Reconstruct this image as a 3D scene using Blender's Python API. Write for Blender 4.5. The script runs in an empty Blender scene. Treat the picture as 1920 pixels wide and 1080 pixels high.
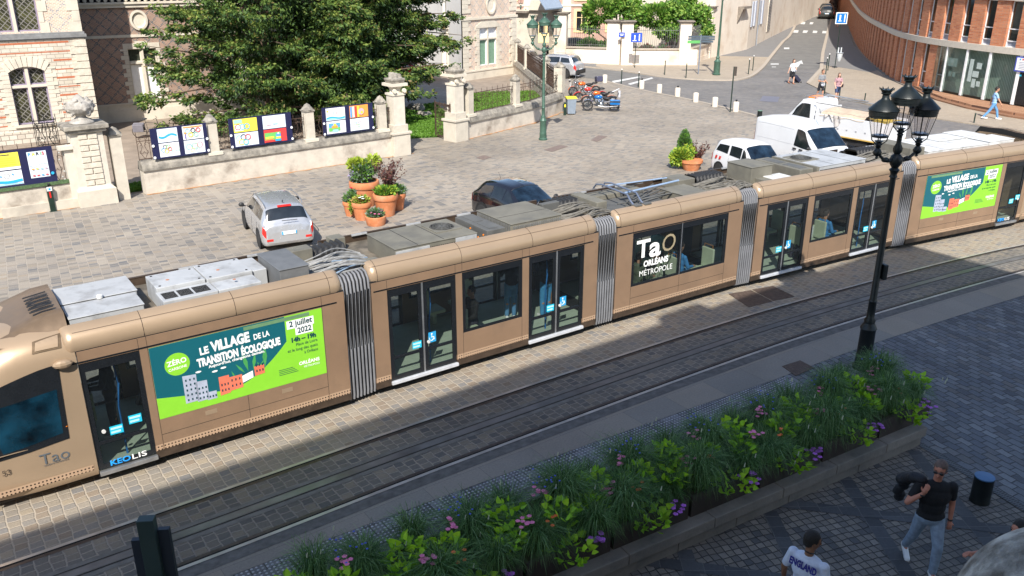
import bpy, math, random
import numpy as np
from mathutils import Vector, Matrix, Euler
R = math.radians
scene = bpy.context.scene
# ---------------------------------------------------------------- camera
FPX, PITCH, CAMZ = 1600.0, R(21.0), 8.0
cam_data = bpy.data.cameras.new('camera'); cam = bpy.data.objects.new('camera', cam_data)
scene.collection.objects.link(cam); scene.camera = cam
cam.location = (0, 0, CAMZ); cam.rotation_euler = (R(90) - PITCH, 0, 0)
cam_data.sensor_width = 36.0; cam_data.lens = 36.0 * FPX / 1920.0
cam_data.clip_start = 0.05; cam_data.clip_end = 900
# ---------------------------------------------------------------- sky and sun
SUN_EL, SUN_DX = R(44), 0.08            # shadows run away from the camera
world = bpy.data.worlds.new("World"); scene.world = world; world.use_nodes = True
wn = world.node_tree.nodes; wl = world.node_tree.links
bg = wn.get('Background') or wn.new('ShaderNodeBackground')
out = wn.get('World Output') or wn.new('ShaderNodeOutputWorld')
sky = wn.new('ShaderNodeTexSky'); sky.sky_type = 'NISHITA'; sky.sun_disc = False
sky.sun_elevation = SUN_EL
sun_from = Vector((-SUN_DX, -1.0, math.tan(SUN_EL) * math.hypot(1, SUN_DX))).normalized()
sky.sun_rotation = math.atan2(sun_from.x, sun_from.y)
wl.new(sky.outputs[0], bg.inputs[0]); wl.new(bg.outputs[0], out.inputs[0])
bg.inputs[1].default_value = 0.135
sd = bpy.data.lights.new('sun', 'SUN'); sd.energy = 4.7; sd.angle = R(0.5); sd.color = (1.0, 0.95, 0.87)
so = bpy.data.objects.new('sun', sd); scene.collection.objects.link(so)
so.rotation_euler = (-sun_from).to_track_quat('-Z', 'Y').to_euler()
scene.view_settings.view_transform = 'Standard'; scene.view_settings.look = 'None'
scene.view_settings.exposure = 0.70; scene.view_settings.gamma = 1.0
try:
    scene.cycles.max_bounces = 8; scene.cycles.transparent_max_bounces = 12
except Exception: pass

# ---------------------------------------------------------------- measuring helper: photo pixel on a real plane
def G(x, y, z=0.0):
    u, v = x - 960.0, y - 540.0
    r = Vector((u, FPX*math.cos(PITCH) - v*math.sin(PITCH), -FPX*math.sin(PITCH) - v*math.cos(PITCH)))
    return Vector((0, 0, CAMZ)) + r * ((z - CAMZ) / r.z)

C = scene.collection
def tag(o, label=None, cat=None, group=None, kind=None):
    if label: o['label'] = label
    if cat: o['category'] = cat
    if group: o['group'] = group
    if kind: o['kind'] = kind
    return o
def thing(name, label, cat, loc=(0, 0, 0), rz=0.0, group=None):
    o = bpy.data.objects.new(name, None); C.objects.link(o)
    o.empty_display_size = 0.3
    o.location = loc; o.rotation_euler = (0, 0, rz)
    return tag(o, label, cat, group)
def kids(o): return [c for c in bpy.data.objects if c.parent == o]
def dup(root, loc=None, rz=None, label=None, scale=None):
    def cp(o, par):
        c = o.copy(); C.objects.link(c)
        if par is not None: c.parent = par
        for k in KID.get(o.name, []): cp(bpy.data.objects[k], c)
        return c
    KID = {}
    for o in bpy.data.objects:
        if o.parent: KID.setdefault(o.parent.name, []).append(o.name)
    r = cp(root, None)
    if loc is not None: r.location = loc
    if rz is not None: r.rotation_euler = (0, 0, rz)
    if scale is not None: r.scale = (scale,)*3
    if label: r['label'] = label
    return r

class MB:
    """collects shapes in one frame; build() links them as one mesh object"""
    def __init__(s, M=None): s.v = []; s.f = []; s.m = []; s.uv = {}; s.cur = 0; s.M = M or Matrix.Identity(4)
    def add(s, vs, fs, uvs=None):
        b = len(s.v)
        for p in vs: s.v.append(tuple(s.M @ Vector(p)))
        for i, f in enumerate(fs):
            if uvs: s.uv[len(s.f)] = uvs[i]
            s.f.append(tuple(b + k for k in f)); s.m.append(s.cur)
        return s
    def box(s, c, d, rz=0.0, tilt=None):
        x, y, z = d[0]/2, d[1]/2, d[2]/2
        T = Matrix.Translation(c) @ (Matrix.Rotation(rz, 4, 'Z') if tilt is None else tilt)
        vs = [T @ Vector((a*x, b*y, e*z)) for a in (-1, 1) for b in (-1, 1) for e in (-1, 1)]
        return s.add(vs, [(0,1,3,2),(4,6,7,5),(0,4,5,1),(2,3,7,6),(0,2,6,4),(1,5,7,3)])
    def b(s, x0, x1, y0, y1, z0, z1): return s.box(((x0+x1)/2, (y0+y1)/2, (z0+z1)/2), (x1-x0, y1-y0, z1-z0))
    def prism(s, pts, z0, z1):
        n = len(pts)
        ar = sum(pts[i][0]*pts[(i+1)%n][1]-pts[(i+1)%n][0]*pts[i][1] for i in range(n))
        if ar < 0: pts = pts[::-1]
        vs = [(p[0], p[1], z0) for p in pts] + [(p[0], p[1], z1) for p in pts]
        return s.add(vs, [tuple(range(n))[::-1], tuple(range(n, 2*n))] + [(i, (i+1)%n, n+(i+1)%n, n+i) for i in range(n)])
    def ext(s, pts, vec):
        """closed polygon of 3-D points pushed along vec"""
        n = len(pts); w = Vector(vec)
        vs = [Vector(p) for p in pts] + [Vector(p)+w for p in pts]
        return s.add(vs, [tuple(range(n))[::-1], tuple(range(n, 2*n))] + [(i, (i+1)%n, n+(i+1)%n, n+i) for i in range(n)])
    def cyl(s, p0, p1, r0, r1=None, n=12, cap=True):
        r1 = r0 if r1 is None else r1
        p0, p1 = Vector(p0), Vector(p1); d = (p1-p0)
        q = d.normalized().to_track_quat('Z', 'Y').to_matrix()
        vs = []
        for p, r in ((p0, r0), (p1, r1)):
            for i in range(n):
                a = 2*math.pi*i/n; vs.append(p + q @ Vector((r*math.cos(a), r*math.sin(a), 0)))
        fs = [(i, (i+1)%n, n+(i+1)%n, n+i) for i in range(n)]
        if cap: fs += [tuple(range(n))[::-1], tuple(range(n, 2*n))]
        return s.add(vs, fs)
    def tube(s, pts, r, n=6, r1=None):
        pts = [Vector(p) for p in pts]; m = len(pts); vs = []
        for i, p in enumerate(pts):
            d = (pts[min(i+1, m-1)] - pts[max(i-1, 0)]).normalized()
            q = d.to_track_quat('Z', 'Y').to_matrix()
            rr = r if r1 is None else r + (r1-r)*i/(m-1)
            for k in range(n):
                a = 2*math.pi*k/n; vs.append(p + q @ Vector((rr*math.cos(a), rr*math.sin(a), 0)))
        fs = [(i*n+k, i*n+(k+1)%n, (i+1)*n+(k+1)%n, (i+1)*n+k) for i in range(m-1) for k in range(n)]
        fs += [tuple(range(n))[::-1], tuple(range((m-1)*n, m*n))]
        return s.add(vs, fs)
    def lathe(s, prof, c=(0, 0, 0), n=20, axis='Z', sx=1.0, sy=1.0, cap=True):
        c = Vector(c); vs = []; fs = []; m = len(prof)
        for r, z in prof:
            for k in range(n):
                a = 2*math.pi*k/n; x, y = r*math.cos(a)*sx, r*math.sin(a)*sy
                vs.append(c + Vector({'Z': (x, y, z), 'Y': (x, z, y), 'X': (z, x, y)}[axis]))
        for i in range(m-1):
            for k in range(n):
                f = (i*n+k, i*n+(k+1)%n, (i+1)*n+(k+1)%n, (i+1)*n+k)
                fs.append(f if axis != 'Y' else f[::-1])
        if cap and prof[0][0] > 1e-5: fs.append(tuple(range(n))[::-1])
        if cap and prof[-1][0] > 1e-5: fs.append(tuple(range((m-1)*n, m*n)))
        return s.add(vs, fs)
    def ball(s, c, r, n=12, m=8, sc=(1, 1, 1), rot=None):
        vs = []; fs = []; c = Vector(c)
        for i in range(m+1):
            t = math.pi*i/m
            for k in range(n):
                a = 2*math.pi*k/n
                p = Vector((r*sc[0]*math.sin(t)*math.cos(a), r*sc[1]*math.sin(t)*math.sin(a), -r*sc[2]*math.cos(t)))
                if rot is not None: p = rot @ p
                vs.append(c + p)
        for i in range(m):
            for k in range(n): fs.append((i*n+k, i*n+(k+1)%n, (i+1)*n+(k+1)%n, (i+1)*n+k))
        return s.add(vs, fs)
    def caps(s, p0, p1, r0, r1, n=10):
        s.ball(p0, r0, n, 6); s.ball(p1, r1, n, 6); return s.cyl(p0, p1, r0, r1, n)
    def quad(s, a, b, c, d, uv=None): return s.add([a, b, c, d], [(0, 1, 2, 3)], [uv] if uv else None)
    def grid(s, rows, uvrows=None):
        m, n = len(rows), len(rows[0]); vs = [p for r in rows for p in r]
        fs = [(i*n+k, i*n+k+1, (i+1)*n+k+1, (i+1)*n+k) for i in range(m-1) for k in range(n-1)]
        uvs = None
        if uvrows:
            U = [p for r in uvrows for p in r]; uvs = [[U[k] for k in f] for f in fs]
        return s.add(vs, fs, uvs)
    def build(s, name, mats, parent=None, smooth=None, bevel=0.0):
        me = bpy.data.meshes.new(name); me.from_pydata(s.v, [], s.f)
        for m in (mats if isinstance(mats, (list, tuple)) else [mats]): me.materials.append(m)
        me.polygons.foreach_set('material_index', s.m)
        if s.uv:
            ul = me.uv_layers.new(name='UVMap')
            for i, p in enumerate(me.polygons):
                u = s.uv.get(i)
                if u:
                    for k, li in enumerate(p.loop_indices): ul.data[li].uv = u[k]
        if smooth is not None:
            me.polygons.foreach_set('use_smooth', [True]*len(me.polygons))
            if smooth < 179: me.set_sharp_from_angle(angle=R(smooth))
        me.update()
        o = bpy.data.objects.new(name, me); C.objects.link(o)
        if parent is not None: o.parent = parent
        if bevel > 0:
            b = o.modifiers.new('bevel', 'BEVEL'); b.width = bevel; b.segments = 2; b.limit_method = 'ANGLE'
            b.harden_normals = False
        return o

def bake(o, mods):
    """apply modifiers given as (type, dict) and keep the result as plain mesh"""
    for t, kw in mods:
        m = o.modifiers.new(t, t)
        for k, v in kw.items(): setattr(m, k, v)
    dg = bpy.context.evaluated_depsgraph_get(); dg.update()
    me = bpy.data.meshes.new_from_object(o.evaluated_get(dg))
    me.name = o.name; o.modifiers.clear(); o.data = me
    me.polygons.foreach_set('use_smooth', [True]*len(me.polygons)); me.update()
    return o
def remesh(o, vox, it=2, fac=0.5): return bake(o, [('REMESH', dict(mode='VOXEL', voxel_size=vox)), ('SMOOTH', dict(factor=fac, iterations=it))])

# ---------------------------------------------------------------- materials
class NT:
    def __init__(s, m): s.t = m.node_tree; s.n = s.t.nodes; s.l = s.t.links
    def node(s, t, **kw):
        n = s.n.new(t)
        for k, v in kw.items(): setattr(n, k, v)
        return n
    def link(s, a, b): s.l.new(a, b)
    def setv(s, sock, v):
        if hasattr(v, 'is_linked') or hasattr(v, 'links'): s.l.new(v, sock)
        else: sock.default_value = v
    def math(s, op, a, b=None, clamp=False):
        n = s.node('ShaderNodeMath', operation=op, use_clamp=clamp); s.setv(n.inputs[0], a)
        if b is not None: s.setv(n.inputs[1], b)
        return n.outputs[0]
    def mix(s, f, a, b, mode='MIX'):
        n = s.node('ShaderNodeMix', data_type='RGBA', blend_type=mode)
        s.setv(n.inputs[0], f); s.setv(n.inputs[6], c4(a)); s.setv(n.inputs[7], c4(b)); return n.outputs[2]
    def ramp(s, f, stops, interp='LINEAR'):
        n = s.node('ShaderNodeValToRGB'); cr = n.color_ramp; cr.interpolation = interp
        while len(cr.elements) < len(stops): cr.elements.new(0.5)
        for e, (p, c) in zip(cr.elements, stops): e.position = p; e.color = c4(c)
        s.setv(n.inputs[0], f); return n.outputs[0]
    def noise(s, vec, scale, detail=3, rough=0.55, dist=0.0):
        n = s.node('ShaderNodeTexNoise'); s.link(vec, n.inputs['Vector'])
        n.inputs['Scale'].default_value = scale; n.inputs['Detail'].default_value = detail
        n.inputs['Roughness'].default_value = rough; n.inputs['Distortion'].default_value = dist
        return n.outputs[0]
    def bump(s, h, strength=0.3, dist=0.01, normal=None):
        n = s.node('ShaderNodeBump'); n.inputs['Strength'].default_value = strength; n.inputs['Distance'].default_value = dist
        s.link(h, n.inputs['Height'])
        if normal is not None: s.link(normal, n.inputs['Normal'])
        return n.outputs[0]
def c4(c):
    if isinstance(c, (tuple, list)): return tuple(c) + ((1.0,) if len(c) == 3 else ())
    return c
def newmat(name):
    m = bpy.data.materials.new(name); m.use_nodes = True; nt = NT(m)
    p = nt.n.get('Principled BSDF'); return m, nt, p
_mc = {}
def mat(name, col, rough=0.6, metal=0.0, var=0.12, vs=6.0, bump=0.0, bs=40.0, spec=0.5, alpha=None, coat=0.0, emit=None, dirt=None, ds=1.2):
    if name in _mc: return _mc[name]
    m, nt, p = newmat(name); _mc[name] = m
    tc = nt.node('ShaderNodeTexCoord').outputs['Object']
    f = nt.noise(tc, vs, 4)
    lo = tuple(max(0, c*(1-var)) for c in col); hi = tuple(min(1, c*(1+var)) for c in col)
    colr = nt.ramp(f, [(0.3, lo), (0.7, hi)])
    if dirt:
        f2 = nt.noise(tc, ds, 5, 0.65); f3 = nt.ramp(f2, [(0.5, (0, 0, 0)), (0.72, (1, 1, 1))])
        colr = nt.mix(f3, colr, dirt)
    nt.link(colr, p.inputs['Base Color'])
    rr = nt.math('MULTIPLY', f, 0.16); rr = nt.math('ADD', rr, max(0.02, rough-0.08), clamp=True)
    nt.link(rr, p.inputs['Roughness'])
    p.inputs['Metallic'].default_value = metal
    p.inputs['Specular IOR Level'].default_value = spec
    if coat: p.inputs['Coat Weight'].default_value = coat; p.inputs['Coat Roughness'].default_value = 0.05
    if bump: nt.link(nt.bump(nt.noise(tc, bs, 5, 0.6), bump, 0.02), p.inputs['Normal'])
    if emit: p.inputs['Emission Color'].default_value = c4(emit[0]); p.inputs['Emission Strength'].default_value = emit[1]
    return m
def glass(name, tint=(0.5, 0.55, 0.55), trans=0.6, rough=0.03):
    """thin pane: part see-through, part mirror"""
    if name in _mc: return _mc[name]
    m, nt, p = newmat(name); _mc[name] = m
    nt.n.remove(p); o = nt.n.get('Material Output')
    t = nt.node('ShaderNodeBsdfTransparent'); t.inputs[0].default_value = c4(tint)
    g = nt.node('ShaderNodeBsdfGlossy'); g.inputs['Roughness'].default_value = rough; g.inputs[0].default_value = (0.9, 0.95, 1, 1)
    d = nt.node('ShaderNodeBsdfDiffuse'); d.inputs[0].default_value = (0.015, 0.018, 0.02, 1)
    mx = nt.node('ShaderNodeMixShader'); mx.inputs[0].default_value = trans; nt.link(d.outputs[0], mx.inputs[1]); nt.link(t.outputs[0], mx.inputs[2])
    fr = nt.node('ShaderNodeFresnel'); gm = nt.node('ShaderNodeNewGeometry'); nt.link(nt.math('ADD', nt.math('MULTIPLY', gm.outputs['Backfacing'], -.8333), 1.5), fr.inputs[0])
    m2 = nt.node('ShaderNodeMixShader'); nt.link(fr.outputs[0], m2.inputs[0]); nt.link(mx.outputs[0], m2.inputs[1]); nt.link(g.outputs[0], m2.inputs[2])
    nt.link(m2.outputs[0], o.inputs['Surface']); return m
def paving(name, bw, bh, mortar, cols, mcol, rot=0.0, offset=0.5, wob=0.02, uv=False, bump=0.5, stain=0.25, rough=0.75, wscale=4.0, squash=1.0, sqf=2, ssc=0.35, bd=0.02):
    """small stone setts; each stone has its own colour"""
    if name in _mc: return _mc[name]
    m, nt, p = newmat(name); _mc[name] = m
    tco = nt.node('ShaderNodeTexCoord'); tc = tco.outputs['UV' if uv else 'Object']
    nz = nt.node('ShaderNodeTexNoise'); nz.inputs['Scale'].default_value = wscale; nz.inputs['Detail'].default_value = 2; nt.link(tc, nz.inputs['Vector'])
    sub = nt.node('ShaderNodeVectorMath', operation='SUBTRACT'); nt.link(nz.outputs['Color'], sub.inputs[0]); sub.inputs[1].default_value = (.5, .5, .5)
    sc = nt.node('ShaderNodeVectorMath', operation='SCALE'); nt.link(sub.outputs[0], sc.inputs[0]); sc.inputs['Scale'].default_value = wob*2
    ad = nt.node('ShaderNodeVectorMath', operation='ADD'); nt.link(tc, ad.inputs[0]); nt.link(sc.outputs[0], ad.inputs[1])
    mp = nt.node('ShaderNodeMapping'); nt.link(ad.outputs[0], mp.inputs[0]); mp.inputs['Rotation'].default_value = (0, 0, rot)
    b = nt.node('ShaderNodeTexBrick'); nt.link(mp.outputs[0], b.inputs['Vector'])
    b.offset = offset; b.squash = squash; b.squash_frequency = sqf
    b.inputs['Color1'].default_value = (0, 0, 0, 1); b.inputs['Color2'].default_value = (1, 1, 1, 1); b.inputs['Mortar'].default_value = (.5, .5, .5, 1)
    b.inputs['Scale'].default_value = 1.0; b.inputs['Mortar Size'].default_value = mortar; b.inputs['Mortar Smooth'].default_value = 0.6
    b.inputs['Bias'].default_value = 0.0; b.inputs['Brick Width'].default_value = bw; b.inputs['Row Height'].default_value = bh
    n = len(cols)
    col = nt.ramp(b.outputs['Color'], [((i+0.5)/n, c) for i, c in enumerate(cols)])
    fine = nt.noise(tc, 28, 5, 0.7); big = nt.noise(tc, ssc, 5, 0.62)
    col = nt.mix(b.outputs['Fac'], col, mcol)
    col = nt.mix(1.0, col, nt.ramp(fine, [(0.3, (0.74,)*3), (0.7, (1.0, 1.0, 1.0))]), 'MULTIPLY')
    col = nt.mix(1.0, col, nt.ramp(big, [(0.36, (1-stain,)*3), (0.6, (1.0,)*3)]), 'MULTIPLY')
    nt.link(col, p.inputs['Base Color']); p.inputs['Roughness'].default_value = rough
    h = nt.math('SUBTRACT', 1.0, b.outputs['Fac']); h = nt.math('ADD', h, nt.math('MULTIPLY', fine, 0.35))
    h = nt.math('ADD', h, nt.math('MULTIPLY', b.outputs['Color'], 0.25))
    nt.link(nt.bump(h, bump, bd), p.inputs['Normal'])
    return m
def brickmat(name, cols, mcol, bw=0.23, bh=0.075, mortar=0.008, diamond=None, bump=0.4, wob=0.0, period=1.0, var=0.15):
    """brickwork on a wall: object X along the wall, Z up; diamond = colour of the lozenge bond"""
    if name in _mc: return _mc[name]
    m, nt, p = newmat(name); _mc[name] = m
    tc = nt.node('ShaderNodeTexCoord').outputs['Object']
    sp = nt.node('ShaderNodeSeparateXYZ'); nt.link(tc, sp.inputs[0])
    xx = nt.math('ADD', sp.outputs[0], sp.outputs[1])
    cb = nt.node('ShaderNodeCombineXYZ'); nt.link(xx, cb.inputs[0]); nt.link(sp.outputs[2], cb.inputs[1])
    b = nt.node('ShaderNodeTexBrick'); nt.link(cb.outputs[0], b.inputs['Vector'])
    b.inputs['Color1'].default_value = (0, 0, 0, 1); b.inputs['Color2'].default_value = (1, 1, 1, 1); b.inputs['Mortar'].default_value = (.5, .5, .5, 1)
    b.inputs['Scale'].default_value = 1; b.inputs['Mortar Size'].default_value = mortar; b.inputs['Mortar Smooth'].default_value = 0.3
    b.inputs['Brick Width'].default_value = bw; b.inputs['Row Height'].default_value = bh; b.inputs['Bias'].default_value = 0
    n = len(cols); col = nt.ramp(b.outputs['Color'], [((i+.5)/n, c) for i, c in enumerate(cols)])
    if diamond:
        def tri(v):
            f = nt.math('FRACT', nt.math('DIVIDE', v, period)); return nt.math('ABSOLUTE', nt.math('SUBTRACT', f, 0.5))
        # snap to the courses so the lozenges step brick by brick
        zz = nt.math('MULTIPLY', nt.math('FLOOR', nt.math('DIVIDE', sp.outputs[2], bh)), bh)
        xs = nt.math('MULTIPLY', nt.math('FLOOR', nt.math('DIVIDE', xx, bw/2)), bw/2)
        a = tri(nt.math('ADD', xs, zz)); c = tri(nt.math('SUBTRACT', xs, zz))
        mn = nt.math('MINIMUM', a, c)
        k = nt.math('LESS_THAN', mn, 0.5*bw/2/period*1.15)
        col = nt.mix(k, col, diamond)
    col = nt.mix(b.outputs['Fac'], col, mcol)
    big = nt.noise(tc, 0.9, 5, 0.6); col = nt.mix(1.0, col, nt.ramp(big, [(0.3, (1-var*1.6,)*3), (0.65, (1,)*3)]), 'MULTIPLY')
    nt.link(col, p.inputs['Base Color']); p.inputs['Roughness'].default_value = 0.85
    h = nt.math('SUBTRACT', 1.0, b.outputs['Fac']); h = nt.math('ADD', h, nt.math('MULTIPLY', nt.noise(tc, 30, 4), 0.4))
    nt.link(nt.bump(h, bump, 0.012), p.inputs['Normal']); return m

LIME = mat('limestone', (0.52, 0.47, 0.39), 0.85, var=0.1, vs=3, bump=0.35, bs=18, dirt=(0.36, 0.32, 0.27), ds=0.8)
LIME2 = mat('limestone_clean', (0.56, 0.51, 0.43), 0.85, var=0.08, vs=4, bump=0.2, bs=25)
COPING = mat('weathered_coping', (0.22, 0.20, 0.17), 0.9, var=0.35, vs=5, bump=0.6, bs=14, dirt=(0.42, 0.38, 0.31), ds=2.2)
WALLST = mat('garden_wall_stone', (0.53, 0.475, 0.40), 0.88, var=0.12, vs=2.5, bump=0.45, bs=12, dirt=(0.25, 0.21, 0.17), ds=1.0)
IRON = mat('rusty_iron', (0.055, 0.032, 0.024), 0.75, 0.3, var=0.4, vs=9)
BLACK = mat('black_iron', (0.012, 0.013, 0.014), 0.45, 0.2, var=0.3, bump=0.1)
DKGREEN = mat('dark_green_paint', (0.012, 0.03, 0.022), 0.35, 0.1, var=0.25)
GREENP = mat('green_iron_paint', (0.05, 0.105, 0.075), 0.45, 0.1, var=0.2, bump=0.1)
RUBBER = mat('rubber', (0.02, 0.02, 0.021), 0.8)
CHROME = mat('chrome', (0.6, 0.6, 0.6), 0.15, 1.0)
ALU = mat('aluminium', (0.42, 0.43, 0.44), 0.4, 0.8)
WHITEP = mat('white_paint', (0.78, 0.78, 0.77), 0.4, var=0.04)
PAPER = mat('paper_white', (0.75, 0.77, 0.8), 0.7, var=0.04)
RED = mat('red_plastic', (0.55, 0.02, 0.015), 0.25)
WOOD = mat('wood', (0.30, 0.14, 0.06), 0.6, var=0.3, vs=4)
DARK = mat('dark_void', (0.008, 0.008, 0.009), 0.9)

def txt(s, size, mtl, parent, M, name='lettering', ext=0.002, align='LEFT', bold=0.0, shear=0.0, space=1.0, sx=1.0, wid=None):
    """real letters as a mesh; M places the text plane (x right, y up)"""
    cu = bpy.data.curves.new(name, 'FONT'); cu.body = s; cu.size = size; cu.extrude = ext; cu.align_x = align
    cu.offset = bold; cu.shear = shear; cu.space_character = space; cu.resolution_u = 3
    o = bpy.data.objects.new(name, cu); C.objects.link(o)
    dg = bpy.context.evaluated_depsgraph_get(); me = bpy.data.meshes.new_from_object(o.evaluated_get(dg))
    bpy.data.objects.remove(o); bpy.data.curves.remove(cu)
    if wid: xs = [v.co.x for v in me.vertices]; sx = wid/(max(xs)-min(xs))
    me.transform(M @ Matrix.Diagonal((sx, 1, 1, 1))); me.materials.clear(); me.materials.append(mtl); me.name = name
    q = bpy.data.objects.new(name, me); C.objects.link(q)
    if parent is not None: q.parent = parent
    return q
# ================================================================= GROUND
def catmull(P, per=10):
    P = [Vector(p) for p in P]; Q = [2*P[0]-P[1]] + P + [2*P[-1]-P[-2]]; o = []
    for i in range(1, len(Q)-2):
        a, b, c, d = Q[i-1:i+3]
        for k in range(per):
            t = k/per
            o.append(0.5*((2*b)+(c-a)*t+(2*a-5*b+4*c-d)*t*t+(3*b-a-3*c+d)*t**3))
    o.append(P[-1]); return o
# near side of the tram = reference line of both tracks
RP = catmull([(-22.9, 0.1), (-16.4, 4.85), (-6.69, 11.84), (-2.63, 14.82), (2.36, 18.32), (6.21, 20.83), (11.59, 23.97), (15.23, 25.83), (20.1, 28.0), (30, 31.8), (42, 36)], 12)
RS = [0.0]
for i in range(1, len(RP)): RS.append(RS[-1] + (RP[i]-RP[i-1]).length)
def rail_pt(i, off):
    a, b = RP[max(i-1, 0)], RP[min(i+1, len(RP)-1)]; d = (b-a).normalized(); n = Vector((-d.y, d.x))
    return RP[i] + n*off
def strip(name, o0, o1, z, mtl, kind='structure', i0=0, i1=None, h=0.0):
    """band that follows the track; o0, o1 are offsets (numbers or functions of x)"""
    i1 = len(RP) if i1 is None else i1; m = MB(); rows = []; uvs = []
    f = lambda o, i: o(RP[i].x) if callable(o) else o
    for i in range(i0, i1):
        a, b = rail_pt(i, f(o0, i)), rail_pt(i, f(o1, i))
        rows.append([(a.x, a.y, z), (b.x, b.y, z)]); uvs.append([(RS[i], f(o0, i)), (RS[i], f(o1, i))])
    m.grid([r[::-1] for r in rows], [u[::-1] for u in uvs])
    if h:
        for k in (0, 1): m.grid([[(r[k][0], r[k][1], z-h), r[k]] for r in rows] if k == 0 else [[r[k], (r[k][0], r[k][1], z-h)] for r in rows])
    return tag(m.build(name, mtl), kind=kind)
sun_c = [(0.32, 0.28, 0.235), (0.25, 0.235, 0.215), (0.37, 0.32, 0.265), (0.30, 0.275, 0.24), (0.20, 0.195, 0.19), (0.34, 0.295, 0.24)]
P_SQ = paving('square_setts', 0.24, 0.13, 0.012, [(0.36, 0.31, 0.245), (0.31, 0.275, 0.23), (0.39, 0.335, 0.265), (0.34, 0.295, 0.24), (0.185, 0.18, 0.175), (0.35, 0.285, 0.215), (0.26, 0.23, 0.195)], (0.37, 0.32, 0.26), rot=-R(27), wob=0.05, stain=0.24, bump=0.35, ssc=0.22)
P_SQ2 = paving('square_setts_west', 0.165, 0.25, 0.012, [(0.35, 0.305, 0.25), (0.31, 0.275, 0.235), (0.39, 0.34, 0.275), (0.34, 0.295, 0.245), (0.165, 0.165, 0.165), (0.35, 0.29, 0.22), (0.25, 0.225, 0.195)], (0.39, 0.34, 0.28), rot=R(60), wob=0.03, stain=0.2, bump=0.35, ssc=0.22)
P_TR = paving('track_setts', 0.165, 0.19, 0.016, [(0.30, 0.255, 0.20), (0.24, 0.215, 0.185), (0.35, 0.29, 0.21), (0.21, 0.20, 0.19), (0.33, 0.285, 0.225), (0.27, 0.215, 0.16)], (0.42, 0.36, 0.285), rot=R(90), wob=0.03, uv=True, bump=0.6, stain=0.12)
P_IN = paving('shaded_track_setts', 0.16, 0.19, 0.018, [(0.17, 0.155, 0.135), (0.12, 0.115, 0.11), (0.20, 0.175, 0.145), (0.15, 0.14, 0.125), (0.25, 0.21, 0.16)], (0.31, 0.27, 0.225), rot=R(90), wob=0.035, uv=True, bump=0.7, stain=0.3)  # darker copy of the track setts: shade on the near track put into the colour
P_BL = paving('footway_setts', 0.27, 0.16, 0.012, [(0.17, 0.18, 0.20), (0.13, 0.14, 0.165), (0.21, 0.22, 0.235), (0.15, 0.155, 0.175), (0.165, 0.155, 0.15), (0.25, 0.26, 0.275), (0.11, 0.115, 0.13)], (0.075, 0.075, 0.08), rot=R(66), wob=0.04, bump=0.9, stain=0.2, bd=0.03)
P_DI = paving('plaza_setts', 0.125, 0.125, 0.010, [(0.24, 0.21, 0.18), (0.17, 0.155, 0.145), (0.29, 0.25, 0.205), (0.20, 0.18, 0.16), (0.32, 0.28, 0.24), (0.12, 0.115, 0.115)], (0.055, 0.05, 0.048), rot=R(70), offset=0.0, wob=0.03, bump=0.9, stain=0.3)
P_SL = paving('dark_slabs', 0.30, 0.25, 0.008, [(0.085, 0.085, 0.09), (0.11, 0.11, 0.115), (0.07, 0.07, 0.075)], (0.16, 0.155, 0.15), rot=0, offset=0.0, wob=0.02, bump=0.4)
P_CB = paving('light_slabs', 1.1, 0.8, 0.004, [(0.27, 0.245, 0.215), (0.30, 0.265, 0.225), (0.25, 0.235, 0.21), (0.32, 0.28, 0.23)], (0.12, 0.11, 0.10), uv=True, offset=0.37, wob=0.01, bump=0.15, stain=0.15)
P_RD = paving('street_setts', 0.28, 0.15, 0.014, [(0.19, 0.18, 0.175), (0.15, 0.145, 0.145), (0.22, 0.205, 0.19), (0.17, 0.165, 0.165), (0.24, 0.22, 0.20)], (0.21, 0.195, 0.175), rot=R(-10), wob=0.07, stain=0.2, bump=0.4, ssc=0.3)
P_WK = paving('beige_footway', 0.30, 0.14, 0.010, [(0.40, 0.33, 0.25), (0.36, 0.30, 0.235), (0.43, 0.36, 0.275), (0.38, 0.315, 0.24)], (0.34, 0.285, 0.22), rot=R(-25), wob=0.04, stain=0.1, bump=0.25, ssc=0.4)
ASPH = mat('asphalt', (0.15, 0.145, 0.135), 0.9, var=0.18, vs=1.2, bump=0.3, bs=60, dirt=(0.125, 0.12, 0.115), ds=0.5)
ASPH2 = mat('footway_asphalt', (0.17, 0.165, 0.16), 0.9, var=0.1, vs=2, bump=0.2, bs=60)
YARD = mat('yard_gravel', (0.25, 0.20, 0.155), 0.95, var=0.2, vs=1.5, bump=0.4, bs=50)
GRASSG = mat('lawn_soil', (0.055, 0.12, 0.018), 0.95, var=0.35, vs=6, bump=0.6, bs=60)
KERB = mat('kerb_granite', (0.36, 0.31, 0.25), 0.85, var=0.12, vs=8, bump=0.2)

def sheet(name, pts, z, mtl, kind='structure', hole=None):
    m = MB(); P = [(p[0], p[1], z) for p in pts]
    ar = sum(P[i][0]*P[(i+1) % len(P)][1]-P[(i+1) % len(P)][0]*P[i][1] for i in range(len(P)))
    if ar < 0: P = P[::-1]
    m.add(P, [tuple(range(len(P)))]); return tag(m.build(name, mtl), kind=kind)
GND = mat('ground_earth', (0.27, 0.24, 0.205), 0.95, var=0.15, vs=0.5, bump=0.2)
sheet('ground', [(-500, -120), (500, -120), (500, 800), (-500, 800)], -0.02, GND)
# the square: two patches of setts laid in different directions
sheet('square_pavement', [(-60, -2), (60, -2), (60, 75), (-60, 75)], 0.0, P_SQ)
sheet('square_pavement_west', [(-30, 10), (-4.5, 13), (0.3, 24), (-2.0, 31), (-4.0, 38), (-8, 36), (-20, 32), (-30, 26)], 0.004, P_SQ2)
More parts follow.
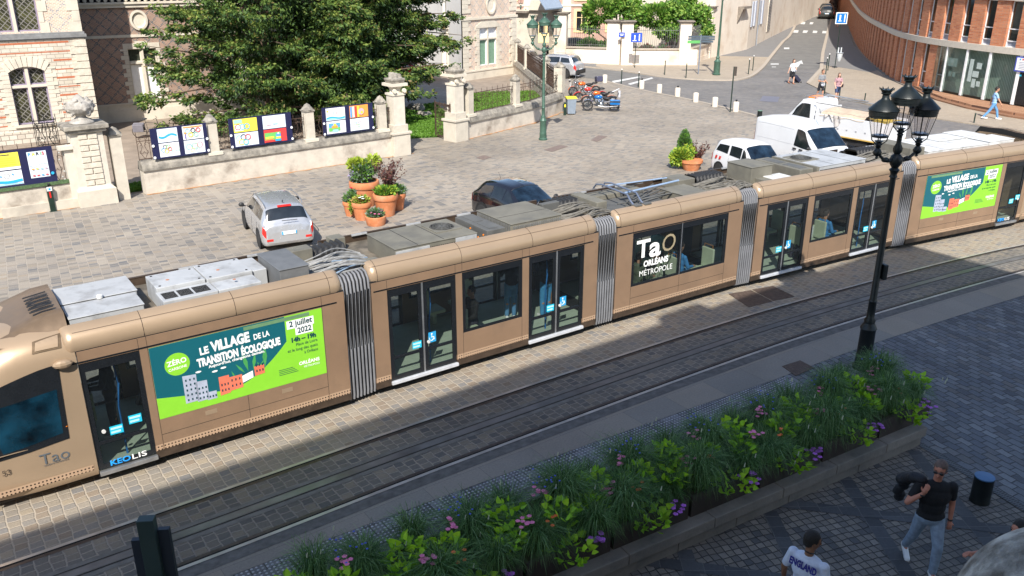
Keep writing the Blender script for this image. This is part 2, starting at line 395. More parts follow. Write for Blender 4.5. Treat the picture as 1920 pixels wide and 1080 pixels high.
# tram bed
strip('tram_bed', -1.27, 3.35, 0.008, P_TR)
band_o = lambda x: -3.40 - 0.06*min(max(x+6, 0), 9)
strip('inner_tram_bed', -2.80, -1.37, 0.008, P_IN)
CONC = mat('rail_concrete', (0.15, 0.14, 0.125), 0.8, var=0.25, vs=5, bump=0.3)
GROOVE = mat('rail_groove', (0.012, 0.011, 0.010), 0.9)
STEEL = mat('rail_steel', (0.50, 0.47, 0.43), 0.38, 0.45, var=0.2, vs=3)
STEELD = mat('rail_rust', (0.10, 0.08, 0.07), 0.5, 0.6, var=0.3, vs=8)
def rail(off, inner):
    strip('rail_groove', off-0.05, off+0.05, 0.012, GROOVE)
    strip('rail_head', off-0.035-(0.02 if inner > 0 else -0.02), off+0.03-(0.02 if inner > 0 else -0.02), 0.016, STEEL)
    strip('rail_edge', off+inner*0.085-0.03, off+inner*0.085+0.03, 0.012, STEELD)
for o, inn in ((-1.32, -1), (-2.83, 1), (0.42, 1), (1.93, -1)): rail(o, inn)
for c in (-2.075, 1.17):
    strip('power_rail_bed', c-0.21, c+0.21, 0.012, CONC)
    strip('power_rail', c-0.075, c+0.075, 0.017, mat('power_rail', (0.19, 0.185, 0.18), 0.45, 0.5, var=0.35, vs=1.5))
    for sgn in (-1, 1): strip('power_rail_joint', c+sgn*0.1-0.008, c+sgn*0.1+0.008, 0.018, GROOVE)
strip('track_edge_concrete', -3.12, -2.885, 0.009, mat('edge_concrete', (0.11, 0.105, 0.10), 0.8, var=0.35, vs=7, bump=0.3))
# near footway: kerb slabs, studs, blue-grey setts, plaza
i0 = 6
low = [rail_pt(i, -3.12) for i in range(0, len(RP))]
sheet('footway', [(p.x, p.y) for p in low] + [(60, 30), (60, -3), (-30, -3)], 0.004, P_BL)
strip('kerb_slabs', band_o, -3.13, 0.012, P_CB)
def studs():
    m, nt, p = newmat('studded_paving'); tc = nt.node('ShaderNodeTexCoord').outputs['UV']
    v = nt.node('ShaderNodeTexVoronoi'); nt.link(tc, v.inputs['Vector']); v.inputs['Scale'].default_value = 14.5; v.inputs['Randomness'].default_value = 0.0
    dot = nt.ramp(v.outputs['Distance'], [(0.24, (1, 1, 1)), (0.30, (0, 0, 0))])
    nz = nt.noise(tc, 9, 4); br = nt.node('ShaderNodeTexBrick'); nt.link(tc, br.inputs['Vector'])
    for k, val in (('Scale', 1), ('Brick Width', 0.21), ('Row Height', 0.21), ('Mortar Size', 0.008)): br.inputs[k].default_value = val
    br.inputs['Color1'].default_value = (0.06, 0.06, 0.07, 1); br.inputs['Color2'].default_value = (0.16, 0.165, 0.18, 1); br.inputs['Mortar'].default_value = (0.03, 0.03, 0.03, 1)
    dc = nt.ramp(nz, [(0.3, (0.20, 0.21, 0.22)), (0.7, (0.50, 0.51, 0.54))])
    nt.link(nt.mix(dot, br.outputs['Color'], dc), p.inputs['Base Color'])
    nt.link(nt.bump(dot, 0.8, 0.01), p.inputs['Normal']); p.inputs['Roughness'].default_value = 0.5; return m
strip('studded_strip', lambda x: band_o(x)-0.52, lambda x: band_o(x)-0.01, 0.012, studs(), i0=8, i1=52)
pl = [(-6.0, 4.98), (1.56, 9.65), (3.32, 10.76), (7.21, 13.08), (7.95, 11.27), (9.6, 7.2), (11, 3.8), (11, -2.5), (-6, -2.5)]
sheet('plaza', pl, 0.008, P_DI)
def ribbon(name, a, b, w, z, mtl):
    a, b = Vector(a), Vector(b); d = (b-a).normalized(); n = Vector((-d.y, d.x))*w/2
    return sheet(name, [a-n, b-n, b+n, a+n], z, mtl)
for k, x in enumerate((2.5, 4.0, 5.5, 7.0)):
    ribbon('plaza_band', (x+0.02, 8.6+0.0*x if k else 8.0), (x, min(12.9, 8.66+0.62*x)), 0.23, 0.0122, P_SL)
for k, y in enumerate((11.12, 9.25, 7.4)):
    x0 = (y-8.9)/0.62
    ribbon('plaza_band', (max(x0, 1.0), y+0.21*(5.3-max(x0, 1.0))), (8.2, y-0.21*2.9), 0.23, 0.0164, P_SL)
# slotted drain between plaza and setts
def slot_mat():
    m, nt, p = newmat('drain_grate'); tc = nt.node('ShaderNodeTexCoord').outputs['Object']
    mp = nt.node('ShaderNodeMapping'); nt.link(tc, mp.inputs[0]); mp.inputs['Rotation'].default_value = (0, 0, R(68))
    w = nt.node('ShaderNodeTexBrick'); nt.link(mp.outputs[0], w.inputs['Vector']); w.offset = 0
    for k, val in (('Scale', 1), ('Brick Width', 0.045), ('Row Height', 0.09), ('Mortar Size', 0.012), ('Mortar Smooth', 0)): w.inputs[k].default_value = val
    w.inputs['Color1'].default_value = w.inputs['Color2'].default_value = (0.004, 0.004, 0.004, 1); w.inputs['Mortar'].default_value = (0.075, 0.075, 0.08, 1)
    nt.link(w.outputs['Color'], p.inputs['Base Color']); p.inputs['Roughness'].default_value = 0.5; return m
GRATE = slot_mat()
ribbon('drain_channel', (7.22, 13.1), (9.75, 6.9), 0.15, 0.0164, GRATE)
# inspection covers
def cover(name, px, z, mtl, label):
    P = [G(*p) for p in px]; c = sum(P, Vector())/len(P); m = MB()
    m.prism([(p.x, p.y) for p in P], z-0.003, z+0.004)
    tag(m.build(name, mtl), label, 'manhole cover')
RUST = mat('cast_cover', (0.105, 0.075, 0.06), 0.7, 0.3, var=0.3, vs=12, bump=0.5, bs=60)
RUSTL = mat('cast_cover_pale', (0.20, 0.15, 0.125), 0.7, 0.2, var=0.2, vs=10, bump=0.4, bs=60)
cover('manhole_cover', [(1366, 552), (1408, 545), (1448, 566), (1404, 577)], 0.014, RUST, 'left half of the pair of rusty plates beside the near rails')
cover('manhole_cover', [(1410, 544), (1449, 537), (1490, 557), (1450, 565)], 0.014, RUST, 'right half of the pair of rusty plates beside the near rails')
cover('manhole_cover', [(1466, 688), (1500, 677), (1527, 691), (1492, 706)], 0.016, RUST, 'dark square plate in the footway between planter and kerb slabs')
cover('manhole_cover', [(1108, 263), (1122, 254), (1139, 256), (1119, 266)], 0.008, RUSTL, 'small pale rust plate in the square right of the green lamp post')
cover('drain_grate', [(1020, 281), (1050, 272), (1065, 275), (1035, 285)], 0.008, RUSTL, 'ribbed drain grate in the square just below the green lamp post')
cover('manhole_cover', [(893, 296), (907, 291), (921, 295), (907, 300)], 0.008, RUSTL, 'little square plate in the setts left of the lamp post foot')
m = MB(); c = G(694, 404); m.lathe([(0.0, 0.012), (0.36, 0.012), (0.38, 0.002)], (c.x, c.y, 0.004), 28)
tag(m.build('manhole_cover', RUST, smooth=30), 'round rusty cover in the setts right of the flower pots', 'manhole cover')
cover('manhole_cover', [(1430, 180), (1462, 182), (1458, 192), (1424, 190)], 0.016, mat('blue_plate', (0.14, 0.14, 0.17), 0.6), 'bluish grey square plate in the street setts before the woman with trolley')
# street beyond the bollards
kc = [(6.17, 63.03), (8.49, 57.57), (11.11, 52.94), (13.17, 48.25), (13.9, 46.0), (15.6, 42.0), (19, 38), (26, 35)]
k1 = catmull(kc, 6)
fw_l = catmull([(1.78, 73.0), (5.96, 69.9), (8.27, 67.6), (11.24, 63.6), (14.4, 61.9), (16.97, 63.0), (19.73, 68.86), (23.43, 78.89), (28.34, 92.18), (35.16, 110.61), (62, 190)], 6)
fw_r = [(24.3, 68.9), (28.6, 81.2), (35.0, 98.8), (42, 118), (70, 195)]
sheet('street', [(-8, 84), (-3.4, 75), (1.78, 73.0)] + [tuple(p) for p in fw_l[1:]] + [fw_r[4], fw_r[3], fw_r[2], fw_r[1], fw_r[0], (20.5, 60.5), (20.2, 54), (22.0, 47.5), (26.5, 41), (34, 36)] + [tuple(p) for p in k1[::-1]] + [(2, 66), (-2, 70)], 0.004, P_RD)
sheet('asphalt_road', [(-8, 83.5), (-3.4, 74.5), (1.78, 72.8), (5.96, 69.7), (9.0, 66.9), (10.3, 65.0), (8.6, 62.6), (7.3, 61.0), (6.3, 63.2), (2, 66.1), (-2, 70.1)], 0.0084, ASPH)
sheet('asphalt_street', [(19.85, 68.86)] + [tuple(p) for p in fw_l if p.y > 69.5] + [(70, 195), (42, 118), (35, 98.8), (28.6, 81.2), (24.2, 68.86)], 0.0084, ASPH)
for off, zz in ((0.0, 0.008),):
    m = MB(); pts = k1; rows = []
    for i, p in enumerate(pts):
        d = (pts[min(i+1, len(pts)-1)]-pts[max(i-1, 0)]).normalized(); n = Vector((-d.y, d.x))*0.13
        rows.append([(p.x-n.x, p.y-n.y, zz+0.01), (p.x+n.x, p.y+n.y, zz+0.01)])
    m.grid(rows); tag(m.build('kerb', KERB), kind='structure')
def raised(name, pts, z, mtl):
    m = MB(); m.prism([tuple(p) for p in pts], -0.015, z); return tag(m.build(name, mtl), kind='structure')
# left footway (beige corner) and its kerb
Lw = [tuple(p) for p in fw_l]
raised('kerb', [(x, y) for x, y in Lw] + [(66, 215), (28, 98.8), (22, 84), (17.5, 77.5), (13.9, 71.2), (9, 72), (4, 74), (0, 77), (-3, 76)], 0.09, KERB)
inner = []
for i, p in enumerate(fw_l):
    d = (fw_l[min(i+1, len(fw_l)-1)]-fw_l[max(i-1, 0)]).normalized(); n = Vector((-d.y, d.x))*0.28; inner.append((p.x+n.x, p.y+n.y))
sheet('footway_left', inner + [(60, 200), (28, 98.8), (22, 84), (17.5, 77.5), (14.3, 70.9), (9, 71.9), (4, 73.5), (1.2, 75.3)], 0.094, P_WK)
sheet('asphalt_footway', [q for q in inner if q[1] > 75.5] + [(60, 200), (28.6, 98.9), (22.1, 84), (18.4, 78)], 0.098, ASPH2)
sheet('asphalt_footway', [q for q in inner[:9]] + [(6.7, 70.2), (7.0, 72.4), (4, 73.6), (1.5, 75)], 0.098, ASPH2)
# right footway
rw = [(20.5, 60.5), (24.3, 68.9), (28.6, 81.2), (35.0, 98.8), (42, 118), (70, 195), (80, 195), (46, 117), (39.7, 104.8), (34.5, 89.2), (31, 77.5), (28.7, 68.2), (27.9, 62.4), (27.5, 58.9), (27.9, 55), (29.5, 49.5), (40, 46), (60, 40), (60, 30), (40, 31), (34, 36), (26.5, 41), (22.0, 47.5), (20.2, 54)]
raised('footway_right', rw, 0.06, P_WK)
sheet('asphalt_footway', [(25.4, 71.5), (28.75, 81.2), (35.15, 98.8), (42.2, 118), (70, 194), (80, 194), (46, 117), (39.7, 104.8), (34.5, 89.2), (31, 77.5), (28.7, 68.2), (27.2, 66.5)], 0.064, ASPH2)
sheet('kerb_line', [(20.45, 60.5), (24.2, 68.9), (28.5, 81.2), (34.9, 98.8), (41.9, 118), (42.2, 118), (35.2, 98.8), (28.8, 81.2), (24.5, 68.9), (20.75, 60.5)], 0.068, KERB)
# painted road markings
PAINT = mat('road_paint', (0.55, 0.55, 0.53), 0.7, var=0.15, vs=5)
def mark(px, z=0.013):
    P = [G(*p, z) for p in px]; m = MB(); m.add([tuple(p) for p in P], [tuple(range(len(P)))]); tag(m.build('road_marking', PAINT), kind='structure')
z6 = lambda x, y: (1440+x/9.6, y/9.6)
for pts in ([(270, 428), (340, 432), (362, 398), (295, 395)], [(425, 430), (505, 435), (525, 395), (448, 390)], [(585, 433), (658, 438), (675, 396), (603, 392)], [(745, 435), (800, 438), (822, 402), (762, 398)],
            [(448, 585), (537, 590), (553, 545), (467, 540)], [(620, 590), (695, 592), (725, 550), (640, 545)], [(800, 592), (880, 594), (890, 556), (815, 550)], [(973, 598), (1060, 600), (1062, 560), (985, 555)]):
    mark([z6(*p) for p in pts])
mark([(1490, 125), (1496, 126), (1501, 119), (1506, 120), (1503, 113), (1489, 119), (1494, 119)])
for a, b in (((1465, 62), (1484, 65)), ((1470, 89), (1480, 92)), ((1445, 119), (1460, 121)), ((1447, 125), (1455, 126))): mark([a, (b[0], a[1]), b, (a[0], b[1])])
mark([(1147, 152), (1199, 143), (1201, 145), (1151, 155)]); mark([(1177, 157), (1222, 145), (1225, 147), (1182, 159)])
# gardens behind the walls
sheet('garden_yard', [(-30, 26.5), (-17.2, 27.6), (-14.9, 29.2), (-13.2, 31.2), (-9.9, 33.5), (-4.9, 37.6), (-2.4, 40.5), (-0.9, 42.3), (1.2, 44.8), (2.7, 48.3), (0.5, 66), (-3, 75), (-20, 84), (-50, 60)], 0.0045, YARD)
sheet('entrance_drive', [(-4.9, 37.5), (-2.5, 40.3), (-3.2, 44), (-4.0, 50), (-3, 56), (-6, 60), (-9.5, 56), (-8, 50), (-6.2, 44)], 0.009, P_SQ)
# ================================================================= LOFTED SHELLS
class Loft:
    """smooth shell through cross sections; mirror about y = yc"""
    def __init__(s, st, yc=0.0): s.st = st; s.yc = yc; s.nu = len(st)-1; s.nv = len(st[0][1])-1
    @staticmethod
    def _cr(a, b, c, d, t): return 0.5*((2*b)+(c-a)*t+(2*a-5*b+4*c-d)*t*t+(3*b-a-3*c+d)*t**3)
    def _st(s, i, j):
        i = max(0, min(s.nu, i)); j = max(0, min(s.nv, j)); x, r = s.st[i]; return np.array([x, r[j][0], r[j][1]])
    def P(s, u, v, side=1):
        u = max(0, min(s.nu-1e-6, u)); v = max(0, min(s.nv-1e-6, v)); i, j = int(u), int(v); t, w = u-i, v-j
        # linear-ish blending keeps creases near the stations: half linear, half Catmull-Rom
        def row(ii):
            a, b, c, d = (s._st(ii, j+k) for k in (-1, 0, 1, 2))
            return 0.45*(b+(c-b)*w)+0.55*s._cr(a, b, c, d, w)
        a, b, c, d = (row(i+k) for k in (-1, 0, 1, 2))
        p = 0.5*(b+(c-b)*t)+0.5*s._cr(a, b, c, d, t)
        return Vector((p[0], s.yc+side*p[1], p[2]))
    def N(s, u, v, side=1):
        e = 0.03; a = s.P(u+e, v, side)-s.P(u-e, v, side); b = s.P(u, v+e, side)-s.P(u, v-e, side)
        n = a.cross(b)
        if n.length < 1e-9: return Vector((0, 0, 1))
        n.normalize(); return n if (n.y*side >= 0 or abs(n.y) < .2 and n.z > 0) and not (abs(n.y) < .2 and n.z < 0) else -n
    def body(s, m, ku=4, kv=3):
        for side in (1, -1):
            rows = [[s.P(i/ku, j/kv, side) for j in range(s.nv*kv+1)] for i in range(s.nu*ku+1)]
            if side < 0: rows = [r[::-1] for r in rows]
            m.grid(rows)
        for u in (0, s.nu):
            ring = [s.P(u, j/kv, 1) for j in range(s.nv*kv+1)] + [s.P(u, j/kv, -1) for j in range(s.nv*kv, -1, -1)]
            m.add(ring, [tuple(range(len(ring)))])
        return m
    def patch(s, m, c, side=1, off=0.006, nu=5, nv=4, thick=None):
        """c: four (u, v) corners"""
        (a, b, d, e) = c; rows = []
        for i in range(nu+1):
            t = i/nu; r = []
            for j in range(nv+1):
                w = j/nv
                u = (1-t)*((1-w)*a[0]+w*e[0]) + t*((1-w)*b[0]+w*d[0]); v = (1-t)*((1-w)*a[1]+w*e[1]) + t*((1-w)*b[1]+w*d[1])
                r.append(s.P(u, v, side)+s.N(u, v, side)*off)
            rows.append(r)
        return m.grid(rows)
    def top(s, m, u0, u1, v0, off=0.006, nu=5, nv=6, inset=0.0):
        """patch over the centre line from side to side"""
        rows = []
        for i in range(nu+1):
            u = u0+(u1-u0)*i/nu; v = v0[0]+(v0[1]-v0[0])*i/nu if isinstance(v0, tuple) else v0
            L = [s.P(u, v+(s.nv-v)*j/nv, 1)+s.N(u, min(v+(s.nv-v)*j/nv, s.nv-.1), 1)*off for j in range(nv+1)]
            Rr = [Vector((p.x, 2*s.yc-p.y, p.z)) for p in L[-2::-1]]
            rows.append(L+Rr)
        return m.grid(rows)

# ================================================================= TRAM
BRONZE = mat('bronze_paint', (0.285, 0.185, 0.118), 0.38, 0.22, var=0.07, vs=1.5, dirt=(0.24, 0.16, 0.105), ds=1.7, bump=.02, bs=3)
BRONZE2 = mat('bronze_fairing', (0.37, 0.27, 0.18), 0.34, 0.3, var=0.05, vs=1.2)
SKIRT = mat('brown_skirt', (0.05, 0.033, 0.022), 0.5, var=0.3)
BLKF = mat('black_frame', (0.012, 0.014, 0.017), 0.22, var=0.1)
ROOFD = mat('roof_deck', (0.10, 0.085, 0.065), 0.8, var=0.35, vs=4, bump=0.3, dirt=(0.20, 0.17, 0.13), ds=2)
GREYM = mat('grey_roof_case', (0.165, 0.155, 0.125), 0.7, 0.1, var=0.15, vs=3, bump=0.1, dirt=(0.12, 0.115, 0.10), ds=2)
GREYD = mat('dark_roof_case', (0.105, 0.105, 0.10), 0.7, 0.1, var=0.2, vs=3)
ROOFW = mat('white_roof_case', (0.40, 0.41, 0.42), 0.55, 0.1, var=0.1, vs=2, dirt=(0.25, 0.25, 0.25), ds=2.5)
ROOFW2 = mat('bright_roof_case', (0.58, 0.58, 0.57), 0.5, var=0.08, vs=2, dirt=(0.36, 0.35, 0.33), ds=2.5)
CABLE = mat('cable_grey', (0.16, 0.15, 0.13), 0.7, var=0.3, vs=10)
CABLEB = mat('cable_blue', (0.25, 0.34, 0.45), 0.5, var=0.2, vs=10)
BELL = mat('bellows_rubber', (0.17, 0.175, 0.19), 0.65, var=0.15, vs=3)
BELLD = mat('bellows_black', (0.02, 0.02, 0.021), 0.6)
TGLASS = glass('tram_glass', (0.74, 0.80, 0.78), 0.72)
SEATG = mat('seat_pale_green', (0.50, 0.56, 0.42), 0.6, var=0.06)
FLOORG = mat('tram_floor', (0.45, 0.52, 0.42), 0.6, var=0.06)
def perf_mat():
    m, nt, p = newmat('perforated_band'); tc = nt.node('ShaderNodeTexCoord').outputs['UV']
    v = nt.node('ShaderNodeTexVoronoi'); nt.link(tc, v.inputs['Vector']); v.inputs['Scale'].default_value = 18; v.inputs['Randomness'].default_value = 0
    d = nt.ramp(v.outputs['Distance'], [(0.22, (0.02, 0.012, 0.008)), (0.28, (0.48, 0.33, 0.22))])
    nt.link(d, p.inputs['Base Color']); p.inputs['Roughness'].default_value = 0.4; p.inputs['Metallic'].default_value = 0.2; return m
PERF = perf_mat()
def stripe_mat(name, c0, c1, scale, axis=0, duty=0.5, rough=0.6):
    if name in _mc: return _mc[name]
    m, nt, p = newmat(name); _mc[name] = m
    sp = nt.node('ShaderNodeSeparateXYZ'); nt.link(nt.node('ShaderNodeTexCoord').outputs['UV'], sp.inputs[0])
    f = nt.math('FRACT', nt.math('MULTIPLY', sp.outputs[axis], scale)); k = nt.math('LESS_THAN', f, duty)
    nt.link(nt.mix(k, c0, c1), p.inputs['Base Color']); p.inputs['Roughness'].default_value = rough; return m
MODS = {1: ((-6.69, 11.84), 35.46, 4.46), 2: ((-2.63, 14.82), 35.19, 5.56), 3: ((2.36, 18.32), 33.86, 4.11), 4: ((6.21, 20.83), 31.45, 5.78), 5: ((11.59, 23.97), 27.01, 5.25)}
TL = Vector((2.36, 18.32, 0))
tram = thing('tram', 'long bronze articulated tram of five sections standing across the square', 'tram', TL)
def MT(k):
    (x, y), a, L = MODS[k]; return Matrix.Translation(-TL) @ Matrix.Translation((x, y, 0)) @ Matrix.Rotation(R(a), 4, 'Z')
TXR = Matrix.Rotation(R(90), 4, 'X')
W = 2.36   # width
Z0, ZW0, ZW1, ZG = 0.22, 0.88, 2.19, 2.39
def uvq(m, s0, s1, z0, z1, y):
    m.quad((s0, y, z0), (s1, y, z0), (s1, y, z1), (s0, y, z1), [(s0, z0), (s1, z0), (s1, z1), (s0, z1)])
def leaf(k, s0, s1, name='door', post=False, flip=False):
    """one glazed door leaf with frame, low rail, pane"""
    M = MT(k) if not flip else MT(k) @ Matrix.Translation((MODS[k][2], W, 0)) @ Matrix.Rotation(math.pi, 4, 'Z')
    m = MB(M); fr = 0.075; y0, y1 = 0.012, 0.05
    m.b(s0, s0+fr, y0, y1, Z0+.06, ZW1); m.b(s1-fr, s1, y0, y1, Z0+.06, ZW1)
    m.b(s0+fr, s1-fr, y0, y1, Z0+.06, Z0+.14); m.b(s0+fr, s1-fr, y0, y1, ZW1-.16, ZW1); m.b(s0+fr, s1-fr, y0, y1, 0.72, 0.775)
    d = m.build(name, BLKF, tram)
    g = MB(M); g.quad((s0+fr, .03, Z0+.14), (s1-fr, .03, Z0+.14), (s1-fr, .03, .72), (s0+fr, .03, .72))
    g.quad((s0+fr, .03, .775), (s1-fr, .03, .775), (s1-fr, .03, ZW1-.16), (s0+fr, .03, ZW1-.16)); g.build('pane', TGLASS, d)
    return d, M
SKY = mat('sticker_blue', (0.03, 0.32, 0.62), 0.4, var=0.02); SKYL = mat('sticker_pale', (0.45, 0.72, 0.85), 0.4, var=0.02)
WHT = mat('lettering_white', (0.85, 0.85, 0.83), 0.5, var=0.01)
def stickers(M, d, s, z, kind):
    m = MB(M)
    if kind == 'notice':
        m.b(s-.10, s+.10, .006, .011, z-.075, z+.075); o = m.build('notice_sticker', mat('sticker_cyan', (0.02, 0.48, 0.68), 0.4, var=0.02), d)
        q = MB(M); q.b(s-.085, s+.085, .003, .006, z+.015, z+.05); q.b(s-.085, s+.06, .003, .006, z-.05, z-.015); q.build('sticker_text_bars', SKYL, d)
    else:
        m.b(s-.085, s+.085, .006, .011, z-.11, z+.11); m.build('wheelchair_sticker', SKY, d)
        q = MB(M); q.ball((s-.01, .003, z+.07), .018, 8, 5, (1, .15, 1)); q.tube([(s-.01, .003, z+.045), (s-.015, .003, z), (s+.035, .003, z), (s+.05, .003, z-.055)], .008, 4)
        q.tube([(s-.02+.045*math.cos(a), .003, z-.025+.045*math.sin(a)) for a in [R(150+i*24) for i in range(10)]], .006, 4); q.build('wheelchair_symbol', WHT, d)
def opener(M, d, s, z):
    m = MB(M); m.cyl((s, .012, z), (s, -.012, z), .032, n=12); m.build('door_button', mat('button_pale', (0.6, 0.6, 0.58), 0.4), d)
def door2(k, s0, s1, flip=False, st=True):
    mid = (s0+s1)/2
    a, M = leaf(k, s0+.01, mid-.02, flip=flip); b, _ = leaf(k, mid+.02, s1-.01, flip=flip)
    m = MB(M); m.b(mid-.018, mid+.018, .006, .05, Z0+.05, ZW1); m.build('door_post', ALU, tram)
    m = MB(M); m.b(s0-.01, s1+.01, -.05, .02, Z0-.02, Z0+.045); m.build('door_sill', mat('sill_pale', (0.6, 0.62, 0.66), 0.4, .3), tram, bevel=.006)
    if st: stickers(M, a, mid-.16, .90, 'notice'); stickers(M, b, mid+.19, .98, 'wheel'); opener(M, b, mid+.10, .90)
def window(k, s0, s1, flip=False, split=None):
    M = MT(k) if not flip else MT(k) @ Matrix.Translation((MODS[k][2], W, 0)) @ Matrix.Rotation(math.pi, 4, 'Z')
    m = MB(M); f = .07
    xs = [s0] + ([split] if split else []) + [s1]
    m.b(s0, s1, .008, .045, ZW0, ZW0+.05); m.b(s0, s1, .008, .045, ZW1-.15, ZW1)
    m.b(s0, s0+f, .008, .045, ZW0+.05, ZW1-.15); m.b(s1-f, s1, .008, .045, ZW0+.05, ZW1-.15)
    if split: m.b(split-.04, split+.04, .008, .045, ZW0+.05, ZW1-.15)
    w = m.build('window', BLKF, tram)
    g = MB(M); g.quad((s0+f, .028, ZW0+.05), (s1-f, .028, ZW0+.05), (s1-f, .028, ZW1-.15), (s0+f, .028, ZW1-.15)); g.build('pane', TGLASS, w)
    if split: q = MB(M); q.b(split-.008, split+.008, .003, .008, ZW0, ZW1); q.build('glazing_bar', ALU, w)
    return w, M
SEG = {1: [('door1', .01, .90), ('wall', .90, 1.03), ('ad', 1.03, 4.02), ('wall', 4.02, 4.46)],
       2: [('wall', 0, .33), ('door', .33, 1.84), ('wall', 1.84, 2.0), ('win', 2.0, 3.48), ('wall', 3.48, 3.66), ('door', 3.66, 5.16), ('wall', 5.16, 5.56)],
       3: [('wall', 0, .49), ('win', .49, 3.60), ('wall', 3.60, 4.11)],
       4: [('wall', 0, .35), ('door', .35, 1.88), ('wall', 1.88, 2.12), ('win', 2.12, 3.68), ('wall', 3.68, 3.88), ('door', 3.88, 5.38), ('wall', 5.38, 5.78)],
       5: [('wall', 0, .47), ('ad', .47, 3.85), ('wall', 3.85, 4.05), ('door1', 4.05, 5.05), ('wall', 5.05, 5.25)]}
FJ = {1: (1.02, 2.5, 4.2), 2: (.15, 2.0, 3.75, 5.25), 3: (.1, 1.95, 3.85), 4: (.15, 1.98, 3.7, 5.5), 5: (.1, 2.1, 3.75)}
def fairing(M, s0, s1, far=False):
    prof = [(.012, 2.405), (-.004, 2.45), (.004, 2.54), (.04, 2.63), (.11, 2.70), (.20, 2.745), (.27, 2.755), (.27, 2.70)]
    m = MB(M); rows = []
    n = 8; L = s1-s0; r = .14
    ss = [s0+r*(1-math.cos(i/4*math.pi/2)) for i in range(5)] + [s0+L*.5] + [s1-r*(1-math.cos(i/4*math.pi/2)) for i in range(4, -1, -1)]
    for s in ss:
        e = min(s-s0, s1-s); k = 0 if e >= r else (1-math.sqrt(max(0, 1-(1-e/r)**2)))*r*.9
        rows.append([(s, y+k*(1 if i < 6 else 0), z-k*.55*(i > 2)) for i, (y, z) in enumerate(prof)])
    m.grid(rows)
    m.add([p for p in rows[0]], [tuple(range(len(prof)))[::-1]]); m.add([p for p in rows[-1]], [tuple(range(len(prof)))])
    return m
for k in MODS:
    M = MT(k); L = MODS[k][2]; MF = M @ Matrix.Translation((L, W, 0)) @ Matrix.Rotation(math.pi, 4, 'Z')
    for Mx, far in ((M, False), (MF, True)):
        m = MB(Mx); seams = MB(Mx); sk = MB(Mx); pf = MB(Mx)
        seg = SEG[k] if not far else [(t, L-b, L-a) for t, a, b in SEG[k]][::-1]
        if far and k in (1, 5): seg = [(('win' if t == 'ad' else t), a, b) for t, a, b in seg]
        for t, a, b in seg:
            if t in ('wall', 'ad'): m.b(a, b, 0, .05, .43, ZG)
            elif t == 'win': m.b(a, b, 0, .05, .43, ZW0); m.b(a, b, 0, .05, ZW1, ZG)
            else: m.b(a, b, 0, .05, ZW1, ZG)
            if not t.startswith('door'):
                m.b(a, b, .004, .05, Z0+.10, .43); uvq(pf, a+.01, b-.01, .325, .43, -.002)
                sk.b(a, b, -.006, .03, Z0-.03, Z0+.10)
            seams.b(a-.003, a+.003, -.0015, .02, .43, ZG)
            if t in ('win', 'ad') and b-a > 2: seams.b((a+b)/2-.003, (a+b)/2+.003, -.0015, .02, .32, ZW0)
            if t == 'ad' or (t == 'win' and k == 3): seams.b(a, b, -.0015, .02, .595, .602)
            if t == 'door': 
                if far: door2(k, a, b, flip=True, st=False)
                else: door2(k, a, b)
            if t == 'door1' and not far:
                d, _ = leaf(k, a, b)
                stickers(Mx, d, a+.36 if k == 1 else b-.4, .92, 'notice'); stickers(Mx, d, a+.66 if k == 1 else b-.12, 1.02, 'notice'); opener(Mx, d, a+.17 if k == 1 else b-.1, .95)
                q = MB(Mx); q.b(a, b+.01, -.05, .02, Z0-.03, Z0+.045); q.build('door_sill', ALU, tram, bevel=.006)
                TT = Mx @ Matrix.Translation((a+.17 if k == 1 else a+.12, .004, Z0+.09)) @ TXR
                txt('KEO', .13, mat('logo_blue', (0.02, 0.33, 0.85), 0.4), d, TT, 'operator_lettering', bold=.003, wid=.31)
                txt('LIS', .13, WHT, d, TT @ Matrix.Translation((.33, 0, 0)), 'operator_lettering', bold=.001, wid=.23)
            if t == 'door1' and far: leaf(k, a, b, flip=True)
            if t == 'win': window(k, a, b, flip=far, split=(a+b)/2 if b-a > 2 else None)
        m.build('body_panel', BRONZE, tram); seams.build('panel_seam', DARK, tram); sk.build('skirt', SKIRT, tram)
        if pf.f: pf.build('perforated_band', PERF, tram)
        q = MB(Mx); q.b(.05 if k != 1 else -.1, L-.15, -.008, .01, 2.205, 2.228); q.build('window_gasket', BLKF, tram)
        q = MB(Mx); q.b(.0, L, .012, .04, ZG, 2.42); q.build('gutter', DARK, tram)
        if not far:
            js = [0] + list(FJ[k]) + [L]
            fairing(Mx, 0 if k > 1 else -.14, L).build('roof_fairing', BRONZE2, tram, smooth=45)
            q = MB(Mx)
            for j in FJ[k]:
                pr = [(.009, 2.405), (-.007, 2.45), (.001, 2.54), (.037, 2.633), (.108, 2.704), (.20, 2.749), (.27, 2.759)]
                q.tube([(j, y, z) for y, z in pr], .004, 4)
            q.build('fairing_joint', DARK, tram)
            q = MB(Mx); q.tube([(.02, .0835, 2.683), (L-.15, .0835, 2.683)], .003, 4); q.build('fairing_crease', SKIRT, tram)
        else:
            q = MB(Mx); q.b(-.02, L+.02, .0, .04, 2.42, 2.60); q.b(-.02, L+.02, -.01, .05, 2.60, 2.615); q.build('far_roof_rail', SKIRT, tram)
            q = MB(Mx)
            for i in range(int(L/1.3)): q.b(.6+i*1.3, .95+i*1.3, .06, .10, 2.60, 2.635)
            q.build('roof_rail_clip', ROOFW, tram)
    # inside: floor, ceiling, roof deck
    m = MB(M); m.b(.0, L, .06, W-.06, Z0+.02, Z0+.09); m.build('floor', FLOORG, tram)
    m = MB(M); m.b(.0, L, .06, W-.06, 2.30, 2.36); m.build('ceiling', mat('tram_ceiling', (0.25, 0.25, 0.25), 0.7), tram)
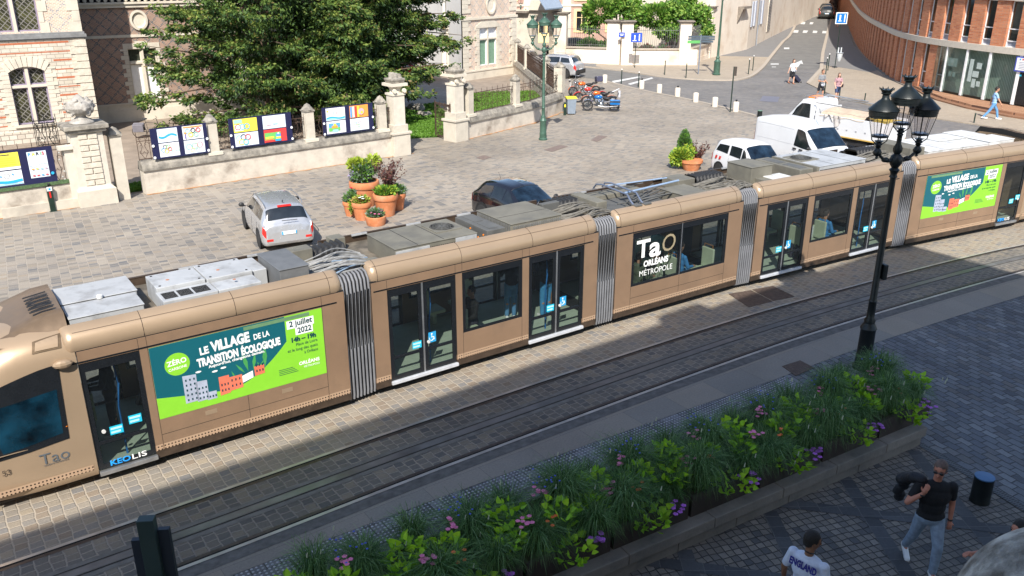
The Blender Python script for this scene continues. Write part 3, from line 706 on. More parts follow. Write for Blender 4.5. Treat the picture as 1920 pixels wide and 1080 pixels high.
    m = MB(M); m.b(.0, L, .05, W-.05, 2.40, 2.46); m.b(.0, L, .25, .29, 2.46, 2.70); m.build('roof_deck', ROOFD, tram)
    m = MB(M); m.b(.3, L-.3, .35, W-.35, .04, Z0); m.b(.0, L, .1, W-.1, .12, Z0); m.build('underframe', DARK, tram)
    if k in (1, 3, 5):
        for s in ((1.3, 2.9) if k != 3 else (1.25, 2.85)):
            for y in (.44, 1.92):
                m = MB(M); m.lathe([(0, -.05), (.26, -.05), (.28, 0), (.28, .06), (0, .06)], (s, y, .275), 20, axis='Y'); m.build('wheel', STEELD, tram, smooth=30)
# articulation bellows
for k in (1, 2, 3, 4):
    A, B = MT(k), MT(k+1); L = MODS[k][2]
    m = MB(); md = MB(); n = 8; rows = []; N = n*4
    prof = [(.07, .16), (.05, .25), (.045, 1.2), (.045, 2.3), (.07, 2.50), (.16, 2.60), (.30, 2.62)]
    yn = A.to_3x3() @ Vector((0, 1, 0))
    for i in range(N+1):
        t = i/N; row = []
        for (y, z) in prof:
            pa = A @ Vector((L-.02, y, z)); pb = B @ Vector((.02, y, z)); row.append(pa.lerp(pb, t)+yn*.03)
        rows.append(row)
        if i % 4 == 2: m.tube([p-yn*.03-Vector((0, 0, .02*(z < .2))) for p, (y, z) in zip(row, prof)], .023, 8)
    md.grid(rows); b = m.build('bellows', BELL, tram, smooth=50); md.build('bellows_fold_shade', BELLD, b)  # backing coloured black as the shade between the folds
    rows = []
    for i in range(N+1):
        t = i/N; out = .035*math.cos(i/4*2*math.pi)*-1; row = []
        for (y, z) in prof:
            y = W-y; pa = A @ Vector((L-.02, y, z)); pb = B @ Vector((.02, y, z)); row.append(pa.lerp(pb, t) + (A.to_3x3() @ Vector((0, 1, 0)))*out)
        rows.append(row[::-1])
    m = MB(); m.grid(rows); m.build('bellows', BELL, tram, smooth=50)
    m = MB()
    for (y0, y1, z0, z1) in ((.08, W-.08, .14, .24), (.08, W-.08, 2.36, 2.44)):
        q = [A @ Vector((L-.01, y0, z0)), B @ Vector((.01, y0, z0)), B @ Vector((.01, y1, z0)), A @ Vector((L-.01, y1, z0))]
        m.ext(q, (0, 0, z1-z0))
    m.build('gangway', BELLD, tram)
    # black roof folds, cables
    m = MB(); rows = []
    for i in range(33):
        t = i/32; h = .05 if i % 4 in (0, 3) else .0
        row = []
        for (y, z) in ((1.45, 2.46), (1.46, 2.62+h), (1.52, 2.70+h), (1.88, 2.70+h), (1.95, 2.62+h), (1.96, 2.46)):
            pa = A @ Vector((L-.2, y, z)); pb = B @ Vector((.2, y, z)); row.append(pa.lerp(pb, t))
        rows.append(row)
    m.grid(rows); m.build('roof_bellows', BELLD, tram, smooth=30)
    m = MB(); mb = MB(); rnd = random.Random(k)
    for c in range(26):
        y0, y1 = .38+.038*c+rnd.uniform(-.05, .05), .40+.036*c+rnd.uniform(-.08, .08); bend = rnd.uniform(-.3, .12); hz = rnd.uniform(.02, .14)
        P = []
        for i in range(11):
            t = i/10; pa = A @ Vector((L-.55+.15*rnd.random()*0, y0, 2.56+.01*c % .08)); pb = B @ Vector((.42, y1, 2.56))
            p = pa.lerp(pb, t); w = math.sin(math.pi*t); p += Vector((0, 0, hz*w*1.6)) + (A.to_3x3() @ Vector((0, 1, 0)))*(bend*math.sin(2*math.pi*t)*.6-.12*w); P.append(p)
        (mb if (c % 6 == 2 and k == 1) else m).tube(P, .012+.006*(c % 3 == 0), 5)
    m.build('cable_bundle', CABLE if k > 1 else mat('cable_pale', (0.27, 0.27, 0.265), 0.6, var=0.3, vs=9), tram)
    if mb.f: mb.build('blue_cables', CABLEB, tram)
# roof equipment
def case(k, x0, x1, y0, y1, z0, z1, mtl, name='roof_case', lid=0, louv=None, bev=.012, seams=()):
    M = MT(k); m = MB(M); m.b(x0, x1, y0, y1, z0, z1)
    if lid: m.b(x0-.015, x1+.015, y0-.015, y1+.015, z1, z1+.018)
    o = m.build(name, mtl, tram, bevel=bev)
    if louv == 'side':
        q = MB(M); n = int((x1-x0-.1)/.05)
        for i in range(n):
            for j in range(4): q.b(x0+.06+i*.05, x0+.095+i*.05, y0-.006, y0-.0, z0+(z1-z0)*.2+j*(z1-z0)*.17, z0+(z1-z0)*.2+j*(z1-z0)*.17+.018)
        q.build('louvre_slots', DARK, o)
    if louv == 'top':
        q = MB(M); n = int((y1-y0-.2)/.035)
        for i in range(n):
            for (a, b) in ((.06, .30), (.34, .58), (.62, .90)):
                q.b(x0+(x1-x0)*a, x0+(x1-x0)*b, y0+.1+i*.035, y0+.117+i*.035, z1, z1+.006)
        q.build('louvre_slots', DARK, o)
    if louv == 'mesh':
        q = MB(M)
        for (a, b) in ((.08, .46), (.54, .92)): q.b(x0+.12, x1-.10, y0+(y1-y0)*a, y0+(y1-y0)*b, z1+.001, z1+.008)
        q.build('grille', GREYD, o)
    if seams:
        q = MB(M)
        for sx in seams: q.b(sx-.006, sx+.006, y0, y1, z1+.0+(0.018 if lid else 0), z1+.003+(0.018 if lid else 0))
        q.build('lid_seam', DARK, o)
    return o
def bolts(k, o, pts, z, r=.022, mtl=None):
    q = MB(MT(k))
    for x, y in pts: q.cyl((x, y, z), (x, y, z+.006), r, n=8)
    q.build('bolt', mtl or DARK, o)
o = case(1, .05, 1.15, .36, .98, 2.46, 2.80, ROOFW, lid=1); case(1, .05, 1.2, 1.03, 1.85, 2.46, 2.82, ROOFW, lid=1)
q = MB(MT(1)); q.lathe([(0.05, 0), (.05, .05), (.03, .06), (0, .06)], (.62, 1.0, 2.83), 12); q.build('roof_antenna', ROOFW2, tram, smooth=40)
o = case(1, 1.45, 2.35, .34, .86, 2.46, 2.78, ROOFW, louv='top'); case(1, 2.36, 3.1, .34, .80, 2.46, 2.78, ROOFW)
o = case(1, 1.48, 2.3, .88, 1.62, 2.46, 2.84, ROOFW); bolts(1, o, [(1.56, .96), (1.56, 1.54), (2.22, .96), (2.22, 1.54)], 2.84)
o = case(1, 2.32, 3.12, .84, 1.66, 2.46, 2.84, ROOFW); bolts(1, o, [(2.4, .92), (2.4, 1.58), (3.04, .92), (3.04, 1.58)], 2.84)
bolts(1, o, [(1.75, 1.2), (2.62, 1.2), (2.7, .55)], 2.842, .03, mat('rust_mark', (0.4, 0.17, 0.1), 0.7))
case(1, 3.14, 3.40, .9, 1.66, 2.46, 2.80, ROOFW)
case(1, 3.44, 3.98, .34, 1.45, 2.46, 2.90, mat('slate_case', (0.15, 0.155, 0.16), 0.55, 0.2), lid=1)
case(1, 4.03, 4.4, .32, .7, 2.46, 2.68, GREYD); case(1, 4.02, 4.5, 1.4, 1.7, 2.46, 2.84, GREYM)
o = case(2, .75, 2.62, .40, 1.62, 2.46, 2.80, GREYM, lid=1, louv='side', seams=(1.25, 1.85)); q = MB(MT(2)); q.b(.76, 1.5, .37, .40, 2.48, 2.76); q.b(2.1, 2.6, .37, .383, 2.7, 2.8); q.build('white_flank', ROOFW, o)
def fan(k, o, x, y, z, r=.26, mtl=None):
    q = MB(MT(k)); q.b(x-r-.05, x+r+.05, y-r-.05, y+r+.05, z, z+.02); q.build('fan_plate', mtl or GREYM, o)
    q = MB(MT(k)); q.lathe([(0, .022), (r, .022), (r, .024)], (x, y, z), 24); q.build('fan_well', DARK, o)
    q = MB(MT(k))
    for i in range(4): q.lathe([(r*(.25+.22*i), .03), (r*(.25+.22*i)+.008, .036), (r*(.25+.22*i)+.016, .03)], (x, y, z), 20)
    for a in range(6): q.box((x, y, z+.03), (2*r, .016, .008), R(30*a))
    q.build('fan_guard', GREYD, o)
fan(2, o, 2.22, 1.12, 2.818)
o = case(2, 2.85, 3.30, .36, 1.62, 2.46, 2.82, GREYD, louv='mesh'); q = MB(MT(2))
for y, z in ((.5, 2.7), (.7, 2.6), (1.0, 2.72), (1.3, 2.62)): q.cyl((2.835, y, z), (2.85, y, z), .02, n=8)
q.build('orange_fitting', mat('orange_lens', (0.8, 0.22, 0.01), 0.3), o)
for y in (.95, 1.25): pass
o = case(2, 3.45, 4.78, .36, 1.68, 2.46, 2.84, GREYM, lid=1); q = MB(MT(2))
for i in range(22): q.b(3.435, 3.45, .4+i*.058, .425+i*.058, 2.5, 2.82)
for i in range(24): q.b(3.5+i*.053, 3.525+i*.053, .345, .36, 2.62, 2.8)
q.build('cooling_fins', ALU, o); q = MB(MT(2)); q.b(3.46, 4.77, .9, .91, 2.858, 2.861); q.build('lid_seam', DARK, o)
case(2, .12, .45, .34, .66, 2.46, 2.66, GREYM); case(2, .1, .4, 1.9, 2.2, 2.46, 2.74, GREYM); case(2, 4.9, 5.4, 1.2, 1.35, 2.46, 2.86, GREYD)
case(3, .05, .35, .8, 1.8, 2.46, 2.80, GREYM); case(3, 2.35, 3.15, .36, 1.15, 2.46, 2.72, GREYM, lid=1); case(3, .4, 2.2, .36, 1.9, 2.46, 2.54, GREYD); case(3, 3.2, 3.9, .4, .9, 2.46, 2.6, GREYM)
case(3, .55, 2.2, 1.65, 2.0, 2.54, 2.66, GREYM); case(3, 3.3, 3.9, 1.5, 2.1, 2.46, 2.72, GREYM)
q = MB(MT(3)); PANT = mat('pantograph_tube', (0.16, 0.19, 0.26), 0.4, 0.4)
for dx in (0, .28):
    q.tube([(.75+dx, .26, 2.70), (.75+dx, .42, 2.80), (.78+dx, .6, 2.93), (.85+dx, 1.6, 2.95), (.87+dx, 1.85, 2.9), (.87+dx, 1.95, 2.78)], .022, 8)
q.build('pantograph_horn', PANT, tram, smooth=40)
q = MB(MT(3)); q.tube([(1.0, .95, 2.86), (3.0, 1.2, 2.84)], .026, 8); q.tube([(1.2, 1.85, 2.82), (3.0, 1.62, 2.82)], .018, 8)
q.build('pantograph_arm', mat('pantograph_blue', (0.30, 0.40, 0.55), 0.35, 0.3), tram, smooth=40)
q = MB(MT(3))
for i in range(5): q.tube([(.7+.1*i, .55+.1*i, 2.66), (2.6, .8+.22*i, 2.7)], .02, 6)
for i in range(16): q.lathe([(.045, 0), (.06, .012), (.045, .024)], (1.2+.045*i, 1.3, 2.72), 8, axis='X')
for y in (.62, 1.75): q.tube([(.5, y, 2.74), (2.4, y+.1, 2.72)], .016, 6)
q.build('pantograph_frame', GREYD, tram, smooth=40)
q = MB(MT(3)); q.b(.68, .88, .17, .30, 2.745, 2.775); q.b(.96, 1.16, .17, .30, 2.745, 2.775); q.build('pantograph_foot', GREYD, tram)
case(4, .45, 1.22, .75, 1.62, 2.46, 2.98, GREYM, lid=1); o = case(4, .9, 1.55, .33, .80, 2.46, 2.72, ROOFW2); q = MB(MT(4)); q.b(.6, .9, .33, .8, 2.46, 2.70); q.build('case_end', GREYM, o)
case(4, 1.85, 2.35, .36, 1.95, 2.46, 2.84, GREYM, louv='mesh')
o = case(4, 2.62, 4.55, .40, 1.95, 2.46, 2.82, ROOFW, lid=1, louv='side', seams=(3.2, 3.9)); fan(4, o, 3.0, 1.35, 2.838, .3, GREYM)
q = MB(MT(4)); q.b(2.50, 2.60, .36, 1.95, 2.46, 2.84); q.build('case_end', GREYM, o)
case(5, .15, .75, .45, 1.75, 2.46, 2.92, GREYM); o = case(5, .8, 2.3, .36, 1.95, 2.46, 2.78, ROOFW2, lid=1, seams=(1.5,)); case(5, 2.34, 3.5, .36, 1.12, 2.46, 2.78, ROOFW2, lid=1)
case(5, 2.34, 3.55, 1.2, 2.0, 2.46, 2.80, ROOFW2, lid=1); case(5, 3.55, 4.7, .36, 1.12, 2.46, 2.82, ROOFW2, lid=1); case(5, 3.6, 4.5, 1.2, 2.05, 2.46, 2.82, ROOFW2, lid=1)
# advertisement board
ADT = mat('ad_teal', (0.006, 0.105, 0.135), 0.45, var=0.05, vs=1); ADG = mat('ad_green', (0.23, 0.58, 0.035), 0.45, var=0.03)
ADL = mat('ad_building', (0.38, 0.42, 0.52), 0.5); ADR = mat('ad_coral', (0.75, 0.17, 0.10), 0.5); ADF = mat('ad_leaf', (0.06, 0.30, 0.08), 0.5); ADK = mat('ad_dark', (0.004, 0.05, 0.06), 0.5)
def advert(k, s0, s1, barpos):
    M0 = MT(k); z0, z1 = .885, 2.18; w, h = s1-s0, z1-z0
    def LM(lay): return M0 @ Matrix.Translation((s0, -.004-.0016*lay, z0)) @ TXR
    m = MB(M0); m.b(s0, s1, -.003, .0, z0, z1); B = m.build('advert_panel', ADG, tram)
    def poly(pts, lay, mtl, nm):
        m = MB(LM(lay)); m.add([(x*w, y*h, 0) for x, y in pts], [tuple(range(len(pts)))]); return m.build(nm, mtl, B)
    P = [(0, 1), (0, .30)] + [(x, .30-.42*math.sin(x/.75*1.5)*.5+max(0, x-.38)**1.75*2.9) for x in [i/22*.765 for i in range(1, 23)]]
    P = [(x, min(y, 1)) for x, y in P]; top = [p for p in P if p[1] < 1 or p == (0, 1)]
    poly(top + [(.765, 1)], 0, ADT, 'advert_field')
    poly([(barpos, .935), (barpos+.40, .935), (barpos+.40, .985), (barpos, .985)], 1, mat('ad_olive', (0.13, 0.25, 0.13), 0.5), 'advert_strip')
    tm = WHT
    def T(s, x, y, sz, mtl, bold=0.0, rot=3, sp=1.0, sx=1.0, lay=2, al='LEFT', wd=None):
        return txt(s, sz*h, mtl, B, LM(lay) @ Matrix.Translation((x*w, y*h, 0)) @ Matrix.Rotation(R(rot), 4, 'Z'), 'advert_lettering', .0006, al, bold, 0, sp, sx, wd*w if wd else None)
    T('LE', .262, .745, .14, tm, .007, 3, wd=.05); T('ViLLAGE', .33, .755, .19, tm, .012, 2, wd=.225); T('DE LA', .572, .775, .11, tm, .004, 2, wd=.095)
    T('TRANSiTiON', .242, .585, .155, tm, .01, 2, wd=.235); T('ÉCOLOGiQUE', .492, .60, .145, tm, .01, 2, wd=.235)
    T("Aujourd'hui, changeons demain.", .30, .535, .055, tm, .002, 2, wd=.33)
    T('2 juillet', .79, .83, .115, ADK, .004, 1, wd=.145, lay=3); T('2022', .838, .715, .115, ADK, .004, 1, wd=.088, lay=3)
    poly([(.775, .80), (.945, .80), (.945, .92), (.775, .92)], 2, WHT, 'advert_date_box'); poly([(.825, .69), (.935, .69), (.935, .80), (.825, .80)], 2, WHT, 'advert_date_box')
    T('14h – 19h', .79, .60, .09, ADK, .006, 0, wd=.155)
    T('Place de Loire', .82, .53, .062, ADK, 0, 0, wd=.135); T('et le long des quais', .765, .46, .062, ADK, 0, 0, wd=.19); T('à Orléans', .868, .39, .062, ADK, 0, 0, wd=.087)
    T('ORLÉANS', .96, .23, .07, tm, .003, 0, al='RIGHT'); T('MÉTROPOLE', .96, .175, .042, tm, .0, 0, al='RIGHT')
    m = MB(LM(1)); c = (.135*w, .70*h); m.add([(c[0]+.085*w*math.cos(a)*.8, c[1]+.155*h*math.sin(a), 0) for a in [2*math.pi*i/28 for i in range(28)]], [tuple(range(28))]); m.build('advert_disc', ADG, B)
    T('ZÉRO', .135, .70, .095, tm, .003, 4, al='CENTER'); T('CARBONE', .135, .63, .05, tm, .001, 4, al='CENTER')
    m = MB(LM(1)); mw = MB(LM(2)); mc = MB(LM(2)); md = MB(LM(3)); ml = MB(LM(1))
    for (x, y, a, b) in ((.15, .12, .075, .38), (.215, .10, .065, .28), (.27, .085, .055, .11)):
        m.add([(x*w, y*h, 0), ((x+a)*w, y*h, 0), ((x+a)*w, (y+b)*h, 0), (x*w, (y+b*1.04)*h, 0)], [(0, 1, 2, 3)])
        for i in range(3):
            for j in range(max(1, int(b/.075))): 
                u, v = x+.012+i*a*.3, y+.03+j*.07
                md.add([(u*w, v*h, 0), ((u+.008)*w, v*h, 0), ((u+.008)*w, (v+.028)*h, 0), (u*w, (v+.028)*h, 0)], [(0, 1, 2, 3)])
    for (x, y, a, b) in ((.345, .10, .06, .27), (.405, .13, .075, .20), (.555, .25, .06, .14)):
        mc.add([(x*w, y*h, 0), ((x+a)*w, (y+.01)*h, 0), ((x+a)*w, (y+b)*h, 0), (x*w, (y+b)*h, 0)], [(0, 1, 2, 3)])
        for i in range(3):
            for j in range(2): u, v = x+.01+i*a*.3, y+.05+j*.08; md.add([(u*w, v*h, 0), ((u+.008)*w, v*h, 0), ((u+.008)*w, (v+.035)*h, 0), (u*w, (v+.035)*h, 0)], [(0, 1, 2, 3)])
    for (x, y) in ((.24, .52), (.33, .47), (.38, .49)):
        mw.add([(x*w+.05*math.cos(a), y*h+.018*math.sin(a), 0) for a in [2*math.pi*i/12 for i in range(12)]], [tuple(range(12))])
    mw.add([(.48*w, .20*h, 0), (.545*w, .24*h, 0), (.545*w, .34*h, 0), (.48*w, .30*h, 0)], [(0, 1, 2, 3)])
    for (x, y, a, L) in ((.52, .34, 100, .30), (.55, .34, 80, .26), (.50, .33, 125, .2), (.62, .33, 86, .34), (.44, .3, 110, .12), (.585, .35, 55, .14), (.60, .35, 120, .12)):
        c, s_ = math.cos(R(a)), math.sin(R(a)); L *= h
        ml.add([(x*w, y*h, 0), (x*w+.5*L*c+.06*L*s_*1.6, y*h+.5*L*s_-.06*L*c, 0), (x*w+L*c, y*h+L*s_, 0), (x*w+.5*L*c-.06*L*s_*1.6, y*h+.5*L*s_+.06*L*c, 0)], [(0, 1, 2, 3)])
    m.build('advert_towers', ADL, B); mw.build('advert_clouds', WHT, B); mc.build('advert_houses', ADR, B); md.build('advert_windows', ADK, B); ml.build('advert_leaves', ADF, B)
    q = MB(LM(1))
    for i in range(4): q.add([(x*w, y*h, 0) for x, y in ((.70, .15+.025*i), (.70+.12-.01*i, .15+.025*i), (.70+.12-.01*i, .158+.025*i), (.70, .158+.025*i))], [(0, 1, 2, 3)])
    q.build('advert_small_print', ADK, B)
    q = MB(M0)
    for f in (.28, .74): q.b(s0+w*f-.1, s0+w*f+.1, -.003, .0, .72, .80)
    q.build('hatch', BRONZE2, tram, bevel=.002)
advert(1, 1.04, 4.01, .52); advert(5, .48, 3.84, .05)
# operator name in the window of the middle section
M3 = MT(3); L3 = M3 @ Matrix.Translation((0, .002, 0)) @ TXR
def T3(s, x, z, sz, mt, **kw): return txt(s, sz, mt, tram, L3 @ Matrix.Translation((x, z, 0)), 'window_lettering', .0006, **kw)
T3('T', .62, 1.56, .60, WHT, bold=.014, wid=.42); T3('a', 1.02, 1.53, .68, WHT, bold=.018, wid=.36); T3('O', 1.38, 1.57, .60, mat('logo_gold', (0.30, 0.25, 0.16), 0.4), wid=.42, shear=.1)
T3('ORLÉANS', .86, 1.31, .20, WHT, bold=.009, wid=.78); T3('MÉTROPOLE', .73, 1.09, .19, WHT, wid=1.05)
# seats and rails inside
def seat(k, s, y, face=1, col=None):
    m = MB(MT(k)); m.b(s-.2, s+.2, y, y+.44, .62, .70); m.b(s-.2*face-.03, s-.2*face+.03, y+.02, y+.42, .70, 1.22); m.b(s-.05, s+.05, y+.15, y+.29, .31, .62)
    o = m.build('seat', col or SEATG, tram, bevel=.02)
    q = MB(MT(k)); x = s-.2*face; q.tube([(x, y+.08, 1.2), (x, y+.08, 1.3), (x, y+.36, 1.3), (x, y+.36, 1.2)], .015, 6); q.build('seat_grip', WOOD, o)
for k, ss in ((3, ((.75, .15, 1), (1.45, .15, -1), (2.35, .15, 1), (2.75, .62, 1), (3.2, .15, -1), (.8, 1.7, 1), (1.6, 1.7, -1), (2.6, 1.7, 1))), (4, ((2.35, .3, 1), (2.85, .3, 1), (3.35, .3, 1), (2.6, 1.7, 1), (3.2, 1.7, 1))), (2, ((2.5, .3, 1), (3.1, 1.7, -1), (2.4, 1.7, 1))), (1, ((1.8, .3, 1), (2.6, .3, 1), (.0, .9, -1)))):
    for s, y, f in ss: seat(k, s, y, f)
RAILB = mat('handrail_blue', (0.03, 0.18, 0.5), 0.4)
for k, ss in ((2, (1.35, .65, 4.3, 4.85)), (4, (1.3, .8, 4.5, 4.9)), (1, (.5,))):
    for i, s in enumerate(ss):
        m = MB(MT(k)); y = .25+.5*(i % 2); m.tube([(s, y, .31), (s, y, 1.2), (s+.06, y+.03, 1.6), (s, y, 2.3)], .017, 8); m.build('handrail', RAILB if i % 2 == 0 else WOOD, tram, smooth=40)
# cabs
def cab(k, sgn, L0):
    """nose beyond the first or last section; local x grows outward from the body end"""
    M = MT(k) @ Matrix.Translation((L0, 0, 0)) @ (Matrix.Identity(4) if sgn > 0 else Matrix.Diagonal((-1, 1, 1, 1)))
    def ring(w, zt, zs=2.36, zb=.2, sh=.14): return [(0, zb), (w-.05, zb), (w, .45), (w+.005, .9), (w, 1.7), (w-.01, zs), (w-sh, (zs+zt)/2+.06), (w-.45, zt), (0, zt+.02)]
    lf = Loft([(-.02, ring(1.18, 2.76)), (.5, ring(1.18, 2.77)), (.9, ring(1.165, 2.72, 2.30)), (1.4, ring(1.10, 2.52, 2.12, sh=.18)), (1.9, ring(.97, 2.1, 1.8, sh=.2)), (2.35, ring(.75, 1.45, 1.25, .22, .2)), (2.65, ring(.5, .95, .8, .3, .12))], 1.18)
    m = MB(M); lf.body(m, 3, 2)
    if sgn < 0: m.f = [f[::-1] for f in m.f]
    b = m.build('cab_body', BRONZE2, tram, smooth=50)
    m = MB(M)
    lf.patch(m, [(.62, 3.15), (2.9, 3.0), (3.6, 4.6), (.52, 4.85)], -1, .012, 12, 5); m.build('cab_side_window', BLKF, b)
    m = MB(M); lf.patch(m, [(.74, 3.3), (2.6, 3.15), (2.9, 4.1), (.68, 4.25)], -1, .016, 10, 4); m.build('cab_pane', mat('cab_blue_glass', (0.004, 0.028, 0.05), 0.05, var=0.95, vs=1.6, coat=.6), b)
    m = MB(M); lf.top(m, 3.2, 5.0, (5.5, 5.2), .012, 8, 6); m.build('windscreen', BLKF, b)
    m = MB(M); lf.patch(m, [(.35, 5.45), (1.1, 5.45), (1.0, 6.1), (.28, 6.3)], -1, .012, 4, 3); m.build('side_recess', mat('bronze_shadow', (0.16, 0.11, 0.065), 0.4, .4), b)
    m = MB(M); lf.patch(m, [(.42, 5.55), (1.0, 5.55), (.93, 6.0), (.35, 6.2)], -1, .022, 4, 3); m.build('side_lid', BRONZE2, b)
    # roof cowl with slots
    m = MB(M); rows = []
    for x, hz in ((-.02, .30), (.25, .28), (.7, .14), (1.2, .0)):
        rows.append([(x, y, 2.62+(hz if .35 < y < 2.0 else 0)+(.04 if .7 < y < 1.66 else 0)) for y in (.22, .42, .7, 1.18, 1.66, 1.94, 2.14)])
    m.grid(rows if sgn < 0 else [r[::-1] for r in rows]); c = m.build('roof_cowl', mat('cowl_bronze', (0.20, 0.14, 0.09), 0.4, .4), tram, smooth=60)
    m = MB(M); m.add([rows[0][0]]+rows[0][1:]+[(-.02, 2.14, 2.5), (-.02, .22, 2.5)], [tuple(range(9))]); m.build('cowl_end', DARK, c)
    m = MB(M)
    for i in range(6):
        y = .62+i*.15; m.add([(.08, y, 2.975), (.08, y+.07, 2.975), (.42, y+.07, 2.93), (.42, y, 2.93)], [(0, 1, 2, 3)])
    m.build('cowl_slots', DARK, c)
    q = MB(M); q.ball((.30, -.005, 1.22), .025, 10, 6, (1, .5, 1)); q.build('side_marker', mat('orange_lens', (0.8, 0.22, 0.01), 0.3), b)
    q = MB(M); q.b(.06, 1.9, -.003, .01, .995, 1.003); q.build('panel_seam', BRONZE2, b)
    q = MB(M); uvq(q, .04, 1.6, .325, .43, -.012); q.build('perforated_band', PERF, b)
    # mirror camera pod
    q = MB(M); q.ball((.18, -.06, 2.28), .09, 10, 6, (1.6, .8, .8)); q.build('mirror_pod', BRONZE2, b)
    return M, b
Mc, cb = cab(1, -1, -.02)
M1 = MT(1); A1 = M1 @ Matrix.Translation((0, -.014, 0)) @ TXR
tb = mat('lettering_dusty_blue', (0.10, 0.115, 0.13), 0.5)
txt('Tao', .26, tb, tram, A1 @ Matrix.Translation((-.78, .68, 0)), 'cab_lettering', .001, wid=.42); txt('ORLÉANS MÉTROPOLE', .035, tb, tram, A1 @ Matrix.Translation((-.74, .645, 0)), 'cab_lettering', .001)
txt('53', .13, mat('number_dark', (0.06, 0.045, 0.035), 0.5), tram, A1 @ Matrix.Translation((-1.30, .66, -.036)), 'cab_number', .001)
cab(5, 1, 5.27)
# ================================================================= BUILDINGS
def FR(o, ang): return Matrix.Translation((o[0], o[1], 0)) @ Matrix.Rotation(R(ang), 4, 'Z')
def wallgrid(m, x0, x1, z0, z1, holes, dep=.28, y=0.0):
    xs = sorted({x0, x1, *[h[0] for h in holes], *[h[1] for h in holes]}); zs = sorted({z0, z1, *[h[2] for h in holes], *[h[3] for h in holes]})
    for i in range(len(xs)-1):
        for j in range(len(zs)-1):
            cx, cz = (xs[i]+xs[i+1])/2, (zs[j]+zs[j+1])/2
            if any(h[0] < cx < h[1] and h[2] < cz < h[3] for h in holes): continue
            m.quad((xs[i], y, zs[j]), (xs[i+1], y, zs[j]), (xs[i+1], y, zs[j+1]), (xs[i], y, zs[j+1]))
    for a, b, c, d in holes:
        m.quad((a, y, c), (a, y, d), (a, y+dep, d), (a, y+dep, c)); m.quad((b, y, d), (b, y, c), (b, y+dep, c), (b, y+dep, d))
        m.quad((a, y, d), (b, y, d), (b, y+dep, d), (a, y+dep, d)); m.quad((b, y, c), (a, y, c), (a, y+dep, c), (b, y+dep, c))
    return m
STONEC = brickmat('ashlar_courses', [(0.62, 0.56, 0.47), (0.55, 0.49, 0.40), (0.68, 0.62, 0.53), (0.59, 0.53, 0.43)], (0.30, 0.25, 0.20), .32, .155, .008, bump=.7)
DIAP = brickmat('diaper_brick', [(0.34, 0.18, 0.13), (0.40, 0.22, 0.16), (0.29, 0.16, 0.125), (0.37, 0.23, 0.17)], (0.42, 0.36, 0.29), .14, .055, .009, diamond=(0.065, 0.07, 0.095), period=.62)
DIAPL = brickmat('diaper_brick_light', [(0.62, 0.40, 0.29), (0.68, 0.47, 0.35), (0.58, 0.36, 0.26)], (0.70, 0.62, 0.52), .14, .055, .014, diamond=(0.20, 0.21, 0.25), period=.70)
BRK = brickmat('orange_brick', [(0.50, 0.18, 0.08), (0.44, 0.14, 0.06), (0.56, 0.23, 0.11), (0.37, 0.11, 0.05), (0.52, 0.20, 0.10)], (0.36, 0.24, 0.17), .26, .085, .009, bump=.5, var=.08)
REDB = mat('red_brick_band', (0.42, 0.13, 0.06), 0.85, var=.15, vs=14)
VERM = mat('vermiculated_stone', (0.57, 0.51, 0.42), 0.9, var=.12, vs=6, bump=1.0, bs=9)
STN = mat('dressed_stone', (0.60, 0.545, 0.45), 0.85, var=.08, vs=3, bump=.2, bs=20, dirt=(0.45, 0.40, 0.33), ds=1.5)
SLATE = mat('slate_course', (0.20, 0.20, 0.20), 0.8, var=.2)
PLAS = mat('white_render', (0.66, 0.63, 0.58), 0.9, var=.05, vs=1.2, bump=.1, dirt=(0.52, 0.49, 0.43), ds=.6)
PLAS2 = mat('cream_render', (0.70, 0.62, 0.52), 0.9, var=.05, vs=1.5, bump=.15, dirt=(0.55, 0.43, 0.32), ds=.45)
LEAD = mat('leaded_glass', (0.035, 0.04, 0.03), 0.25, var=.7, vs=5)
WIN = glass('building_glass', (0.35, 0.38, 0.4), .35)
FRM = mat('lilac_frame', (0.26, 0.22, 0.30), 0.5)
WF = mat('white_frame', (0.75, 0.74, 0.74), 0.5)
def lattice_glass(name, c0, c1, sc, rot=45):
    if name in _mc: return _mc[name]
    m, nt, p = newmat(name); _mc[name] = m; tc = nt.node('ShaderNodeTexCoord').outputs['Object']
    sp = nt.node('ShaderNodeSeparateXYZ'); nt.link(tc, sp.inputs[0]); x, z = sp.outputs[0], sp.outputs[2]
    a = nt.math('FRACT', nt.math('MULTIPLY', nt.math('ADD', x, z), sc)); b = nt.math('FRACT', nt.math('MULTIPLY', nt.math('SUBTRACT', x, z), sc*.6))
    k = nt.math('MAXIMUM', nt.math('LESS_THAN', a, .2), nt.math('LESS_THAN', b, .16))
    nz = nt.noise(tc, 3.5, 3); base = nt.ramp(nz, [(.35, c0), (.65, c1)])
    nt.link(nt.mix(k, base, (0.20, 0.19, 0.17)), p.inputs['Base Color']); p.inputs['Roughness'].default_value = .25; return m
LATG = lattice_glass('leaded_lattice', (0.015, 0.016, 0.014), (0.075, 0.075, 0.03), 5.5)
def toothed(m, x, side, z0, z1, w0, w1, h=.17, y=-.03):
    """alternating blocks beside an opening; side +1 grows to the right"""
    z = z0; i = 0
    while z < z1-.04:
        w = w0 if i % 2 else w1; zz = min(z+h-.012, z1)
        a, b = (x, x+w) if side > 0 else (x-w, x)
        m.b(a, b, y, .0, z, zz); z += h; i += 1
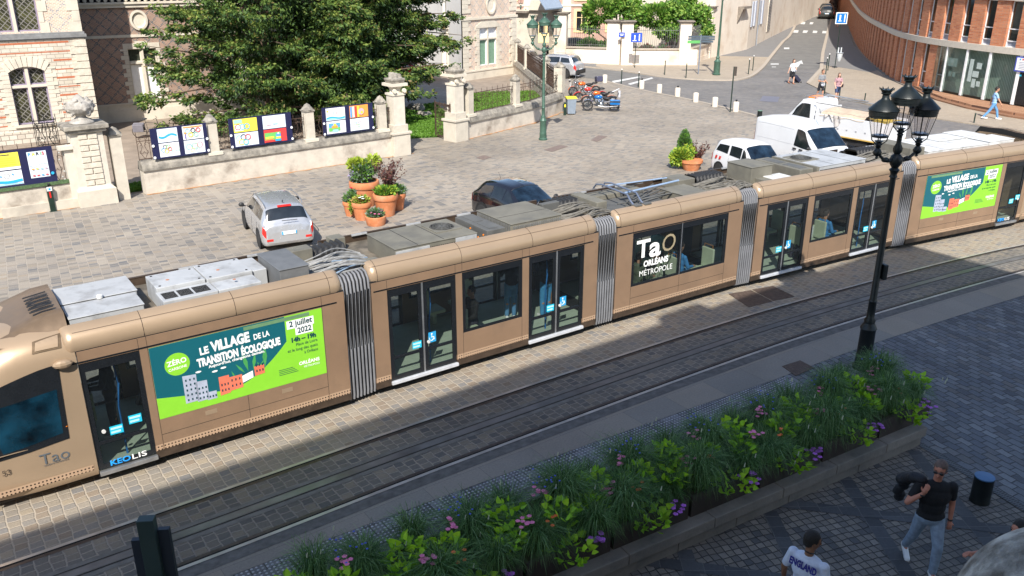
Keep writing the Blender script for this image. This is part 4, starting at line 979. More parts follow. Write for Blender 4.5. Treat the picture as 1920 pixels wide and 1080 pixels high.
def cross_window(B, M, x0, x1, z0, z1, zt, frame=STN, pane=LATG, low=None, fm=FRM, d=.12):
    """stone mullion and transom with four lights"""
    m = MB(M); xm = (x0+x1)/2; m.b(xm-.06, xm+.06, .03, .2, z0, z1); m.b(x0, xm-.06, .035, .2, zt-.05, zt+.05); m.b(xm+.06, x1, .035, .2, zt-.05, zt+.05)
    w = m.build('window', frame, B)
    for a, b in ((x0, xm-.06), (xm+.06, x1)):
        for c, e in ((z0, zt-.05), (zt+.05, z1)):
            f = MB(M); t = .05; f.b(a, a+t, d, .24, c, e); f.b(b-t, b, d, .24, c, e); f.b(a+t, b-t, d, .24, c, c+t); f.b(a+t, b-t, d, .24, e-t, e)
            f.build('frame', fm, w)
            g = MB(M); g.quad((a+t, .2, c+t), (b-t, .2, c+t), (b-t, .2, e-t), (a+t, .2, e-t)); g.build('pane', (low if (low and c == z0) else pane), w)
    return w
# ---- mansion: corner tower
TM = FR((-18.3, 37.3), 35)
tw = thing('stone_mansion_wing', 'pale stone wing with red brick bands and a cross window at the left edge', 'building', (-20.31, 41.40, -.88), R(35)); tw.scale = (1.11,)*3
I4 = Matrix.Identity(4)
m = MB(); wallgrid(m, -9, .26, 0, 5.0, [(-2.8, -1.46, 1.57, 3.86)]); m.quad((.26, 0, 0), (.26, 9, 0), (.26, 9, 5.0), (.26, 0, 5.0)); m.build('wall', STONEC, tw)
m = MB(); wallgrid(m, -9, .24, 5.2, 12, [(-3.1, -1.3, 5.3, 8.3)]); m.quad((.24, 0, 5.2), (.24, 9, 5.2), (.24, 9, 12), (.24, 0, 12)); m.build('upper_wall', DIAPL, tw)
m = MB(); m.b(-9, .36, -.10, .2, 5.0, 5.12); m.b(-9, .31, -.06, .2, 4.95, 5.0); m.b(-9, .30, -.05, .2, 5.12, 5.22); m.b(.26, .36, .2, 9, 5.0, 5.15); m.build('string_course', SLATE, tw)
m = MB(); m.b(-9, .3, -.06, 0, 0, 1.30); m.build('plinth', brickmat('rusticated_blocks', [(0.58, 0.52, 0.43), (0.52, 0.46, 0.38), (0.62, 0.56, 0.47)], (0.25, 0.21, 0.17), .30, .20, .012, bump=1.0), tw)
m = MB()
z = 1.32; i = 0
while z < 4.9: m.b(.26-(.44 if i % 2 else .62), .30, -.045, 0, z, z+.27); z += .30; i += 1
m.build('quoin', VERM, tw)
m = MB(); z = 1.55; i = 0
while z < 4.9:
    if z < 4.4:
        m.b(-1.05, -.36 if i % 2 else -.2, -.006, 0, z, z+(.075 if i % 2 else .045)); m.b(-9, -3.2, -.006, 0, z, z+(.075 if i % 2 else .045))
    else: m.b(-9, -.36 if i % 2 else -.2, -.006, 0, z, z+(.075 if i % 2 else .045))
    z += .36; i += 1
m.build('brick_band', REDB, tw)
m = MB(); toothed(m, -1.46, 1, 1.4, 3.86, .26, .42); toothed(m, -2.8, -1, 1.4, 3.86, .26, .42)
n = 9
for i in range(n):
    a0, a1 = math.pi*(.5-.20+.40*i/n), math.pi*(.5-.20+.40*(i+.9)/n); cx, cz, r0, r1 = -2.13, 2.75, 1.17, 1.55
    r1 += .05*(i % 2)
    m.ext([(cx-r0*math.cos(a0), 0, cz+r0*math.sin(a0)), (cx-r1*math.cos(a0), 0, cz+r1*math.sin(a0)), (cx-r1*math.cos(a1), 0, cz+r1*math.sin(a1)), (cx-r0*math.cos(a1), 0, cz+r0*math.sin(a1))], (0, -.05, 0))
m.b(-2.95, -1.3, -.09, .1, 1.47, 1.57); m.build('window_surround', STN, tw)
cross_window(tw, I4, -2.8, -1.46, 1.57, 3.86, 3.12)
cross_window(tw, I4, -3.1, -1.3, 5.3, 8.3, 7.4, pane=LATG)
m = MB(); toothed(m, -1.3, 1, 5.22, 12, .18, .34, .42); toothed(m, -3.1, -1, 5.22, 12, .18, .34, .42); toothed(m, .24, -1, 5.22, 12, .28, .46, .42); m.build('upper_quoin', STN, tw)
m = MB(); m.b(-9, .24, .3, 9, 0.02, 11.9); m.build('core', DARK, tw)
# ---- mansion: recessed range behind the yew
RM = FR((-19.62, 46.02), 33)
rg = thing('brick_mansion_range', 'diaper patterned brick range with boarded cross window behind the yew', 'building', (-19.62, 46.02, 0), R(33))
m = MB(); wallgrid(m, -4.5, 9, .95, 5.75, [(-.42, .98, 1.03, 3.7), (5.0, 6.4, 1.03, 3.7)]); m.quad((9, 0, 0), (9, 8, 0), (9, 8, 9), (9, 0, 9)); m.build('wall', DIAP, rg)
m = MB(); m.b(-4.5, 9.05, -.07, 0, 0, .62); m.b(-4.5, 9.05, -.03, 0, .62, .9); m.b(-4.5, 9.08, -.11, .05, .9, .97); m.build('plinth', STN, rg)
m = MB(); m.b(-4.5, 9.03, -.06, 0, 4.28, 4.42); m.b(-4.5, 9.06, -.12, .1, 5.75, 5.92); m.b(-4.5, 9.06, -.2, .12, 5.92, 6.02); m.build('string_course', STN, rg)
m = MB(); m.b(-4.5, 9, .5, .8, 6.02, 9); m.build('attic_wall', DIAPL, rg)
m = MB()
for i in range(41): m.lathe([(.05, 0), (.09, .05), (.1, .18), (.05, .32), (.045, .5), (.08, .56)], (-4.3+i*.32, -.02, 6.02), 8)
m.b(-4.5, 9, -.12, .1, 6.58, 6.72); m.build('balustrade', STN, rg)
for xo in (0, 5.42):
    m = MB(); toothed(m, .98+xo, 1, .97, 3.7, .2, .36, .22); toothed(m, -.42+xo, -1, .97, 3.7, .2, .36, .22)
    m.b(-.62+xo, -.02+xo, -.04, 0, 3.7, 3.98); m.b(-.02+xo, .58+xo, -.045, 0, 3.7, 4.08); m.b(.58+xo, 1.18+xo, -.04, 0, 3.7, 3.98); m.build('window_surround', STN, rg)
    cross_window(rg, I4, -.42+xo, .98+xo, 1.03, 3.7, 2.98, low=WHITEP, pane=LEAD, fm=STN)
m = MB(); m.lathe([(.36, -.0), (.44, -.03), (.44, -.09), (.34, -.1), (.3, -.06), (.28, -.0), (.001, .12)], (.34, -.01, 5.12), 24, axis='Y', sy=1.15); m.build('oval_niche', STN, rg, smooth=40)
m = MB(); m.b(-4.5, 8.7, .31, 8, .02, 8.9); m.build('core', DARK, rg)
# ---- lodge
LM_ = FR((-3.41, 61.86), 50)
lg = thing('lodge', 'small lodge of pink and blue diaper brick with green curtained window', 'building', (-3.41, 61.86, 0), R(50))
m = MB(); wallgrid(m, 0, 5.75, .6, 9, [(1.68, 3.58, .9, 3.52)]); m.quad((5.75, 0, .6), (5.75, 7, .6), (5.75, 7, 9), (5.75, 0, 9)); m.build('wall', DIAPL, lg)
m = MB(); m.b(-.06, 5.8, -.08, 0, 0, .55); m.b(-.08, 5.84, -.12, .02, .55, .65); m.build('plinth', STN, lg)
m = MB(); m.b(-.1, 5.85, -.1, .05, 4.1, 4.26); m.build('string_course', STN, lg)
m = MB()
for z in [k*.30+.66 for k in range(28)]:
    if 4.0 < z < 4.27: continue
    w = .75 if int((z-.66)/.30+.5) % 2 else .5
    m.b(-.05, w, -.05, 0, z, z+.285); m.b(5.75-w, 5.8, -.05, 0, z, z+.285)
m.build('quoin', STN, lg)
m = MB(); toothed(m, 3.58, 1, .66, 3.52, .28, .5, .27); toothed(m, 1.68, -1, .66, 3.52, .28, .5, .27)
m.ext([(1.3, 0, 3.52), (1.3, 0, 3.66), (1.9, 0, 3.95), (3.3, 0, 3.95), (3.95, 0, 3.66), (3.95, 0, 3.52)], (0, -.05, 0)); m.build('window_surround', STN, lg)
CURT = mat('green_curtain', (0.16, 0.27, 0.19), .8, var=.15, vs=8)
w = cross_window(lg, I4, 1.68, 3.58, .9, 3.52, 2.75, low=CURT, pane=mat('white_blind', (0.62, 0.64, 0.68), .7), fm=WF, d=.1)
m = MB(); m.lathe([(.40, -.0), (.52, -.04), (.52, -.1), (.4, -.1), (.34, -.0), (.001, .15)], (2.9, -.01, 5.05), 28, axis='Y', sy=1.25); m.build('oval_niche', STN, lg, smooth=40)
m = MB(); m.b(.3, 5.6, .3, .6, .02, 8.9); m.build('core', DARK, lg)
# rendered side wing with arched door
SM = FR((-9.2, 78.5), -71)
pw = thing('rendered_wing', 'white rendered side wing with an arched door left of the lodge', 'building', (-9.2, 78.5, 0), R(-71))
m = MB(); wallgrid(m, -6, 17.4, 0, 9, [(12.3, 13.5, 0.45, 2.7), (12.4, 13.4, 4.1, 5.9)]); m.build('wall', PLAS, pw)
m = MB(); m.b(12.05, 12.3, -.12, 0, .3, 2.7); m.b(13.5, 13.75, -.12, 0, .3, 2.7); m.b(11.95, 13.85, -.2, 0, 2.7, 2.95); m.b(11.9, 13.9, -.28, 0, 3.3, 3.5); m.b(12.1, 13.7, -.1, 0, 2.95, 3.3); m.b(12.2, 13.6, -.14, 0, 3.95, 4.1); m.build('door_surround', STN, pw)
d = MB(); d.b(12.3, 13.5, .2, .26, .45, 2.7); dd = d.build('door', mat('pale_door', (0.55, 0.57, 0.62), .5), pw)
d = MB(); d.b(12.42, 12.8, .18, .2, 1.5, 2.5); d.b(13.0, 13.38, .18, .2, 1.5, 2.5); d.build('pane', BLKF, dd)
d = MB(); d.b(12.4, 13.4, .2, .25, 4.1, 5.9); d.build('window', LEAD, pw)
m = MB(); m.b(11.5, 14.3, -1.2, 0, 0, .3); m.b(11.8, 14, -.8, 0, .3, .45); m.build('steps', STN, pw); m = MB(); m.b(-6, 16.2, .3, .5, .02, 8.9); m.build('core', DARK, pw)
# ---- high garden walls across the street
def pier_cap(m, x0, x1, y0, y1, z, dark=True):
    m.b(x0-.12, x1+.12, y0-.12, y1+.12, z, z+.09); m.b(x0-.2, x1+.2, y0-.2, y1+.2, z+.09, z+.17)
CAPM = mat('dark_capping', (0.20, 0.17, 0.14), .9, var=.25, vs=5)
def railpanel(m, x0, x1, y, z0, z1, step=.16, r=.014):
    n = int((x1-x0)/step)
    for i in range(n+1):
        x = x0+(x1-x0)*i/n; m.cyl((x, y, z0), (x, y, z1), r, n=5); m.cyl((x, y, z1), (x, y, z1+.1), r, .002, n=5)
    for z in (z0+.18, z1-.18): m.b(x0, x1, y-.018, y+.018, z-.015, z+.015)
def highwall(o, ang, L, label, piers, panels, name='railed_garden_wall'):
    t = thing(name, label, 'wall', (o[0], o[1], 0), R(ang)); m = MB(); m.b(0, L, 0, .4, 0, 1.28); m.b(0, L, -.05, 0, 0, .45); m.build('wall_base', PLAS2, t)
    m = MB(); 
    for a, b in panels: m.b(a, b, -.1, .5, 1.28, 1.38)
    m.build('coping', mat('coping_warm', (0.36, 0.31, 0.25), .9, var=.2), t)
    for a, b, h in piers:
        m = MB(); m.b(a, b, -.1, .55, 0, h); p = m.build('pier', PLAS2, t); m = MB(); pier_cap(m, a, b, -.1, .55, h); m.build('cap', CAPM, p)
    for a, b in panels:
        m = MB(); railpanel(m, a, b, .2, 1.38, 2.95); m.build('railing', mat('grey_railing', (0.16, 0.16, 0.16), .5, .4), t)
    return t
highwall((8.6, 71.95), 163, 5.0, 'cream wall with grey railings left of the corner pier with the blue sign', [(-.3, .8, 3.35), (4.2, 5.2, 3.9)], [(.8, 4.2)])
highwall((9.35, 71.0), 0, 5.6, 'cream wall with grey railings between the two tall piers facing the square', [(-.55, .35, 3.35), (4.1, 5.0, 3.35)], [(.35, 4.1)])
highwall((14.45, 71.3), 62, 5.6, 'short cream wall and railing running from the corner pier to the street house', [(5.4, 6.0, 4.2)], [(.4, 5.3)])
# gateway
gt = thing('stone_gateway', 'carved stone gateway with pediment behind the green lamp post', 'gateway', (4.0, 73.4, 0), R(151))
m = MB(); wallgrid(m, -.2, 5.0, 0, 4.15, [(.75, 2.1, 0, 3.3)], dep=.6); m.build('wall', STN, gt)
m = MB()
for z in [.1+.34*k for k in range(11)]: m.b(.3, .75, -.08, 0, z, z+.3); m.b(2.1, 2.55, -.08, 0, z, z+.3)
m.build('rusticated_jamb', STN, gt)
m = MB(); m.b(.0, 2.85, -.22, .3, 4.15, 4.3); m.ext([(.0, 0, 4.3), (.35, 0, 5.1), (.9, 0, 5.7), (1.42, 0, 5.9), (1.95, 0, 5.7), (2.5, 0, 5.1), (2.85, 0, 4.3)], (0, .3, 0)); m.build('pediment', STN, gt)
m = MB(); m.tube([(.0, -.1, 4.35), (.35, -.1, 5.15), (.9, -.1, 5.75), (1.42, -.1, 5.95), (1.95, -.1, 5.75), (2.5, -.1, 5.15), (2.85, -.1, 4.35)], .09, 6); m.build('pediment_moulding', CAPM, gt)
m = MB(); m.b(2.9, 5.1, -.12, .4, 3.9, 4.05); m.build('wall_coping', CAPM, gt)
m = MB(); m.lathe([(.25, 0), (.32, -.06), (.2, -.1), (.001, -.12)], (1.42, -.02, 5.0), 14, axis='Y'); m.box((1.0, -.04, 4.75), (.5, .1, .2), 0); m.box((1.85, -.04, 4.75), (.5, .1, .2), 0); m.build('carved_arms', STN, gt, smooth=40)
m = MB(); m.b(-.1, -.9, .2, 4.6, 4.15, 4.3) if False else m.ext([(-.2, 0, 4.35), (-.2, 0, 4.45), (1.1, 0, 6.2), (1.1, 0, 6.1)], (0, 3.2, 0)); m.build('lead_roof', mat('lead_roof', (0.28, 0.36, 0.47), .4, .3), gt)
# ---- house with coloured frames far behind
hb = thing('pink_brick_house', 'pink brick and yellow stone house behind the cream garden walls', 'building', (-3.0, 92, 0), R(3))
PNK = brickmat('pink_brick', [(0.52, 0.30, 0.23), (0.58, 0.35, 0.27), (0.48, 0.27, 0.21)], (0.55, 0.45, 0.37), .26, .09, .01)
YST = mat('yellow_stone', (0.72, 0.56, 0.30), .85, var=.12, vs=2)
hs = [(x, x+1.1, z, z+1.9) for x in (2.2, 9.7, 13.0, 16.4, 19.7) for z in (1.2, 4.3, 7.6)]
m = MB(); wallgrid(m, -4, 27, 0, 13, hs); m.build('wall', PNK, hb)
for a, b, c, e in hs:
    m = MB(); m.b(a-.3, a, -.06, 0, c-.2, e+.2); m.b(b, b+.3, -.06, 0, c-.2, e+.2); m.b(a, b, -.06, 0, e, e+.2); m.b(a, b, -.1, 0, c-.2, c); w = m.build('window', YST, hb)
    m = MB(); m.b(a, b, .15, .2, c, e); m.build('pane', BLKF, w); m = MB(); m.b((a+b)/2-.04, (a+b)/2+.04, .11, .15, c, e); m.b(a, b, .11, .15, (c+e)/2+.3, (c+e)/2+.36); m.build('glazing_bar', YST, w)
m = MB()
for x in (4.2, 8.2, 15.0, 22.5): m.b(x, x+.9, -.08, 0, 0, 13)
m.build('stone_strip', STN, hb)
m = MB(); m.b(5.3, 7.9, -.1, 0, 0, 13); m.build('yellow_bay', YST, hb)
for z in (1.0, 2.9, 4.8, 6.7):
    m = MB(); m.b(5.8, 6.3, -.13, -.1, z, z+1.5); m.b(6.7, 7.2, -.13, -.1, z, z+1.5); m.build('window', BLKF, hb)
m = MB(); m.b(-4, 27, -.12, 0, 3.6, 3.8); m.build('string_course', STN, hb); m = MB(); m.b(-4, 27, .25, 6, .02, 12.9); m.build('core', DARK, hb)
# ---- street house on the left
sh = thing('white_street_house', 'white street corner house with grey blue shutters and a lattice blind window', 'building', (17.4, 76.6, 0), R(0))
pA = [(0, 0), (4.9, 7.2), (11.9, 22.9), (28, 58), (60, 118)]
m = MB()
for i in range(4):
    a, b = pA[i], pA[i+1]; m.quad((a[0], a[1], 0), (b[0], b[1], 0), (b[0], b[1], 13), (a[0], a[1], 13))
m.quad((-8, 8, 0), (0, 0, 0), (0, 0, 13), (-8, 8, 13)); m.build('wall', PLAS2, sh)
def onwall(i, t, z): a, b = Vector(pA[i]), Vector(pA[i+1]); p = a.lerp(b, t); ang = math.degrees(math.atan2(b.y-a.y, b.x-a.x)); return Matrix.Translation((p.x, p.y, z)) @ Matrix.Rotation(R(ang), 4, 'Z')
SHUT = mat('grey_blue_shutter', (0.50, 0.54, 0.62), .6, var=.05)
for i, t, z in ((1, .08, 2.1), (1, .34, 2.0)):
    Mq = onwall(i, t, z); m = MB(Mq); m.b(-.75, 0, -.10, -.04, 0, 2.3); m.b(.95, 1.7, -.10, -.04, 0, 2.3); m.build('shutter', SHUT, sh); m = MB(Mq); m.b(0, .95, -.03, -.0, 0, 2.3); m.build('window', WF, sh)
m = MB(onwall(1, .27, 0)); m.cyl((0, -.12, 0), (0, -.12, 12), .06, n=8); m.build('downpipe', mat('grey_pipe', (0.25, 0.27, 0.3), .5), sh)
Mq = onwall(1, .66, .9); m = MB(Mq); m.b(0, 2.2, -.05, -.0, 0, 2.6); m.lathe([(1.1, 0), (1.1, -.05), (.001, -.05)], (1.1, 0, 2.6), 24, axis='Y'); lat = m.build('lattice_window', STN, sh)
m = MB(Mq)
for j in range(22):
    z = .1+j*.155; hw = 1.0 if z < 2.6 else math.sqrt(max(0, 1.02-(z-2.6)**2)); n = int(2*hw/.27)
    for i in range(n): x = 1.1-hw+(i+.25+(.25 if j % 2 else 0))*2*hw/n; m.b(x, x+.14, -.075, -.05, z, z+.075)
m.build('lattice_holes', mat('lattice_dark', (0.09, 0.09, 0.10), .8), lat)
m = MB(onwall(0, .62, 0)); m.b(0, 2.0, -.55, 0, 3.9, 4.1); m.ext([(0, 0, 3.9), (0, -.5, 3.9), (0, 0, 2.6)], (.2, 0, 0)); m.build('stone_hood', CAPM, sh)
# ---- curved brick office
bc = catmull([(66, 190), (51, 138), (40, 105), (34.7, 89.2), (31.1, 77.5), (28.6, 68.2), (27.2, 62.5), (26.7, 58.5), (26.95, 55.0), (27.8, 51.6), (29.1, 48.4), (31.2, 44.6), (34, 40.5)], 10)
def resample(P, d):
    o = [P[0]]; acc = 0; last = P[0]
    for i in range(1, len(P)):
        a, b = P[i-1], P[i]; L = (b-a).length; 
        while acc+L >= d:
            t = (d-acc)/L; p = a.lerp(b, t); o.append(p); a = p; L = (b-a).length; acc = 0
        acc += L
    return o
bo = Vector((26.7, 58.5, 0)); bl = thing('curved_brick_office', 'curved orange brick office with slim windows and a concrete band', 'building', bo)
TB = Matrix.Translation(-bo)
cells = resample(bc, 1.72); BAND = mat('concrete_band', (0.50, 0.45, 0.38), .85, var=.08)
GBL = glass('office_glass', (0.75, 0.85, 0.82), .75); SPAN = mat('spandrel_panel', (0.22, 0.24, 0.29), .4, var=.1)
def cellM(i):
    a, b = cells[i], cells[i+1]; d = b-a; return TB @ Matrix.Translation((a.x, a.y, 0)) @ Matrix.Rotation(math.atan2(d.y, d.x), 4, 'Z'), d.length
first_ent = None
ZL = ((.12, 3.02), (3.38, 5.9), (6.25, 8.8))
for i in range(len(cells)-1):
    M_, L = cellM(i); a = cells[i]
    ent = a.y < 55.9 and a.x < 29.6
    far_ = a.y > 100
    for zi, (z0, z1) in enumerate(ZL):
        if zi == 0 and ent: continue
        m = MB(M_); m.b(L*.0, L*.54, .0, .42, z0, z1); m.build('pier', BRK, bl)
        if far_ or zi == 2: continue
        m = MB(M_); x0, x1 = L*.54, L; y = .20; h = z1-z0
        for z in (z0, z0+h*.12, z0+h*.38, z1-.06): m.b(x0, x1, y-.04, y+.02, z, z+.05)
        m.b(x0, x0+.05, y-.04, y+.02, z0+.05, z1); w = m.build('window', WF, bl)
        m = MB(M_); m.b(x0, x1, y+.02, y+.03, z0+.05, z0+h*.12); m.build('spandrel', SPAN, w)
        m = MB(M_); m.quad((x0, y, z0+h*.12), (x1, y, z0+h*.12), (x1, y, z1), (x0, y, z1)); m.build('pane', GBL, w)
m = MB(TB)
for (z0, z1, o) in ((3.02, 3.38, .10), (5.9, 6.25, .10), (8.8, 9.3, .14)):
    for i in range(len(bc)-1):
        a, b = bc[i], bc[i+1]; d = (b-a).normalized(); n = Vector((-d.y, d.x))
        q = [a-n*o, b-n*o, b+n*.5, a+n*.5]; m.ext([(p.x, p.y, z0) for p in q], (0, 0, z1-z0))
m.build('concrete_band', BAND, bl)
m = MB(TB)
for i in range(len(bc)-1):
    a, b = bc[i], bc[i+1]; d = (b-a).normalized(); n = Vector((-d.y, d.x))
    m.ext([(p.x, p.y, 0) for p in (a-n*.12, b-n*.12, b+n*.42, a+n*.42)], (0, 0, .12))
m.build('base_course', mat('dark_base', (0.19, 0.17, 0.15), .9), bl)
BLND = stripe_mat('vertical_blinds', (0.62, 0.68, 0.58), (0.30, 0.36, 0.31), 9, 0, .62)
m = MB(TB)
for i in range(len(bc)-1):
    a, b = bc[i], bc[i+1]; d = (b-a).normalized(); n = Vector((-d.y, d.x)); s = i*2.0
    if a.y < 57.5 and a.x < 31:
        s0 = sum((bc[k+1]-bc[k]).length for k in range(i)); s1 = s0+(b-a).length
        a2, b2 = a+n*.55, b+n*.55; m.quad((a2.x, a2.y, .3), (b2.x, b2.y, .3), (b2.x, b2.y, 3.02), (a2.x, a2.y, 3.02), [(s0, 0), (s1, 0), (s1, 2.7), (s0, 2.7)])
m.build('vertical_blind', BLND, bl)
m = MB(TB)
for i in range(len(bc)-1):
    a, b = bc[i], bc[i+1]; d = (b-a).normalized(); n = Vector((-d.y, d.x)); a2, b2 = a+n*1.2, b+n*1.2
    m.quad((a2.x, a2.y, 0), (b2.x, b2.y, 0), (b2.x, b2.y, 9.2), (a2.x, a2.y, 9.2))
m.build('inner_wall', mat('office_inside', (0.17, 0.20, 0.19), .9, var=.4, vs=1), bl)
roofp = [(p.x-bo.x, p.y-bo.y) for p in bc]+[(50, -18), (80, 60), (70, 132)]
m = MB(); P = [(x, y, 9.25) for x, y in roofp]; m.add(P, [tuple(range(len(P)))]); m.build('roof', mat('flat_roof', (0.2, 0.2, 0.19), .9), bl)
# glazed entrance: mullions at the photo's spacing
for k, (px, w) in enumerate(((1758, .10), (1792, .14), (1834, .16), (1881, .20), (1915, .16))):
    g = G(px, 172+(px-1758)*.2, .3)
    j = min(range(len(bc)), key=lambda q: (bc[q]-Vector((g.x, g.y))).length); d = (bc[min(j+1, len(bc)-1)]-bc[j-1]).normalized()
    m = MB(TB @ Matrix.Translation((bc[j].x, bc[j].y, 0)) @ Matrix.Rotation(math.atan2(d.y, d.x), 4, 'Z')); m.b(-w/2, w/2, -.05, .12, .3, 3.02); m.build('mullion', WF, bl)
m = MB(TB)
for i in range(len(bc)-1):
    a, b = bc[i], bc[i+1]
    if a.y < 55.9 and a.x < 31: m.quad((a.x, a.y, .3), (b.x, b.y, .3), (b.x, b.y, 3.02), (a.x, a.y, 3.02))
m.build('entrance_glazing', GBL, bl)
Mp = cellM(min(range(len(cells)-1), key=lambda q: (cells[q]-Vector((27.2, 54))).length))[0]
m = MB(Mp)
for (x, z, w, h) in ((.4, 1.9, .8, .5), (.6, 1.3, .25, .3), (.95, 1.3, .25, .3), (2.3, 1.2, .3, 1.3), (2.65, 1.5, .5, .35), (2.9, 2.0, .4, .35), (2.7, .9, .3, .5), (3.1, 1.0, .3, .3)): m.b(x, x+w, -.012, -.004, z, z+h)
m.build('notice_sheet', mat('pale_paper', (0.42, 0.50, 0.47), .7), bl)
Ms = cellM(min(range(len(cells)-1), key=lambda q: (cells[q]-Vector((28.6, 49.6))).length))[0]
m = MB(Ms); m.b(.3, 1.7, -.14, -.08, 2.15, 2.95); bd = m.build('name_board', mat('board_blue', (0.05, 0.07, 0.4), .4), bl)
m = MB(Ms); m.b(.38, 1.65, -.15, -.14, 2.22, 2.9); m.build('board_face', WHITEP, bd); m = MB(Ms); m.b(.55, .63, -.16, -.15, 2.78, 2.86); m.build('flag_blue', SKY, bd); m = MB(Ms); m.b(.71, .79, -.16, -.15, 2.78, 2.86); m.build('flag_red', RED, bd)
m = MB(Ms)
for j in range(5): m.b(.55, 1.45-.1*(j % 2), -.155, -.15, 2.3+j*.085, 2.33+j*.085)
m.build('board_lines', mat('grey_print', (0.3, 0.32, 0.4), .6), bd)
m = MB(Ms); m.b(.45, 1.6, -.03, .02, .35, 2.1); dr = m.build('door', BLKF, bl); m = MB(Ms); m.b(.55, .75, -.04, -.03, 1.9, 2.0); m.build('door_sticker', mat('sticker_cyan', (0, .4, .6)), dr)
# timber deck in front of the entrance
dk = thing('timber_deck', 'orange brown timber deck before the glass entrance of the brick office', 'deck', (26.4, 52, 0))
TD = Matrix.Translation((-26.4, -52, 0))
DECK = paving('deck_boards', 2.6, .14, .012, [(0.42, 0.22, 0.12), (0.36, 0.18, 0.10), (0.48, 0.27, 0.15)], (0.12, 0.06, 0.04), rot=R(72), wob=.0, bump=.4, stain=.1)
m = MB(TD); m.prism([(26.85, 58.9), (26.35, 55.2), (26.15, 52.5), (26.45, 49.6), (27.3, 46.9), (28.6, 44.5), (31.5, 44.3), (29.15, 48.2), (27.85, 51.5), (27.0, 54.9), (26.8, 58.3)], 0, .26); m.build('platform', DECK, dk)
m = MB(TD); m.prism([(26.6, 57.5), (26.05, 55.0), (25.75, 52.5), (26.05, 49.4), (26.9, 46.6), (28.2, 44.2), (28.65, 44.5), (27.32, 46.9), (26.48, 49.6), (26.18, 52.5), (26.38, 55.1), (26.8, 57.6)], 0, .14); m.build('step', mat('deck_grille', (0.22, 0.11, 0.06), .8, var=.3, vs=20), dk)
# ---- the building the photo is taken from: casts the shade over the footway
ob = thing('town_house_row', 'stone town house row at the viewpoint that shades the footway', 'building', (0, 0, 0), R(36))
m = MB(); hs = [(x, x+1.3, z, z+2.2) for x in range(-44, 8, 4) for z in (1.0, 4.9, 9.2)]
M_ = Matrix.Translation((0, -.55, 0)) @ Matrix.Rotation(math.pi, 4, 'Z'); m = MB(M_)
wallgrid(m, -12.6, 50, 0, 16.35, [(-b, -a, c, d) for a, b, c, d in hs if c != 4.9 or not (-3 < a < 3)], y=0); m.build('wall', LIME2, ob)
m = MB(); m.b(-50, 12.6, -9, -.86, 0, 16.35); m.build('core', LIME2, ob)
m = MB(); m.b(-50, 12.7, -9.1, -.36, 16.35, 16.85); m.b(2.2, 3.6, -2.2, -.5, 16.85, 17.5); m.b(-2.2, -1.0, -2.2, -.5, 16.85, 17.1); m.build('cornice', LIME2, ob)
for a, b, c, d in hs: m = MB(); m.b(a+.02, b-.02, -.84, -.78, c, d); m.build('window', BLKF, ob)
ob2 = thing('corner_house', 'lower stone corner house right of the viewpoint', 'building', (11, 6, 0)); m = MB(Matrix.Translation((-11, -6, 0))); m.prism([(10.35, 6.9), (11.2, 6.6), (13.1, 4.2), (20, -4), (14, -9), (8, 2)], 0, 11.2); m.build('wall', LIME2, ob2); m = MB(Matrix.Translation((-11, -6, 0))); m.prism([(10.3, 7.0), (11.3, 6.75), (13.25, 4.3), (20.2, -4), (14, -9.2), (7.8, 2)], 11.2, 11.45); m.build('cornice', STN, ob2)
# ================================================================= GARDEN WALLS, RAILINGS, PANELS
def leafmat(name, a, b, rough=.65, trans=.25, sc=3.0):
    if name in _mc: return _mc[name]
    m, nt, p = newmat(name); _mc[name] = m
    tc = nt.node('ShaderNodeTexCoord').outputs['Object']; f = nt.noise(tc, sc, 3, .7)
    nt.link(nt.ramp(f, [(.35, a), (.65, b)]), p.inputs['Base Color']); p.inputs['Roughness'].default_value = rough
    tr = nt.node('ShaderNodeBsdfTranslucent'); nt.link(nt.ramp(f, [(.35, a), (.65, b)]), tr.inputs[0])
    mx = nt.node('ShaderNodeMixShader'); mx.inputs[0].default_value = trans; o = nt.n.get('Material Output')
    nt.link(p.outputs[0], mx.inputs[1]); nt.link(tr.outputs[0], mx.inputs[2]); nt.link(mx.outputs[0], o.inputs['Surface']); return m
def leaves(name, cent, size, mtls, parent, seed=0, aspect=1.8, up=0.0, droop=0.0, group=3, mi=None, direction=None):
    """many leaf quads around the given centres (N x 3)"""
    rng = np.random.default_rng(seed); n = len(cent); c = np.asarray(cent)
    d = rng.normal(size=(n, 3)); 
    if direction is not None: d = d*.45+np.asarray(direction)
    d[:, 2] += up - droop; d /= np.linalg.norm(d, axis=1)[:, None]+1e-9
    t = rng.normal(size=(n, 3)); t -= (t*d).sum(1)[:, None]*d; t /= np.linalg.norm(t, axis=1)[:, None]+1e-9
    s = size*rng.uniform(.6, 1.4, n)[:, None]; L = d*s*aspect; Wd = t*s*.5
    v = np.empty((n, 4, 3)); v[:, 0] = c; v[:, 1] = c+L*.5+Wd; v[:, 2] = c+L; v[:, 3] = c+L*.5-Wd
    me = bpy.data.meshes.new(name); me.vertices.add(n*4); me.vertices.foreach_set('co', v.reshape(-1).astype(np.float32))
    me.loops.add(n*4); me.loops.foreach_set('vertex_index', np.arange(n*4, dtype=np.int32))
    me.polygons.add(n); me.polygons.foreach_set('loop_start', np.arange(0, n*4, 4, dtype=np.int32)); me.polygons.foreach_set('loop_total', np.full(n, 4, dtype=np.int32))
    for m in mtls: me.materials.append(m)
    if mi is None: mi = rng.integers(0, len(mtls), n)
    me.polygons.foreach_set('material_index', np.asarray(mi, dtype=np.int32)); me.update(); me.validate()
    o = bpy.data.objects.new(name, me); C.objects.link(o)
    if parent is not None: o.parent = parent
    return o
